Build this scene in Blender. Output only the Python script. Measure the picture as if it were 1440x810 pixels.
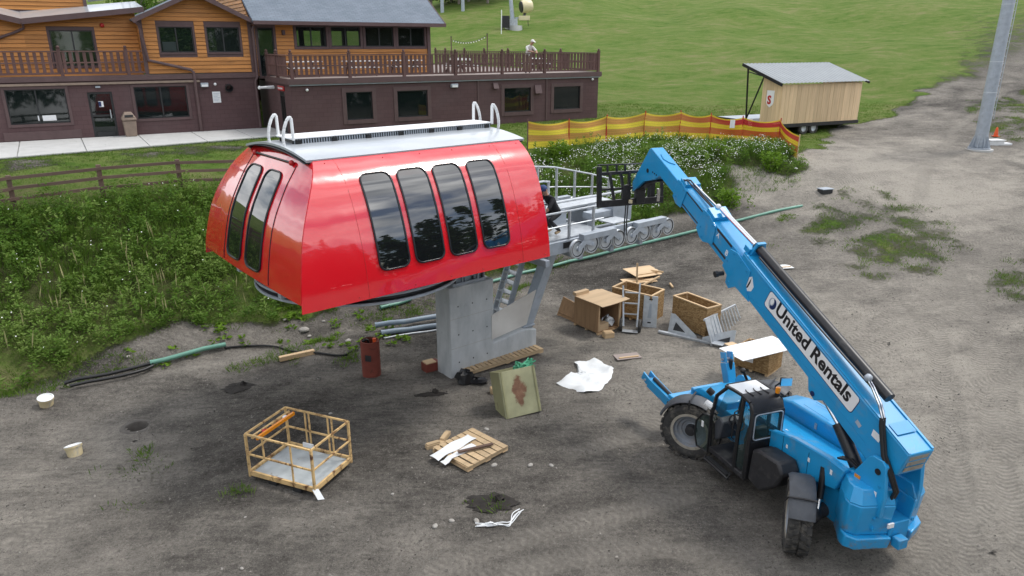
import bpy, bmesh, math, random
import numpy as np
from mathutils import Vector, Matrix
random.seed(7); RNG = np.random.default_rng(11)
rad = math.radians
for o in list(bpy.data.objects): bpy.data.objects.remove(o)
SC = bpy.context.scene
COL = SC.collection
# ---------------------------------------------------------------- camera
CAM_H, PITCH = 8.5, rad(18.6)
cd = bpy.data.cameras.new('camera'); cam = bpy.data.objects.new('camera', cd); COL.objects.link(cam)
cam.location = (0, 0, CAM_H); cam.rotation_euler = (math.pi/2 - PITCH, 0, 0)
cd.sensor_width = 36; cd.lens = 36*1017/1440; cd.clip_start = .1; cd.clip_end = 2000
SC.camera = cam
# ---------------------------------------------------------------- sky, sun, exposure
SUN_EL, SUN_AZ = rad(57), rad(68)          # azimuth measured from +Y towards +X
W = bpy.data.worlds.new('World'); SC.world = W; W.use_nodes = True
nt = W.node_tree; nt.nodes.clear()
def wn(t, **k):
    n = nt.nodes.new(t)
    for a, b in k.items(): setattr(n, a, b)
    return n
sky = wn('ShaderNodeTexSky', sky_type='NISHITA', sun_disc=False, sun_elevation=SUN_EL, sun_rotation=SUN_AZ, air_density=1.0, dust_density=1.5, ozone_density=1.0)
tc = wn('ShaderNodeTexCoord')
sep = wn('ShaderNodeSeparateXYZ'); nt.links.new(tc.outputs['Generated'], sep.inputs[0])
zz = wn('ShaderNodeMath', operation='ADD'); nt.links.new(sep.outputs[2], zz.inputs[0]); zz.inputs[1].default_value = .18
zm = wn('ShaderNodeMath', operation='MAXIMUM'); nt.links.new(zz.outputs[0], zm.inputs[0]); zm.inputs[1].default_value = .12
vd = wn('ShaderNodeVectorMath', operation='DIVIDE'); nt.links.new(tc.outputs['Generated'], vd.inputs[0])
cmb = wn('ShaderNodeCombineXYZ')
for i in range(3): nt.links.new(zm.outputs[0], cmb.inputs[i])
nt.links.new(cmb.outputs[0], vd.inputs[1])
mapw = wn('ShaderNodeMapping'); mapw.inputs['Scale'].default_value = (1, 1, 1.5); mapw.inputs['Location'].default_value = (1.7, .6, .3); nt.links.new(tc.outputs['Generated'], mapw.inputs['Vector'])
cn = wn('ShaderNodeTexNoise'); cn.inputs['Scale'].default_value = 3.6; cn.inputs['Detail'].default_value = 8; cn.inputs['Roughness'].default_value = .58
nt.links.new(mapw.outputs[0], cn.inputs['Vector'])
cr = wn('ShaderNodeValToRGB'); cr.color_ramp.elements[0].position = .40; cr.color_ramp.elements[1].position = .54
nt.links.new(cn.outputs['Fac'], cr.inputs[0])
cn2 = wn('ShaderNodeTexNoise'); cn2.inputs['Scale'].default_value = 7.5; cn2.inputs['Detail'].default_value = 5
nt.links.new(mapw.outputs[0], cn2.inputs['Vector'])
cc = wn('ShaderNodeValToRGB'); cc.color_ramp.elements[0].position = .3; cc.color_ramp.elements[1].position = .74
cc.color_ramp.elements[0].color = (6.5, 6.9, 7.5, 1); cc.color_ramp.elements[1].color = (19, 19, 19, 1)
nt.links.new(cn2.outputs['Fac'], cc.inputs[0])
mx = wn('ShaderNodeMix', data_type='RGBA')
nt.links.new(cr.outputs[0], mx.inputs[0]); nt.links.new(sky.outputs[0], mx.inputs[6]); nt.links.new(cc.outputs[0], mx.inputs[7])
bg = wn('ShaderNodeBackground'); bg.inputs[1].default_value = .12
nt.links.new(mx.outputs[2], bg.inputs[0])
wo = wn('ShaderNodeOutputWorld'); nt.links.new(bg.outputs[0], wo.inputs[0])
sl = bpy.data.lights.new('sun', 'SUN'); sl.energy = 1.7; sl.angle = rad(11); sl.color = (1, .96, .9)
so = bpy.data.objects.new('sun', sl); COL.objects.link(so); so.location = (40, 20, 60)
sd = Vector((math.sin(SUN_AZ)*math.cos(SUN_EL), math.cos(SUN_AZ)*math.cos(SUN_EL), math.sin(SUN_EL)))
so.rotation_euler = sd.to_track_quat('Z', 'Y').to_euler()
SC.view_settings.view_transform = 'Standard'; SC.view_settings.look = 'None'
SC.view_settings.exposure = 0.30; SC.view_settings.gamma = 1.0; SC.view_settings.use_curve_mapping = False
SC.render.engine = 'CYCLES'
# ---------------------------------------------------------------- materials
def srgb(h):
    h = h.lstrip('#'); c = [int(h[i:i+2], 16)/255 for i in (0, 2, 4)]
    return tuple((x/12.92 if x <= .04045 else ((x+.055)/1.055)**2.4) for x in c)
class NT:
    """small helper to write node trees"""
    def __init__(s, name):
        s.m = bpy.data.materials.new(name); s.m.use_nodes = True
        s.t = s.m.node_tree; s.b = s.t.nodes['Principled BSDF']
    def n(s, t, ins=None, **k):
        x = s.t.nodes.new(t)
        for a, b in k.items(): setattr(x, a, b)
        if ins:
            for key, val in ins.items(): s.set(x.inputs[key], val)
        return x
    def set(s, sock, val):
        if isinstance(val, bpy.types.NodeSocket): s.t.links.new(val, sock)
        elif isinstance(val, tuple) and len(val) == 3 and sock.type == 'RGBA': sock.default_value = (*val, 1)
        else: sock.default_value = val
    def coord(s, kind='Object'): return s.n('ShaderNodeTexCoord').outputs[kind]
    def mapping(s, v, scale=(1, 1, 1), rot=(0, 0, 0), loc=(0, 0, 0)):
        return s.n('ShaderNodeMapping', {'Vector': v, 'Scale': scale, 'Rotation': rot, 'Location': loc}).outputs[0]
    def noise(s, v, scale, detail=4, rough=.55, dist=0):
        return s.n('ShaderNodeTexNoise', {'Vector': v, 'Scale': scale, 'Detail': detail, 'Roughness': rough, 'Distortion': dist}).outputs['Fac']
    def ramp(s, f, stops):
        r = s.n('ShaderNodeValToRGB', {'Fac': f}); e = r.color_ramp.elements
        while len(e) < len(stops): e.new(.5)
        for q, (p, c) in zip(e, stops):
            q.position = p; q.color = (*c, 1) if isinstance(c, tuple) else (c, c, c, 1)
        return r.outputs[0]
    def mix(s, f, a, b, blend='MIX'):
        x = s.n('ShaderNodeMix', data_type='RGBA', blend_type=blend)
        s.set(x.inputs[0], f); s.set(x.inputs[6], a); s.set(x.inputs[7], b); return x.outputs[2]
    def math(s, op, a, b=0.0):
        x = s.n('ShaderNodeMath', operation=op); s.set(x.inputs[0], a); s.set(x.inputs[1], b); return x.outputs[0]
    def attr(s, name): return s.n('ShaderNodeAttribute', attribute_name=name).outputs
    def bump(s, h, strength=.3, dist=.02, prev=None):
        x = s.n('ShaderNodeBump', {'Height': h, 'Strength': strength, 'Distance': dist})
        if prev: s.set(x.inputs['Normal'], prev)
        return x.outputs[0]
    def done(s, color=None, rough=None, metal=None, normal=None, spec=None, coat=None, trans=None):
        b = s.b.inputs
        for k, v in (('Base Color', color), ('Roughness', rough), ('Metallic', metal), ('Normal', normal), ('Specular IOR Level', spec), ('Coat Weight', coat), ('Transmission Weight', trans)):
            if v is not None: s.set(b[k], v)
        return s.m
def mul(c, f): return tuple(min(1, x*f) for x in c)
def M(name, col, rough=.55, metal=0., var=.14, scale=3., bump=.06, dirt=0., dcol=(.16, .13, .10), coat=0., spec=.5, bdist=.01):
    """plain procedural material: mottled colour, fine relief, optional dirt"""
    k = NT(name); v = k.coord()
    f = k.noise(v, scale, 5)
    c = k.ramp(f, [(.3, mul(col, 1-var)), (.7, mul(col, 1+var))])
    r = rough
    if dirt:
        d = k.ramp(k.noise(v, scale*1.7, 8, .65, .4), [(.62-.35*dirt, 0.), (.80-.25*dirt, 1.)])
        d2 = k.math('MULTIPLY', d, min(1., .35+dirt))
        c = k.mix(d2, c, dcol); r = k.math('ADD', rough, k.math('MULTIPLY', d2, .35))
    nrm = k.bump(k.noise(v, scale*14, 4), bump, bdist) if bump else None
    return k.done(c, r, metal, nrm, spec, coat)
def wood(name, col, axis=0, rough=.75, var=.28, gscale=9., bump=.2, grey=0.):
    """wood with grain along an object axis, each object a tone of its own"""
    k = NT(name); v = k.coord()
    sc = [gscale]*3; sc[axis] = gscale*.07
    w_ = k.mapping(v, tuple(sc)); rnd = k.n('ShaderNodeObjectInfo').outputs['Random']
    v2 = k.n('ShaderNodeVectorMath', {0: w_, 1: k.n('ShaderNodeCombineXYZ', {0: k.math('MULTIPLY', rnd, 37.), 1: k.math('MULTIPLY', rnd, 91.), 2: rnd}).outputs[0]}, operation='ADD').outputs[0]
    g = k.noise(v2, 1.6, 6, .6, .8)
    c = k.ramp(g, [(.25, mul(col, 1-var)), (.5, col), (.8, mul(col, 1+var*.7))])
    tone = k.math('ADD', .86, k.math('MULTIPLY', rnd, .28))
    c = k.mix(1., c, k.n('ShaderNodeCombineXYZ', {0: tone, 1: tone, 2: tone}).outputs[0], 'MULTIPLY')
    if grey: c = k.mix(k.math('MULTIPLY', k.noise(v, 2.5, 4), grey), c, (.3, .28, .25))
    return k.done(c, rough, 0., k.bump(g, bump, .006), .3)
MT = {}
MT['red'] = M('red_gloss_paint', (.66, .009, .019), .16, 0, .03, 1.2, .010, 0, coat=1., spec=.6); MT['red'].node_tree.nodes['Principled BSDF'].inputs['Coat IOR'].default_value = 1.7; MT['red'].node_tree.nodes['Principled BSDF'].inputs['Coat Roughness'].default_value = .03
def _wavy():
    k = NT_red = MT['red']; t = k.node_tree; b = t.nodes['Principled BSDF']; n = t.nodes.new('ShaderNodeTexNoise'); n.inputs['Scale'].default_value = 1.1; n.inputs['Detail'].default_value = 2
    c = t.nodes.new('ShaderNodeTexCoord'); t.links.new(c.outputs['Object'], n.inputs['Vector']); u = t.nodes.new('ShaderNodeBump'); u.inputs['Strength'].default_value = .22; u.inputs['Distance'].default_value = .05
    t.links.new(n.outputs['Fac'], u.inputs['Height']); t.links.new(u.outputs[0], b.inputs['Normal']); t.links.new(u.outputs[0], b.inputs['Coat Normal'])
_wavy()
MT['red_matte'] = M('red_paint', (.45, .02, .02), .4, 0, .1, 3)
MT['blue'] = M('blue_machine_paint', (.014, .285, .59), .32, 0, .06, 1.5, .02, .16, (.19, .25, .29), coat=.25)
def _mud(m):
    """splashed mud on the lower part of the machine"""
    t = m.node_tree; b = t.nodes['Principled BSDF']; src = b.inputs['Base Color'].links[0].from_socket
    c = t.nodes.new('ShaderNodeTexCoord'); n = t.nodes.new('ShaderNodeTexNoise'); n.inputs['Scale'].default_value = 6.; n.inputs['Detail'].default_value = 9; n.inputs['Roughness'].default_value = .72; t.links.new(c.outputs['Object'], n.inputs['Vector'])
    sx = t.nodes.new('ShaderNodeSeparateXYZ'); t.links.new(c.outputs['Object'], sx.inputs[0]); a = t.nodes.new('ShaderNodeMath'); a.operation = 'MULTIPLY_ADD'; a.inputs[1].default_value = -.30; t.links.new(sx.outputs[2], a.inputs[0]); t.links.new(n.outputs['Fac'], a.inputs[2])
    r = t.nodes.new('ShaderNodeValToRGB'); r.color_ramp.elements[0].position = .30; r.color_ramp.elements[1].position = .50; t.links.new(a.outputs[0], r.inputs[0]); x = t.nodes.new('ShaderNodeMix'); x.data_type = 'RGBA'
    t.links.new(r.outputs[0], x.inputs[0]); t.links.new(src, x.inputs[6]); x.inputs[7].default_value = (.19, .17, .145, 1); t.links.new(x.outputs[2], b.inputs['Base Color'])
_mud(MT['blue'])
MT['blue_dark'] = M('worn_blue_paint', (.014, .26, .54), .42, 0, .1, 2.5, .03, .22, (.16, .15, .13))
MT['black'] = M('black_paint', (.014, .014, .016), .38, 0, .3, 4, .04, .18, (.09, .085, .08))
MT['blackplastic'] = M('black_plastic', (.022, .022, .025), .5, 0, .2, 6, .05, .25, (.10, .095, .09))
MT['greyplastic'] = M('grey_plastic', (.055, .06, .07), .5, 0, .15, 6, .05, .2, (.14, .13, .12))
MT['rubber'] = M('dusty_tyre_rubber', (.035, .034, .033), .85, 0, .25, 5, .15, .45, (.15, .135, .115))
MT['rim'] = M('dusty_grey_rim', (.22, .24, .27), .5, .3, .15, 4, .04, .3, (.24, .21, .18))
MT['rimring'] = M('tan_rim_edge', (.33, .30, .25), .6, 0, .15, 5, .05, .3)
MT['galv'] = M('galvanised_steel', (.50, .53, .56), .42, .55, .14, 6, .04, .08, (.35, .34, .32))
MT['galvdull'] = M('grey_painted_steel', (.36, .40, .45), .5, .25, .12, 4, .05, .15, (.25, .24, .22))
MT['shinyplate'] = M('bare_steel_plate', (.60, .59, .57), .34, .45, .10, 1.2, .02, .12, (.4, .37, .33))
MT['chrome'] = M('chrome_rod', (.75, .76, .78), .12, 1., .05, 3, 0)
MT['white'] = M('white_paint', (.74, .75, .75), .35, 0, .06, 3, .03, .08, (.5, .48, .44))
MT['whitesheet'] = M('white_sheet', (.78, .79, .8), .5, 0, .05, 3, .06, .05, (.5, .48, .44))
MT['decalwhite'] = M('decal_white', (.78, .79, .80), .35, 0, .02, 3, 0)
MT['decalblue'] = M('decal_navy', (.008, .022, .10), .35, 0, .02, 3, 0)
MT['decalgrey'] = M('decal_grey', (.36, .42, .50), .35, 0, .02, 3, 0)
MT['decalblack'] = M('decal_black', (.01, .01, .014), .35, 0, .02, 3, 0)
MT['roofcap'] = M('pale_roof_paint', (.42, .45, .48), .28, .1, .06, 1.5, .02, .06, (.4, .4, .38), coat=.3)
MT['darkmetal'] = M('dark_metal', (.05, .052, .055), .5, .5, .2, 5, .05)
MT['brownwall'] = M('brown_painted_block', (.105, .062, .063), .75, 0, .12, 1.2, .12, .10, (.10, .07, .065))
MT['browntrim'] = M('brown_trim_paint', (.100, .060, .060), .6, 0, .12, 3, .08)
MT['darktrim'] = M('dark_window_frame', (.022, .024, .026), .4, 0, .15, 3, .02)
MT['orange'] = wood('orange_stained_siding', (.50, .215, .058), 0, .5, .40, 5., .25)
MT['brownwood'] = wood('brown_stained_wood', (.125, .070, .064), 2, .65, .25, 7)
MT['brownrail'] = wood('brown_rail_wood', (.125, .070, .064), 0, .65, .25, 7)
MT['fencewood'] = wood('weathered_fence_wood', (.115, .065, .048), 0, .8, .3, 7, .3, .25)
MT['deck'] = wood('deck_boards', (.30, .25, .23), 0, .75, .2, 5, .2)
MT['pine'] = wood('fresh_pine', (.66, .49, .30), 2, .7, .22, 5, .15)
MT['pinex'] = wood('fresh_pine_flat', (.55, .39, .23), 0, .7, .22, 6, .15)
MT['ply'] = wood('plywood', (.58, .42, .26), 0, .7, .18, 4, .1)
MT['palletwood'] = wood('pallet_wood', (.50, .36, .21), 0, .8, .28, 7, .25, .2)
MT['concrete'] = M('pale_concrete', (.46, .46, .45), .85, 0, .08, 1.5, .1, .06, (.36, .35, .33))
MT['plasticgreen'] = M('green_pipe_plastic', (.13, .30, .23), .4, 0, .12, 2, .03, .15, (.2, .18, .15))
MT['pipeblue'] = M('grey_blue_pipe', (.22, .28, .34), .4, 0, .1, 2, .03, .12, (.22, .2, .17))
MT['hose'] = M('black_hose', (.012, .012, .013), .45, 0, .2, 4, .02)
MT['cream'] = M('cream_machine_paint', (.66, .58, .36), .45, 0, .08, 3, .03)
MT['bin'] = M('tan_bin_plastic', (.24, .18, .14), .65, 0, .12, 4, .05)
MT['coneorange'] = M('cone_orange', (.75, .10, .02), .5, 0, .05, 3, .02)
MT['amber'] = M('amber_lens', (.75, .25, .01), .2, 0, .05, 3, 0)
MT['stone'] = M('pale_stone', (.36, .34, .31), .85, 0, .2, 6, .2, .2)
MT['tarp'] = M('white_tarp', (.75, .77, .78), .55, 0, .06, 3, .1, .06, (.5, .47, .42), bdist=.03)
MT['skin'] = M('skin', (.42, .23, .16), .5, 0, .05, 8, .02)
MT['clothwhite'] = M('white_cloth', (.68, .67, .64), .85, 0, .06, 8, .1)
MT['clothtan'] = M('tan_cloth', (.30, .23, .17), .85, 0, .08, 8, .1)
MT['clothblack'] = M('black_cloth', (.016, .016, .02), .8, 0, .2, 8, .1)
MT['clothblue'] = M('blue_cloth', (.03, .06, .16), .8, 0, .15, 8, .1)
MT['boot'] = M('tan_boot', (.45, .32, .19), .7, 0, .12, 8, .1)
MT['rope'] = M('green_rope', (.08, .35, .20), .7, 0, .15, 6, .1)
MT['bagblack'] = M('black_bag', (.012, .012, .014), .28, 0, .3, 6, .2)
MT['charcoal'] = M('charcoal_shingles', (.16, .20, .25), .8, 0, .10, 3, .1)
def _glass(name, tint, rough=.03, mixf=.10):
    k = NT(name); v = k.coord()
    k.done(tint, rough, 0., None, .7)
    out = [n for n in k.t.nodes if n.type == 'OUTPUT_MATERIAL'][0]
    tr = k.n('ShaderNodeBsdfTransparent', {'Color': (.75, .82, .8)})
    ms = k.n('ShaderNodeMixShader', {0: mixf, 1: k.b.outputs[0], 2: tr.outputs[0]})
    k.t.links.new(ms.outputs[0], out.inputs[0]); return k.m
MT['tint'] = _glass('tinted_glass', (.008, .010, .012), .02, .05); MT['tint'].node_tree.nodes['Principled BSDF'].inputs['IOR'].default_value = 2.3; MT['tint'].node_tree.nodes['Principled BSDF'].inputs['Specular IOR Level'].default_value = .5
MT['pane'] = _glass('window_glass', (.012, .018, .018), .03, .30)
MT['clearpane'] = _glass('clear_window_glass', (.015, .02, .02), .03, .62)
MT['cabglass'] = _glass('cab_glass', (.05, .08, .075), .03, .70)
def _osb():
    k = NT('strand_board'); v = k.coord()
    vo = k.n('ShaderNodeTexVoronoi', {'Vector': k.mapping(v, (16, 16, 34), (.3, .4, .6)), 'Scale': 1.0, 'Randomness': 1.})
    h = k.n('ShaderNodeSeparateXYZ', {0: vo.outputs['Color']}).outputs[0]
    c = k.ramp(h, [(0., (.20, .115, .045)), (.5, (.34, .21, .09)), (1., (.47, .32, .16))])
    c = k.mix(k.math('MULTIPLY', k.noise(v, 2.2, 4), .5), c, (.24, .15, .07))
    return k.done(c, .75, 0., k.bump(h, .25, .004), .3)
MT['osb'] = _osb()
def _rust(name, base, rustc, amt, scale):
    k = NT(name); v = k.coord()
    f = k.ramp(k.noise(v, scale, 8, .62, .5), [(amt, 0.), (amt+.14, 1.)])
    c = k.mix(f, k.ramp(k.noise(v, scale*.6, 3), [(.3, mul(base, .8)), (.7, mul(base, 1.2))]), k.ramp(k.noise(v, scale*3, 4), [(.3, mul(rustc, .55)), (.7, rustc)]))
    return k.done(c, .7, 0., k.bump(k.noise(v, scale*10, 4), .2, .006), .35)
MT['basket'] = _rust('rusty_yellow_paint', (.60, .41, .19), (.15, .06, .025), .51, 6.)
MT['basketfloor'] = _rust('scuffed_grey_floor', (.36, .39, .40), (.28, .24, .2), .62, 4.)
MT['cabinet'] = _rust('rusty_olive_paint', (.28, .27, .15), (.17, .08, .045), .60, 2.2)
MT['redpipe'] = _rust('rusty_red_pipe', (.20, .05, .035), (.10, .04, .03), .56, 4.)
MT['bucket'] = _rust('yellow_stained_plastic', (.60, .50, .30), (.58, .54, .47), .46, 4.)
def _pier():
    k = NT('cast_concrete'); v = k.coord()
    st = k.noise(k.mapping(v, (1.6, 1.6, .8)), 1.3, 6, .6, .2); dr = k.noise(k.mapping(v, (5., 5., .5)), 1.2, 4, .6)
    c = k.ramp(st, [(.28, (.37, .395, .41)), (.5, (.47, .49, .50)), (.75, (.57, .59, .60))])
    c = k.mix(k.ramp(dr, [(.55, 0.), (.75, .35)]), c, (.27, .285, .29))
    c = k.mix(k.ramp(k.noise(v, 3.0, 8, .7), [(.60, 0.), (.72, .55)]), c, (.26, .275, .28))
    return k.done(c, .85, 0., k.bump(k.noise(v, 26, 5), .15, .005), .3)
MT['pier'] = _pier()
# ---------------------------------------------------------------- mesh helpers
class MB:
    def __init__(s): s.v = []; s.f = []
    def add(s, vs, fs):
        o = len(s.v); s.v += [tuple(map(float, q)) for q in vs]; s.f += [tuple(i+o for i in f) for f in fs]; return s
    def box(s, x0, x1, y0, y1, z0, z1):
        return s.add([(x0, y0, z0), (x1, y0, z0), (x1, y1, z0), (x0, y1, z0), (x0, y0, z1), (x1, y0, z1), (x1, y1, z1), (x0, y1, z1)],
                     [(3, 2, 1, 0), (4, 5, 6, 7), (0, 1, 5, 4), (1, 2, 6, 5), (2, 3, 7, 6), (3, 0, 4, 7)])
    def beam(s, p, q, w, h, up=(0, 0, 1), w2=None, h2=None):
        p, q = Vector(p), Vector(q); d = (q-p).normalized(); u = Vector(up)
        if abs(d.dot(u)) > .97: u = Vector((1, 0, 0)) if abs(d.x) < .9 else Vector((0, 1, 0))
        r = d.cross(u).normalized(); u = r.cross(d).normalized(); vs = []
        for c, ww, hh in ((p, w, h), (q, w2 or w, h2 or h)):
            for a, b in ((-1, -1), (1, -1), (1, 1), (-1, 1)): vs.append(c+r*(a*ww/2)+u*(b*hh/2))
        return s.add(vs, [(3, 2, 1, 0), (4, 5, 6, 7), (0, 1, 5, 4), (1, 2, 6, 5), (2, 3, 7, 6), (3, 0, 4, 7)])
    def cyl(s, p, q, r, r2=None, n=14, caps=True):
        r2 = r if r2 is None else r2
        p, q = Vector(p), Vector(q); d = (q-p).normalized()
        a = d.orthogonal().normalized(); b = d.cross(a); vs = []
        for c, rr in ((p, r), (q, r2)):
            for k in range(n):
                t = 2*math.pi*k/n; vs.append(c+(a*math.cos(t)+b*math.sin(t))*rr)
        fs = [(k, (k+1) % n, n+(k+1) % n, n+k) for k in range(n)]
        if caps: fs += [tuple(range(n-1, -1, -1)), tuple(range(n, 2*n))]
        return s.add(vs, fs)
    def tube(s, pts, r, n=8, closed=False):
        pts = [Vector(p) for p in pts]; L = len(pts); vs = []; fs = []
        t0 = (pts[1]-pts[0]).normalized(); a = t0.orthogonal().normalized()
        for i, p in enumerate(pts):
            if closed: t = (pts[(i+1) % L]-pts[i-1]).normalized()
            else: t = (pts[min(i+1, L-1)]-pts[max(i-1, 0)]).normalized()
            a = (a-t*a.dot(t)).normalized(); b = t.cross(a)
            for k in range(n):
                g = 2*math.pi*k/n; vs.append(p+(a*math.cos(g)+b*math.sin(g))*r)
        for i in range(L if closed else L-1):
            j = (i+1) % L
            for k in range(n): fs.append((i*n+k, i*n+(k+1) % n, j*n+(k+1) % n, j*n+k))
        if not closed: fs += [tuple(range(n-1, -1, -1)), tuple(range((L-1)*n, L*n))]
        return s.add(vs, fs)
    def prism(s, poly, axis, a0, a1, poly2=None):
        """poly in the plane of the two other axes, extruded along axis from a0 to a1"""
        n = len(poly); vs = []
        for a, pl in ((a0, poly), (a1, poly2 or poly)):
            for (p, q) in pl: vs.append({'x': (a, p, q), 'y': (p, a, q), 'z': (p, q, a)}[axis])
        return s.add(vs, [tuple(range(n-1, -1, -1)), tuple(range(n, 2*n))]+[(i, (i+1) % n, n+(i+1) % n, n+i) for i in range(n)])
    def lathe(s, prof, c=(0, 0, 0), axis=(0, 0, 1), n=24, close=False):
        c = Vector(c); d = Vector(axis).normalized(); a = d.orthogonal().normalized(); b = d.cross(a); vs = []; fs = []; L = len(prof)
        for (r, h) in prof:
            for k in range(n):
                t = 2*math.pi*k/n; vs.append(c+d*h+(a*math.cos(t)+b*math.sin(t))*r)
        for i in range(L if close else L-1):
            j = (i+1) % L
            for k in range(n): fs.append((i*n+k, i*n+(k+1) % n, j*n+(k+1) % n, j*n+k))
        return s.add(vs, fs)
    def ball(s, c, r, n=10, m=7, sc=(1, 1, 1)):
        vs = []; fs = []
        for i in range(m+1):
            f = math.pi*i/m
            for k in range(n):
                t = 2*math.pi*k/n
                vs.append((c[0]+r*sc[0]*math.sin(f)*math.cos(t), c[1]+r*sc[1]*math.sin(f)*math.sin(t), c[2]+r*sc[2]*math.cos(f)))
        for i in range(m):
            for k in range(n): fs.append((i*n+k, i*n+(k+1) % n, (i+1)*n+(k+1) % n, (i+1)*n+k))
        return s.add(vs, fs)
    def grid(s, fn, us, vs_):
        """sheet: fn(u, v) -> point"""
        nu, nv = len(us), len(vs_)
        return s.add([fn(u, v) for u in us for v in vs_], [(i*nv+j, (i+1)*nv+j, (i+1)*nv+j+1, i*nv+j+1) for i in range(nu-1) for j in range(nv-1)])
    def mesh(s, name, smooth=35):
        me = bpy.data.meshes.new(name); me.from_pydata(s.v, [], s.f)
        bm = bmesh.new(); bm.from_mesh(me); bmesh.ops.remove_doubles(bm, verts=bm.verts, dist=1e-5); bmesh.ops.recalc_face_normals(bm, faces=bm.faces); bm.to_mesh(me); bm.free()
        if smooth:
            me.polygons.foreach_set('use_smooth', [True]*len(me.polygons)); me.set_sharp_from_angle(angle=rad(smooth))
        return me
    def build(s, name, mat, parent=None, smooth=35, bevel=0., loc=None, rot=None, solid=0., label=None):
        o = bpy.data.objects.new(name, s.mesh(name, smooth)); COL.objects.link(o)
        o.data.materials.append(MT[mat] if isinstance(mat, str) else mat)
        if parent: o.parent = parent
        if loc: o.location = loc
        if rot: o.rotation_euler = rot
        if solid:
            m = o.modifiers.new('thick', 'SOLIDIFY'); m.thickness = solid; m.offset = -1
            if smooth: es = o.modifiers.new('split', 'EDGE_SPLIT'); es.split_angle = rad(smooth)
        if bevel:
            m = o.modifiers.new('bevel', 'BEVEL'); m.width = bevel; m.segments = 2; m.limit_method = 'ANGLE'; m.angle_limit = rad(40)
        if label: o['label'] = label
        return o
def inst(o, parent=None, loc=None, rot=None, scale=None):
    c = o.copy(); COL.objects.link(c); c.parent = parent
    if loc is not None: c.location = loc
    if rot is not None: c.rotation_euler = rot
    if scale is not None: c.scale = scale
    return c
def tag(o, label, cat, group=None):
    o['label'] = label; o['category'] = cat
    if group: o['group'] = group
    return o
def thing(name, label, cat, loc=(0, 0, 0), rz=0., group=None, rot=None):
    o = bpy.data.objects.new(name, None); COL.objects.link(o); o.location = loc; o.rotation_euler = rot or (0, 0, rz)
    o.empty_display_size = .2
    return tag(o, label, cat, group)
def struct(o): o['kind'] = 'structure'; return o
def stuff(o): o['kind'] = 'stuff'; return o
def copy_tree(o, parent=None, loc=None, rot=None):
    c = inst(o, parent, loc, rot)
    for ch in list(o.children): copy_tree(ch, c)
    return c
def arc(c, r, a0, a1, n, plane='xz', off=0.):
    out = []
    for i in range(n+1):
        t = rad(a0+(a1-a0)*i/n); p, q = c[0]+r*math.cos(t), c[1]+r*math.sin(t)
        out.append({'xz': (p, off, q), 'xy': (p, q, off), 'yz': (off, p, q)}[plane])
    return out
def rrect(x0, x1, y0, y1, r, n=4):
    out = []
    for cx, cy, a in ((x1-r, y1-r, 0), (x0+r, y1-r, 90), (x0+r, y0+r, 180), (x1-r, y0+r, 270)):
        for i in range(n+1):
            t = rad(a+90*i/n); out.append((cx+r*math.cos(t), cy+r*math.sin(t)))
    return out
def text_mesh(txt, size, name, bold=0., extrude=.002):
    cu = bpy.data.curves.new(name, 'FONT'); cu.body = txt; cu.size = size; cu.offset = bold; cu.extrude = extrude; cu.align_x = 'LEFT'; cu.resolution_u = 3
    t = bpy.data.objects.new(name, cu); COL.objects.link(t)
    me = bpy.data.meshes.new_from_object(t.evaluated_get(bpy.context.evaluated_depsgraph_get()))
    bpy.data.objects.remove(t); bpy.data.curves.remove(cu); me.name = name; return me
def mesh_obj(name, me, mat, parent=None, matrix=None):
    o = bpy.data.objects.new(name, me); COL.objects.link(o); me.materials.clear(); me.materials.append(MT[mat] if isinstance(mat, str) else mat)
    if parent: o.parent = parent
    if matrix is not None: o.matrix_local = matrix
    return o
# ---------------------------------------------------------------- terrain shape
def _hash(ix, iy, seed):
    h = (ix.astype(np.int64)*374761393+iy.astype(np.int64)*668265263+seed*982451653) & 0x7fffffff
    h = ((h ^ (h >> 13))*1274126177) & 0x7fffffff
    return ((h ^ (h >> 16)) & 0xffff)/65535.
def vnoise(x, y, seed=0):
    x = np.asarray(x, float); y = np.asarray(y, float)
    ix, iy = np.floor(x), np.floor(y); fx, fy = x-ix, y-iy
    fx = fx*fx*(3-2*fx); fy = fy*fy*(3-2*fy)
    a, b, c, d = _hash(ix, iy, seed), _hash(ix+1, iy, seed), _hash(ix, iy+1, seed), _hash(ix+1, iy+1, seed)
    return (a*(1-fx)+b*fx)*(1-fy)+(c*(1-fx)+d*fx)*fy
def fbm(x, y, oct=4, seed=0):
    s, a, t = 0., .5, 0.
    for i in range(oct):
        s = s+a*vnoise(x*2**i+17.3*i, y*2**i-9.1*i, seed+i); t += a; a *= .5
    return s/t
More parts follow.
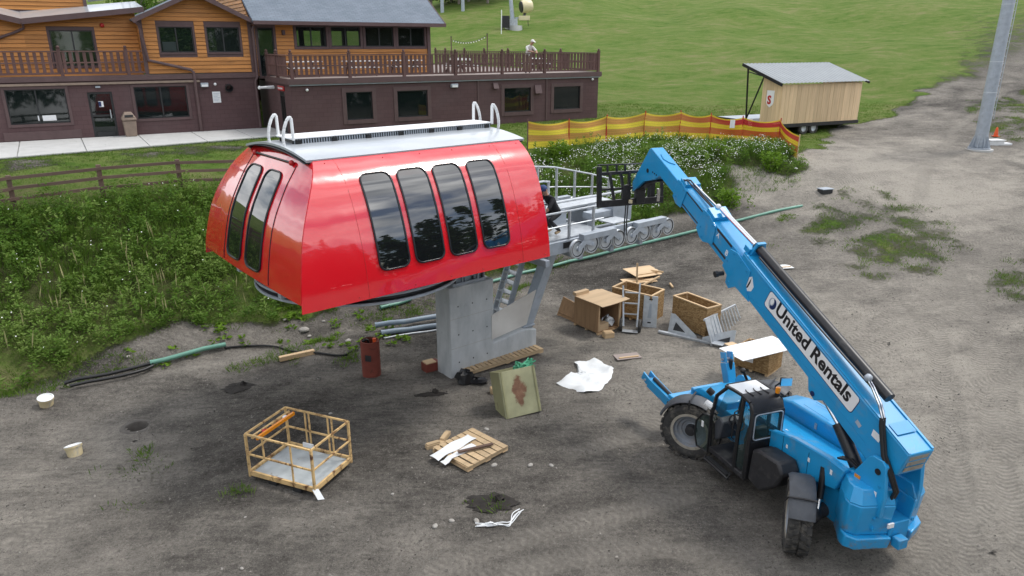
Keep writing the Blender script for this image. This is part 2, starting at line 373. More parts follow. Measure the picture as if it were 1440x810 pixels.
CP = np.array([
 (0,3,0),(-12,5,0),(12,5,0),(0,12,0),(-8,12,0),(6,13,0),(14,12,.15),(0,17,0),(-6,16,0),(6,20,.02),(10,20,.25),(18,18,.6),(26,16,.9),(30,7,.5),(-20,8,.1),(-30,8,.3),(-20,14,.1),
 (-13,16.5,.05),(-10,18.2,.05),(-7,19.5,.05),(-3.5,21,.05),(0,24,.1),(2.2,27.3,.4),(6.6,28.4,1.1),(12.4,30.3,2.0),(4,24,.15),(9,25,.75),
 (-10.6,19.3,.65),(-15,19.6,1.8),(-12,21.5,1.95),(-8.6,23.8,1.7),(-4.6,26.3,1.6),(-0.8,29.5,1.7),
 (-15.8,22.6,3.57),(-11.8,25.5,3.57),(-7,29.1,3.57),(-3,32,3.57),(.7,34.7,3.6),(-22,18,3.4),(-20,12.5,.6),(-30,14,3.2),
 (-20,33.2,4.3),(-10.4,34.6,4.33),(-13,31.5,4.15),(-25,26,3.9),(-40,28,4),(-5,38,4.3),(4,43,4.3),(-9,31,3.95),(-15,45,4.35),(-3,50,4.4),(0,60,6.0),(-25,45,4.35),
 (6.5,37.4,3.75),(13.3,36.3,3.72),(13.5,34.2,3.45),(4,31.2,2.2),(9,33,2.7),(2,31.5,2.0),
 (16.5,41.6,3.64),(20,43,3.75),(12,44,4.0),(24.5,38.3,3.28),(20,30,1.95),(17,25,1.1),(28,30,2.2),(35,24,1.7),(30,40,3.6),
 (0,84,10),(20,60,6.4),(30,80,10),(40,50,5.4),(60,60,7.6),(45,110,16),(0,150,22),(60,160,26),(-40,150,22),(100,120,20),(-40,80,9),(-80,60,7),(0,250,40),(120,250,44),(-100,250,40),(100,40,4.5),(60,25,2),(-60,10,2),(-60,30,4),(60,3,1)], float)
def _tps(P):
    n = len(P); d = np.hypot(P[:, None, 0]-P[None, :, 0], P[:, None, 1]-P[None, :, 1])
    K = np.where(d > 0, d*d*np.log(d+1e-9), 0)+np.eye(n)*1.5
    Q = np.c_[np.ones(n), P[:, :2]]; A = np.block([[K, Q], [Q.T, np.zeros((3, 3))]])
    return np.linalg.solve(A, np.r_[P[:, 2], 0, 0, 0])
_TW = _tps(CP)
def base_h(x, y):
    x = np.asarray(x, float); y = np.asarray(y, float); z = _TW[-3]+_TW[-2]*x+_TW[-1]*y
    for w_, (a, b, _) in zip(_TW, CP):
        r2 = (x-a)**2+(y-b)**2+1e-9; z = z+w_*.5*r2*np.log(r2)
    return z
def seg_dist(x, y, pts):
    """distance to a polyline and length along it"""
    D = np.full(np.shape(x), 1e9); A = np.zeros(np.shape(x)); L = 0.
    for (ax, ay), (bx, by) in zip(pts[:-1], pts[1:]):
        l = math.hypot(bx-ax, by-ay); t = np.clip(((x-ax)*(bx-ax)+(y-ay)*(by-ay))/(l*l), 0, 1)
        d = np.hypot(x-(ax+t*(bx-ax)), y-(ay+t*(by-ay))); c = d < D
        D = np.where(c, d, D); A = np.where(c, L+t*l, A); L += l
    return D, A
PIPE_LINE = [(-17, 14.9), (-13, 16.9), (-11.8, 17.35), (-10, 18.3), (-8.3, 19.2), (-4.5, 21.3), (-1, 24.2), (2.2, 27.2), (6.6, 28.4), (12.4, 30.3)]
def bankness(x, y):
    """1 on the weedy bank between lot and fence line"""
    d, _ = seg_dist(x, y, [(-22, 20), (-13.5, 21.2), (-9.3, 24), (-4, 28.2), (1, 31.3), (5, 32.8), (11, 33.6)])
    return np.clip(1.35-d/3.2, 0, 1)
def G(x, y):
    x = np.asarray(x, float); y = np.asarray(y, float)
    z = base_h(x, y)
    near = np.clip((50-y)/10, 0, 1)
    z = z+near*((fbm(x*.55, y*.55, 3, 3)-.5)*.10+(fbm(x*2.3, y*2.3, 3, 9)-.5)*.06+(fbm(x*4.6+y*1.5, y*6.1-x*1.2, 2, 13)-.5)*.045)
    z = z+bankness(x, y)*(fbm(x*.8, y*.8, 3, 5)-.5)*.35
    d, _ = seg_dist(x, y, PIPE_LINE); m = np.clip((y-13)/4, 0, 1)
    z = z+m*(-.16*np.exp(-(d/.38)**2)+.10*np.exp(-((d-.9)/.4)**2)*(fbm(x*1.7, y*1.7, 2, 21)+.2))
    lx, ly = (x+10.43)*.8499+(y-35.3)*.5270, -(x+10.43)*.5270+(y-35.3)*.8499
    fr_ = np.where(lx < 0, .155*lx+.55, -.4)
    w_ = np.clip((ly-fr_+1.6)/1.4, 0, 1)*np.clip((21-lx)/2, 0, 1)*np.clip((24-ly)/3, 0, 1)*np.clip((lx+30)/4, 0, 1); w_ = w_*w_*(3-2*w_)
    z = z*(1-w_)+4.27*w_
    far = np.clip((y-55)/30, 0, 1)
    z = z+far*(fbm(x*.05, y*.05, 3, 31)-.5)*3.4+np.clip((y-46)/10, 0, 1)*(fbm(x*.17+3, y*.13, 3, 37)-.5)*.9
    return z
def ray(u, v):
    x, y = (u-720)/1017., (405-v)/1017.; c, s = math.cos(PITCH), math.sin(PITCH)
    return np.array([x, c+y*s, -s+y*c])
def gp(u, v, tmax=260.):
    """the spot of ground seen in that direction from the drone"""
    d = ray(u, v); t = np.linspace(6, tmax, 1400); P = d[None, :]*t[:, None]; h = CAM_H+P[:, 2]-G(P[:, 0], P[:, 1])
    i = np.argmax(h < 0)
    if h[i] >= 0: i = len(t)-1
    k = h[i-1]/(h[i-1]-h[i]+1e-9); q = P[i-1]*(1-k)+P[i]*k
    return (float(q[0]), float(q[1]), float(G(q[0], q[1])))
def gz(x, y): return float(G(np.array([x]), np.array([y]))[0])
def inpoly(x, y, poly):
    r = np.zeros(np.shape(x), bool); n = len(poly)
    for i in range(n):
        (ax, ay), (bx, by) = poly[i], poly[i-1]
        c = ((ay > y) != (by > y)) & (x < (bx-ax)*(y-ay)/(by-ay+1e-12)+ax); r ^= c
    return r
def gpoly(px): return [gp(*q)[:2] for q in px]
# ---------------------------------------------------------------- ground sheet
def _axis(a, lo, hi, b, step, grow=1.22):
    L = [lo]; s = step
    while L[-1] > a: s *= grow; L.append(L[-1]-s)
    R = [hi]; s = step
    while R[-1] < b: s *= grow; R.append(R[-1]+s)
    return np.array(L[::-1]+list(np.arange(lo+step, hi-step/2, step))+R)
GX = _axis(-420, -23, 36, 420, .115); GY = _axis(-60, 6.5, 52, 520, .115)
XX, YY = np.meshgrid(GX, GY, indexing='ij')
ZZ = G(XX, YY)
jx = XX+(fbm(XX*.9, YY*.9, 4, 41)-.5)*2.4; jy = YY+(fbm(XX*.9, YY*.9, 4, 57)-.5)*2.4
# green areas: everything above the lot edge, minus worn dirt
lot_edge = [(-60, -60), (-60, 8), (-24, 12.0), (-14.2, 16.2), (-12, 17.9), (-9.8, 19.6), (-7.5, 20.6), (-4.5, 22.4), (-1.5, 25.3), (2.0, 28.2), (6.2, 29.6), (10.5, 31.2)] \
    + gpoly([(1112, 262), (1122, 228), (1150, 205), (1170, 182)]) + gpoly([(1215, 176), (1265, 150), (1310, 125), (1370, 98), (1405, 70), (1440, 40)]) + [(120, 110), (400, 300), (420, 300), (420, -60)]
lot = inpoly(jx, jy, lot_edge).astype(float)
grass = 1-lot
worn = inpoly(jx, jy, gpoly([(1120, 232), (1180, 180), (1300, 168), (1330, 190), (1200, 222), (1130, 245)])); grass[worn] *= .15
def patch(px, amt, seed, thr=.42, ex=1.):
    p = inpoly(XX+(fbm(XX*1.1, YY*1.1, 4, seed)-.5)*3.0*ex, YY+(fbm(XX*1.1, YY*1.1, 4, seed+7)-.5)*3.0*ex, gpoly(px))
    n = np.clip((fbm(XX*1.6, YY*2.6, 5, seed+3)-thr)*3+.25, 0, 1); return p*n*amt
for i, (px, amt) in enumerate([
    ([(1140, 275), (1205, 262), (1300, 285), (1345, 312), (1330, 345), (1265, 360), (1175, 352), (1130, 325)], .75),
    ([(1200, 335), (1345, 325), (1330, 395), (1180, 385)], .7), ([(1390, 365), (1460, 350), (1460, 420), (1395, 405)], .7),
    ([(1360, 150), (1460, 120), (1460, 200), (1385, 190)], .7), ([(1090, 322), (1160, 318), (1160, 345), (1085, 345)], .6),
    ([(20, 600), (170, 640), (290, 640), (260, 740), (140, 720), (60, 680)], .35), ([(200, 620), (330, 640), (330, 690), (210, 690)], .25)]):
    grass = np.maximum(grass, patch(px, amt, 100+11*i))
bare = inpoly(jx, jy, gpoly([(170, 500), (240, 472), (330, 452), (385, 470), (320, 500), (215, 518)])); grass[bare] *= .2
bare = inpoly(jx, jy, gpoly([(1030, 232), (1075, 226), (1120, 250), (1105, 300), (1040, 305), (1010, 268)])); grass[bare] *= .2
def blur(a, n):
    for _ in range(n):
        p = np.pad(a, 1, 'edge'); a = (p[:-2, 1:-1]+p[2:, 1:-1]+p[1:-1, :-2]+p[1:-1, 2:]+2*p[1:-1, 1:-1])/6
    return a
for px, w_ in (([(900, 2), (935, 18), (975, 28), (1045, 38)], 1.6), ([(890, 14), (930, 27), (970, 37)], 1.1)):
    d_, _ = seg_dist(XX, YY, gpoly(px)); grass *= 1-.75*np.exp(-(d_/w_)**2)*np.clip(fbm(XX*.3, YY*.3, 3, 91)*2.2-.4, 0, 1)
strip = inpoly(jx, jy, gpoly([(-40, 232), (120, 214), (300, 201), (372, 196), (330, 214), (120, 238), (-40, 250)])); grass = np.where(strip, grass*np.clip(fbm(XX*1.3, YY*1.3, 4, 191)*1.5-.1, .25, 1), grass)
grass = blur(grass, 9)
bank = blur(bankness(XX, YY)*(grass > .1), 3)
# tone of the soil: dry and pale on the driven part, dark for damp soil and for painted-in shadows of terminal and telehandler
tone = np.zeros_like(XX)
def blob(px, r, a):
    global tone
    x, y, _ = gp(*px); tone = tone+a*np.exp(-(((XX-x)/r[0])**2+((YY-y)/r[1])**2))
for px, r, a in [((1300, 560), (6, 9), .8), ((1150, 420), (4, 4), .25), ((950, 500), (3.5, 3), .42), ((60, 700), (2.6, 2.4), .35), ((560, 540), (2, 1.6), .22), ((1250, 230), (8, 8), .95),
                 ((330, 640), (2.2, 3.5), -.42), ((480, 560), (2.2, 2.0), -.40), ((690, 640), (3.2, 2.6), -.20), ((850, 690), (3, 1.6), -.15), ((950, 410), (4, 3), -.38), ((780, 600), (2, 1.5), -.12),  # dark ovals round the basket paint in the terminal's cast shadow
                 ((820, 760), (3, 1.2), -.1), ((560, 740), (3, 1.4), -.1), ((1000, 690), (1.8, 1.6), -.18), ((1080, 250), (2.4, 3), .4), ((300, 470), (2.5, 1.6), .2), ((820, 385), (3, 1.6), -.4), ((900, 350), (3, 1.2), -.45), ((1010, 320), (3, 1.2), -.35), ((980, 380), (3, 2), -.25)]:  # the dark oval left of the telehandler paints in its shadow
    blob(px, r, a)
tone = tone+(fbm(XX*.35, YY*.35, 4, 71)-.5)*1.1+(fbm(XX*.9+YY*.5, YY*1.9-XX*.6, 5, 77)-.5)*1.0
tracks = [[(1395, 330), (1375, 470), (1395, 600), (1425, 720), (1460, 830)], [(1335, 360), (1318, 480), (1335, 600), (1352, 700), (1370, 830)], [(1240, 360), (1180, 420), (1160, 470)], [(1440, 335), (1330, 350), (1200, 400), (1110, 440)],
          [(1440, 520), (1370, 545), (1330, 600), (1325, 700), (1340, 830)], [(560, 830), (690, 770), (820, 735), (960, 700)], [(640, 830), (780, 790), (920, 770), (1050, 790)], [(800, 640), (900, 610), (960, 560), (1000, 500)],
          [(1170, 250), (1230, 225), (1330, 190), (1420, 120)], [(1160, 262), (1280, 240), (1400, 190), (1450, 140)], [(20, 760), (140, 700), (250, 640)], [(700, 600), (780, 560), (900, 545), (960, 560)], [(1300, 790), (1330, 700), (1345, 620), (1330, 520), (1260, 420), (1200, 370)], [(1225, 830), (1300, 800), (1390, 700), (1420, 600), (1400, 480), (1340, 380), (1290, 300), (1300, 240), (1350, 180)],
          [(1180, 480), (1260, 440), (1350, 400), (1450, 380)], [(1200, 500), (1290, 460), (1380, 430), (1460, 415)], [(760, 470), (840, 490), (930, 480), (1010, 500), (1100, 560)]]
tm = np.zeros_like(XX); tv = np.zeros_like(XX); ta = np.zeros_like(XX)
for i, tr in enumerate(tracks):
    d, a = seg_dist(XX, YY, gpoly(tr)); m = np.clip((.34-d)/.14, 0, 1)*np.clip((fbm(XX*.5, YY*.5, 2, 300+i)-.22)*5, 0, 1)
    c = m > tm; tm = np.where(c, m, tm); tv = np.where(c, d, tv); ta = np.where(c, a, ta)
ZZ = ZZ-.035*tm*(grass < .3)*np.clip((tv < .2)+.3, 0, 1)+.02*np.clip(tm*(1-tm)*4, 0, 1)*(grass < .3)
HOLE = gp(193, 600)
_nx, _ny = len(GX), len(GY)
idx = np.arange(_nx*_ny).reshape(_nx, _ny)
F4 = np.stack([idx[:-1, :-1], idx[1:, :-1], idx[1:, 1:], idx[:-1, 1:]], -1).reshape(-1, 4)
V3 = np.stack([XX, YY, ZZ], -1).reshape(-1, 3)
fc = V3[F4].mean(1); F4 = F4[np.hypot(fc[:, 0]-HOLE[0], fc[:, 1]-HOLE[1]) > .27]
def np_mesh(name, V, Fc):
    """Fc: (n, k) faces all with k corners"""
    me = bpy.data.meshes.new(name); k = Fc.shape[1]; n = len(Fc)
    me.vertices.add(len(V)); me.vertices.foreach_set('co', np.ascontiguousarray(V, np.float32).ravel())
    me.loops.add(n*k); me.loops.foreach_set('vertex_index', np.ascontiguousarray(Fc, np.int32).ravel())
    me.polygons.add(n); me.polygons.foreach_set('loop_start', np.arange(0, n*k, k, dtype=np.int32))
    me.update(calc_edges=True); return me
gme = np_mesh('ground', V3, F4); gme.polygons.foreach_set('use_smooth', np.ones(len(F4), bool))
for nm, a in (('grass', grass), ('tone', tone), ('trackm', tm), ('trackv', tv), ('tracka', ta), ('bank', bank)):
    at_ = gme.attributes.new(nm, 'FLOAT', 'POINT'); at_.data.foreach_set('value', np.ascontiguousarray(a.ravel(), np.float32))
def _ground():
    k = NT('soil_and_turf'); v = k.coord()
    t = k.attr('tone')['Fac']; g = k.attr('grass')['Fac']; bk = k.attr('bank')['Fac']
    n1 = k.noise(v, .9, 8, .65); n2 = k.noise(v, 7., 7, .7); n3 = k.noise(v, 40., 5, .7)
    f = k.math('ADD', k.math('MULTIPLY', t, .42), k.math('ADD', k.math('MULTIPLY', n1, .55), k.math('MULTIPLY', n2, .55)))
    f = k.math('ADD', f, k.math('MULTIPLY', k.math('SUBTRACT', n3, .5), .75))
    d = k.ramp(f, [(.22, (.060, .055, .050)), (.45, (.140, .129, .115)), (.70, (.245, .225, .198)), (1., (.40, .367, .318))])
    for (ang, wgt) in ((.55, .55), (-.5, .45)):
        sk = k.noise(k.mapping(v, (.9, 6.5, 1), (0, 0, ang)), 1.4, 7, .7); skm = k.ramp(k.noise(k.mapping(v, (1, 1, 1), (0, 0, 0), (ang*40, 3, 0)), .28, 3), [(.42, 0.), (.58, 1.)])
        f = k.math('ADD', f, k.math('MULTIPLY', k.math('MULTIPLY', k.math('SUBTRACT', sk, .5), wgt), skm))
        d = k.ramp(f, [(.22, (.060, .055, .050)), (.45, (.140, .129, .115)), (.70, (.245, .225, .198)), (1., (.40, .367, .318))]); streak = sk if ang > 0 else k.math('ADD', streak, sk)
    # small stones, lighter than the soil
    vo = k.n('ShaderNodeTexVoronoi', {'Vector': v, 'Scale': 17.})
    st = k.math('MULTIPLY', k.ramp(vo.outputs['Distance'], [(.10, 1.), (.22, 0.)]), k.ramp(k.n('ShaderNodeSeparateXYZ', {0: vo.outputs['Color']}).outputs[0], [(.80, 0.), (.88, 1.)]))
    d = k.mix(k.math('MULTIPLY', st, .75), d, (.36, .34, .31))
    vb = k.n('ShaderNodeTexVoronoi', {'Vector': k.mapping(v, (1, 1, 1), (0, 0, .4)), 'Scale': 34.})
    st2 = k.math('MULTIPLY', k.ramp(vb.outputs['Distance'], [(.12, 1.), (.26, 0.)]), k.ramp(k.n('ShaderNodeSeparateXYZ', {0: vb.outputs['Color']}).outputs[1], [(.72, 0.), (.8, 1.)]))
    d = k.mix(k.math('MULTIPLY', st2, .5), d, (.05, .046, .042))
    n4 = k.noise(v, 15., 4, .65); cl = k.ramp(n4, [(.56, 0.), (.62, 1.)]); lt = k.ramp(n4, [(.36, 1.), (.42, 0.)]); n5 = k.noise(v, 70., 3, .6)
    d = k.mix(k.math('MULTIPLY', cl, k.math('MULTIPLY', n1, .75)), d, (.055, .050, .045))
    d = k.mix(k.math('MULTIPLY', lt, k.math('MULTIPLY', n2, .55)), d, (.36, .335, .295))
    d = k.mix(k.ramp(n5, [(.60, 0.), (.68, .55)]), d, (.045, .041, .037)); d = k.mix(k.ramp(n5, [(.30, .5), (.38, 0.)]), d, (.42, .39, .35))
    # tyre marks: chevron bars across the track
    trm, trv, tra = k.attr('trackm')['Fac'], k.attr('trackv')['Fac'], k.attr('tracka')['Fac']
    bar = k.math('SINE', k.math('ADD', k.math('MULTIPLY', tra, 42.), k.math('MULTIPLY', trv, 26.)))
    bar = k.math('MULTIPLY', k.math('MULTIPLY', k.math('ADD', bar, 1.), .5), trm)
    d = k.mix(k.math('MULTIPLY', k.math('MULTIPLY', bar, n1), .95), d, (.07, .064, .057))
    d = k.mix(k.math('MULTIPLY', trm, k.math('MULTIPLY', n2, .65)), d, (.39, .36, .315))
    # turf
    h1 = k.noise(k.mapping(v, (1, 1.5, 1), (0, 0, .5)), .10, 6, .6); h2 = k.noise(k.mapping(v, (1, 1.8, 1), (0, 0, -.35)), .55, 9, .75); h3 = k.noise(v, 12., 5, .75)
    hf = k.math('ADD', k.math('MULTIPLY', h1, .34), k.math('ADD', k.math('MULTIPLY', h2, .72), k.math('MULTIPLY', h3, .34)))
    gc = k.ramp(hf, [(.42, (.025, .056, .009)), (.53, (.057, .112, .018)), (.62, (.090, .155, .029)), (.72, (.135, .182, .048)), (.84, (.20, .20, .088))])
    gc = k.mix(k.math('MULTIPLY', bk, .75), gc, k.mix(n2, (.035, .045, .015), (.09, .08, .05)))
    gm = k.ramp(k.math('ADD', g, k.math('ADD', k.math('MULTIPLY', k.math('SUBTRACT', n2, .5), 1.0), k.math('ADD', k.math('MULTIPLY', k.math('SUBTRACT', n1, .5), 1.1), k.math('MULTIPLY', k.math('SUBTRACT', n3, .5), .9)))), [(.36, 0.), (.66, 1.)])
    c = k.mix(gm, d, gc)
    b = k.bump(k.math('ADD', k.math('MULTIPLY', n2, 1.), k.math('MULTIPLY', n3, .8)), 1., .07)
    b = k.bump(streak, .45, .05, b)
    b = k.bump(k.math('ADD', st, k.math('MULTIPLY', st2, .6)), .5, .03, b)
    b = k.bump(k.math('MULTIPLY', bar, n1), .35, .03, b)
    b = k.bump(n4, .6, .04, b)
    b = k.bump(k.math('MULTIPLY', gm, h3), .8, .04, b)
    return k.done(c, .95, 0., b, .06)
gme.materials.append(_ground())
ground = bpy.data.objects.new('ground', gme); COL.objects.link(ground); struct(ground)
# ---------------------------------------------------------------- chalet (local: x along the front to the right, y away, z up)
def _block():
    k = NT('brown_block_wall'); v = k.coord()
    sx = k.n('ShaderNodeSeparateXYZ', {0: v}).outputs
    vv = k.n('ShaderNodeCombineXYZ', {0: k.math('ADD', sx[0], sx[1]), 1: sx[2], 2: 0.}).outputs[0]
    br = k.n('ShaderNodeTexBrick', {'Vector': vv, 'Scale': 1., 'Mortar Size': .008, 'Brick Width': .42, 'Row Height': .205, 'Color1': (.110, .064, .065), 'Color2': (.096, .055, .057), 'Mortar': (.074, .043, .044)})
    c = k.mix(k.ramp(k.noise(v, .8, 6), [(.45, 0.), (.75, .5)]), br.outputs['Color'], (.12, .082, .082))
    c = k.mix(k.ramp(k.noise(v, 5., 6, .7), [(.70, 0.), (.78, .5)]), c, (.17, .13, .125))
    return k.done(c, .75, 0., k.bump(k.math('SUBTRACT', k.noise(v, 30, 3), br.outputs['Fac']), .25, .01), .3)
MT['block'] = _block()
def _shingle():
    k = NT('blue_grey_shingles'); v = k.coord()
    sx = k.n('ShaderNodeSeparateXYZ', {0: v}).outputs
    vv = k.n('ShaderNodeCombineXYZ', {0: sx[0], 1: k.math('MULTIPLY', k.math('ADD', sx[1], sx[2]), .85), 2: 0.}).outputs[0]
    br = k.n('ShaderNodeTexBrick', {'Vector': vv, 'Scale': 1., 'Mortar Size': .012, 'Brick Width': .33, 'Row Height': .15, 'Color1': (.125, .155, .195), 'Color2': (.165, .20, .245), 'Mortar': (.09, .105, .125)})
    c = k.mix(.25, br.outputs['Color'], k.ramp(k.noise(v, 1.2, 5), [(.3, (.12, .15, .18)), (.7, (.25, .28, .33))]))
    return k.done(c, .8, 0., k.bump(br.outputs['Fac'], .4, -.015), .3)
MT['shingle'] = _shingle()
CH = thing('chalet', 'large two-storey chalet with orange timber siding above brown block walls and a long deck', 'building', (-10.43, 35.3, 4.35), rad(31.8))
def holes_wall(mb, x0, x1, z0, z1, y0, y1, holes):
    xs = sorted({x0, x1, *[h[i] for h in holes for i in (0, 1)]}); zs = sorted({z0, z1, *[h[i] for h in holes for i in (2, 3)]})
    xs = [q for q in xs if x0 <= q <= x1]; zs = [q for q in zs if z0 <= q <= z1]
    for a, b in zip(xs[:-1], xs[1:]):
        run = None
        for c, d in zip(zs[:-1], zs[1:]):
            mx_, mz_ = (a+b)/2, (c+d)/2
            if any(h[0] < mx_ < h[1] and h[2] < mz_ < h[3] for h in holes):
                if run: mb.box(a, b, y0, y1, *run); run = None
            else: run = (run[0], d) if run else (c, d)
        if run: mb.box(a, b, y0, y1, *run)
    return mb
def window(x0, x1, z0, z1, y, parent, trim='browntrim', mull=(), tw=.14, name='window', dark=.05, surround=True):
    """opening in a wall whose outer face is at y; frame set in, board surround proud of the wall"""
    m = MB(); d = dark
    m.box(x0, x0+d, y+.05, y+.12, z0, z1).box(x1-d, x1, y+.05, y+.12, z0, z1).box(x0+d, x1-d, y+.05, y+.12, z0, z0+d).box(x0+d, x1-d, y+.05, y+.12, z1-d, z1)
    for q in mull: m.box(q-.03, q+.03, y+.05, y+.12, z0+d, z1-d)
    w_ = m.build(name, 'darktrim', parent)
    if surround:
        t = MB(); t.box(x0-tw, x0, y-.035, y+.05, z0-tw, z1+tw).box(x1, x1+tw, y-.035, y+.05, z0-tw, z1+tw).box(x0, x1, y-.035, y+.05, z1, z1+tw)
        t.build('surround', trim, w_); MB().box(x0, x1, y-.05, y+.05, z0-tw, z0).build('sill', trim, w_)
    edges = [x0+d]+[e for q in mull for e in (q-.03, q+.03)]+[x1-d]
    for a, b in zip(edges[::2], edges[1::2]): MB().box(a, b, y+.08, y+.092, z0+d, z1-d).build('pane', 'pane', w_)
    return w_
# lower storey, right wing
lw = [(2.66, 4.02, .59, 1.93), (5.37, 7.07, .59, 1.91), (11.76, 13.52, .55, 1.86), (15.12, 17.01, .55, 1.84)]
m = MB(); holes_wall(m, 0, 18.35, -.6, 2.36, 0, .25, lw)
holes_wall_side = MB()
m.box(18.1, 18.35, .25, 22, -.6, 2.36).box(0, 18.35, 22, 22.2, -.6, 2.36)
m.box(0, .25, .25, 1.18, -.6, 2.36).box(0, .25, 2.05, 6, -.6, 2.36).box(0, .25, 1.18, 2.05, 1.95, 2.36)
m.build('lower_wall', 'block', CH)
MB().box(.4, 18, 2.6, 2.7, -.2, 2.3).build('room_partition', 'browntrim', CH)
MB().box(.25, 18.1, .25, 2.6, -.1, 0.0).build('room_floor', 'concrete', CH)
for h in lw: window(*h, 0, CH, tw=.2)
for x in (10.05, 14.55): MB().box(x, x+.09, -.05, 0, 0, 2.36).build('downpipe', 'browntrim', CH)
for x, z in ((8.62, 2.06), (0, 0)):
    if x: l = MB().box(x-.2, x+.2, -.16, 0, z-.06, z+.12).build('flood_light', 'galvdull', CH, bevel=.01); MB().box(x-.15, x+.15, -.175, -.16, z-.05, z+.05).build('lens', 'decalwhite', l)
for x, z, s in ((11.15, 2.02, .15), (13.95, 1.75, .22)):
    h_ = MB().prism([(-.22, z-s), (-.02, z-s), (-.02, z+s), (-.1, z+s)], 'x', x-s, x+s).build('vent_hood', 'browntrim', CH)
for x, z in ((.75, 2.1), (17.85, 2.2)): MB().ball((x, -.08, z), .07).cyl((x, 0, z), (x, -.08, z), .03).build('camera_dome', 'decalwhite', CH)
# deck slab and edge
m = MB(); m.box(-.08, 18.45, -.12, 22.2, 2.48, 2.6); m.build('deck_floor', 'deck', CH)
m = MB(); m.box(-.08, 18.47, -.16, -.121, 2.36, 2.62).box(18.451, 18.5, -.12, 22.2, 2.36, 2.62).box(-.12, -.081, -.16, 4.2, 2.36, 2.62); m.build('deck_edge', 'browntrim', CH)
m = MB(); m.box(-.06, 18.4, -.1, .0, 2.30, 2.359); m.build('drip_flashing', 'galvdull', CH)
_bal = MB().box(-.065, .065, -.018, .018, 0, .94).mesh('baluster'); _bal.materials.append(MT['brownwood'])
_pst = MB().box(-.07, .07, -.07, .07, 0, 1.17).box(-.085, .085, -.085, .085, 1.17, 1.20).ball((0, 0, 1.265), .07, 8, 6).mesh('post'); _pst.materials.append(MT['brownwood'])
def railing(p, q, z, posts, step, h=1.08, parent=CH, skip_first=False):
    p, q = Vector((*p, z)), Vector((*q, z)); L = (q-p).length; d = (q-p)/L; ang = math.atan2(d.y, d.x); up = Vector((0, 0, 1))
    m = MB()
    for hz, w_, hh in ((h, .12, .05), (h*.55, .05, .06), (.13, .05, .08)): m.beam(p+up*hz, q+up*hz, w_, hh)
    r = m.build('railing', 'brownrail', parent)
    n = int(L/step)
    for i in range(n):
        o = bpy.data.objects.new('baluster', _bal); COL.objects.link(o); o.parent = r; o.location = p+d*(step*(i+.5))+up*.10; o.rotation_euler = (0, 0, ang)
    for s in posts:
        o = bpy.data.objects.new('post', _pst); COL.objects.link(o); o.parent = r; o.location = p+d*s; o.rotation_euler = (0, 0, ang)
    return r
railing((.0, 0), (18.35, 0), 2.6, [.12, 2.95, 5.82, 8.76, 11.63, 14.44, 18.3], .235)
railing((18.35, .15), (18.35, 22), 2.6, [3.8, 7.0, 10.2, 13.6, 16.7, 20, 21.8], .30)
railing((.0, 4.0), (.0, .15), 2.6, [.1, 1.9], .26)
# upper storey, right wing
uw = [(1.75, 3.35, 4.04, 5.05), (3.62, 5.25, 4.05, 5.06), (5.55, 7.2, 4.05, 5.07), (7.47, 9.1, 4.05, 5.07)]
dr = (-.22, .58, 2.6, 4.98)
m = MB(); holes_wall(m, -.45, 9.4, 2.6, 5.35, 4.42, 4.6, uw+[dr]); m.box(9.22, 9.4, 4.6, 14, 2.6, 5.35).box(-.45, -.27, 4.6, 14, 2.6, 5.35); holes_wall(m, -.27, 9.22, 2.6, 5.35, 13.8, 14, [(.6+1.45*i, 1.75+1.45*i, 3.5, 5.0) for i in range(6)]); uwall = m.build('upper_wall', 'browntrim', CH)
def boards(parent, x0, x1, z0, z1, y, holes=(), pitch=.185, clip=None, ydir=None, at=None):
    """lapped horizontal boards, one object each; clip(z) -> (xa, xb) limits"""
    z = z0; i = 0
    while z < z1-.03:
        t = min(z+pitch, z1); a, b = x0, x1
        segs = [(a, b, a, b)]
        if clip:
            c0, c1 = clip(z), clip(t); segs = [(max(a, c0[0]), min(b, c0[1]), max(a, c1[0]), min(b, c1[1]))]
        out = []
        for s in segs:
            cur = [s]
            for h in holes:
                if h[2] < t-.02 and h[3] > z+.02:
                    nx = []
                    for (p0, p1, q0, q1) in cur:
                        if h[0] >= p1 or h[1] <= p0: nx.append((p0, p1, q0, q1)); continue
                        if h[0]-p0 > .03: nx.append((p0, h[0], q0, h[0]))
                        if p1-h[1] > .03: nx.append((h[1], p1, h[1], q1))
                    cur = nx
            out += cur
        for (p0, p1, q0, q1) in out:
            if p1-p0 < .05: continue
            if q1-q0 < .02: q0 = q1 = (p0+p1)/2; q1 += .02
            mb = MB(); g = .012
            vs = [(p0, y-.05, z+g), (p1, y-.05, z+g), (p1, y, z+g), (p0, y, z+g), (q0, y-.008, t), (q1, y-.008, t), (q1, y, t), (q0, y, t)]
            if ydir: vs = [(at-(v_[1]-y)*ydir, v_[0], v_[2]) for v_ in vs]
            mb.add(vs, [(3, 2, 1, 0), (4, 5, 6, 7), (0, 1, 5, 4), (1, 2, 6, 5), (2, 3, 7, 6), (3, 0, 4, 7)])
            mb.build('board', MT['orange'] if not ydir else MT['orangey'], parent, smooth=0)
        z = t; i += 1
MT['orangey'] = wood('orange_stained_siding_return', (.50, .215, .058), 1, .5, .34, 5., .25)
def grow(h, t): return (h[0]-t, h[1]+t, h[2]-t, h[3]+t)
boards(uwall, -.45, 9.4, 2.62, 5.2, 4.42, [(1.6, 9.25, 3.9, 5.3), grow(dr, .12)])
for h in uw:
    w0 = window(*h, 4.42, CH, tw=.13, mull=((h[0]+h[1])/2,))
    for c_ in w0.children:
        if c_.name.startswith('pane'): c_.data.materials[0] = MT['clearpane']
window(*dr, 4.42, CH, name='door', tw=.12)
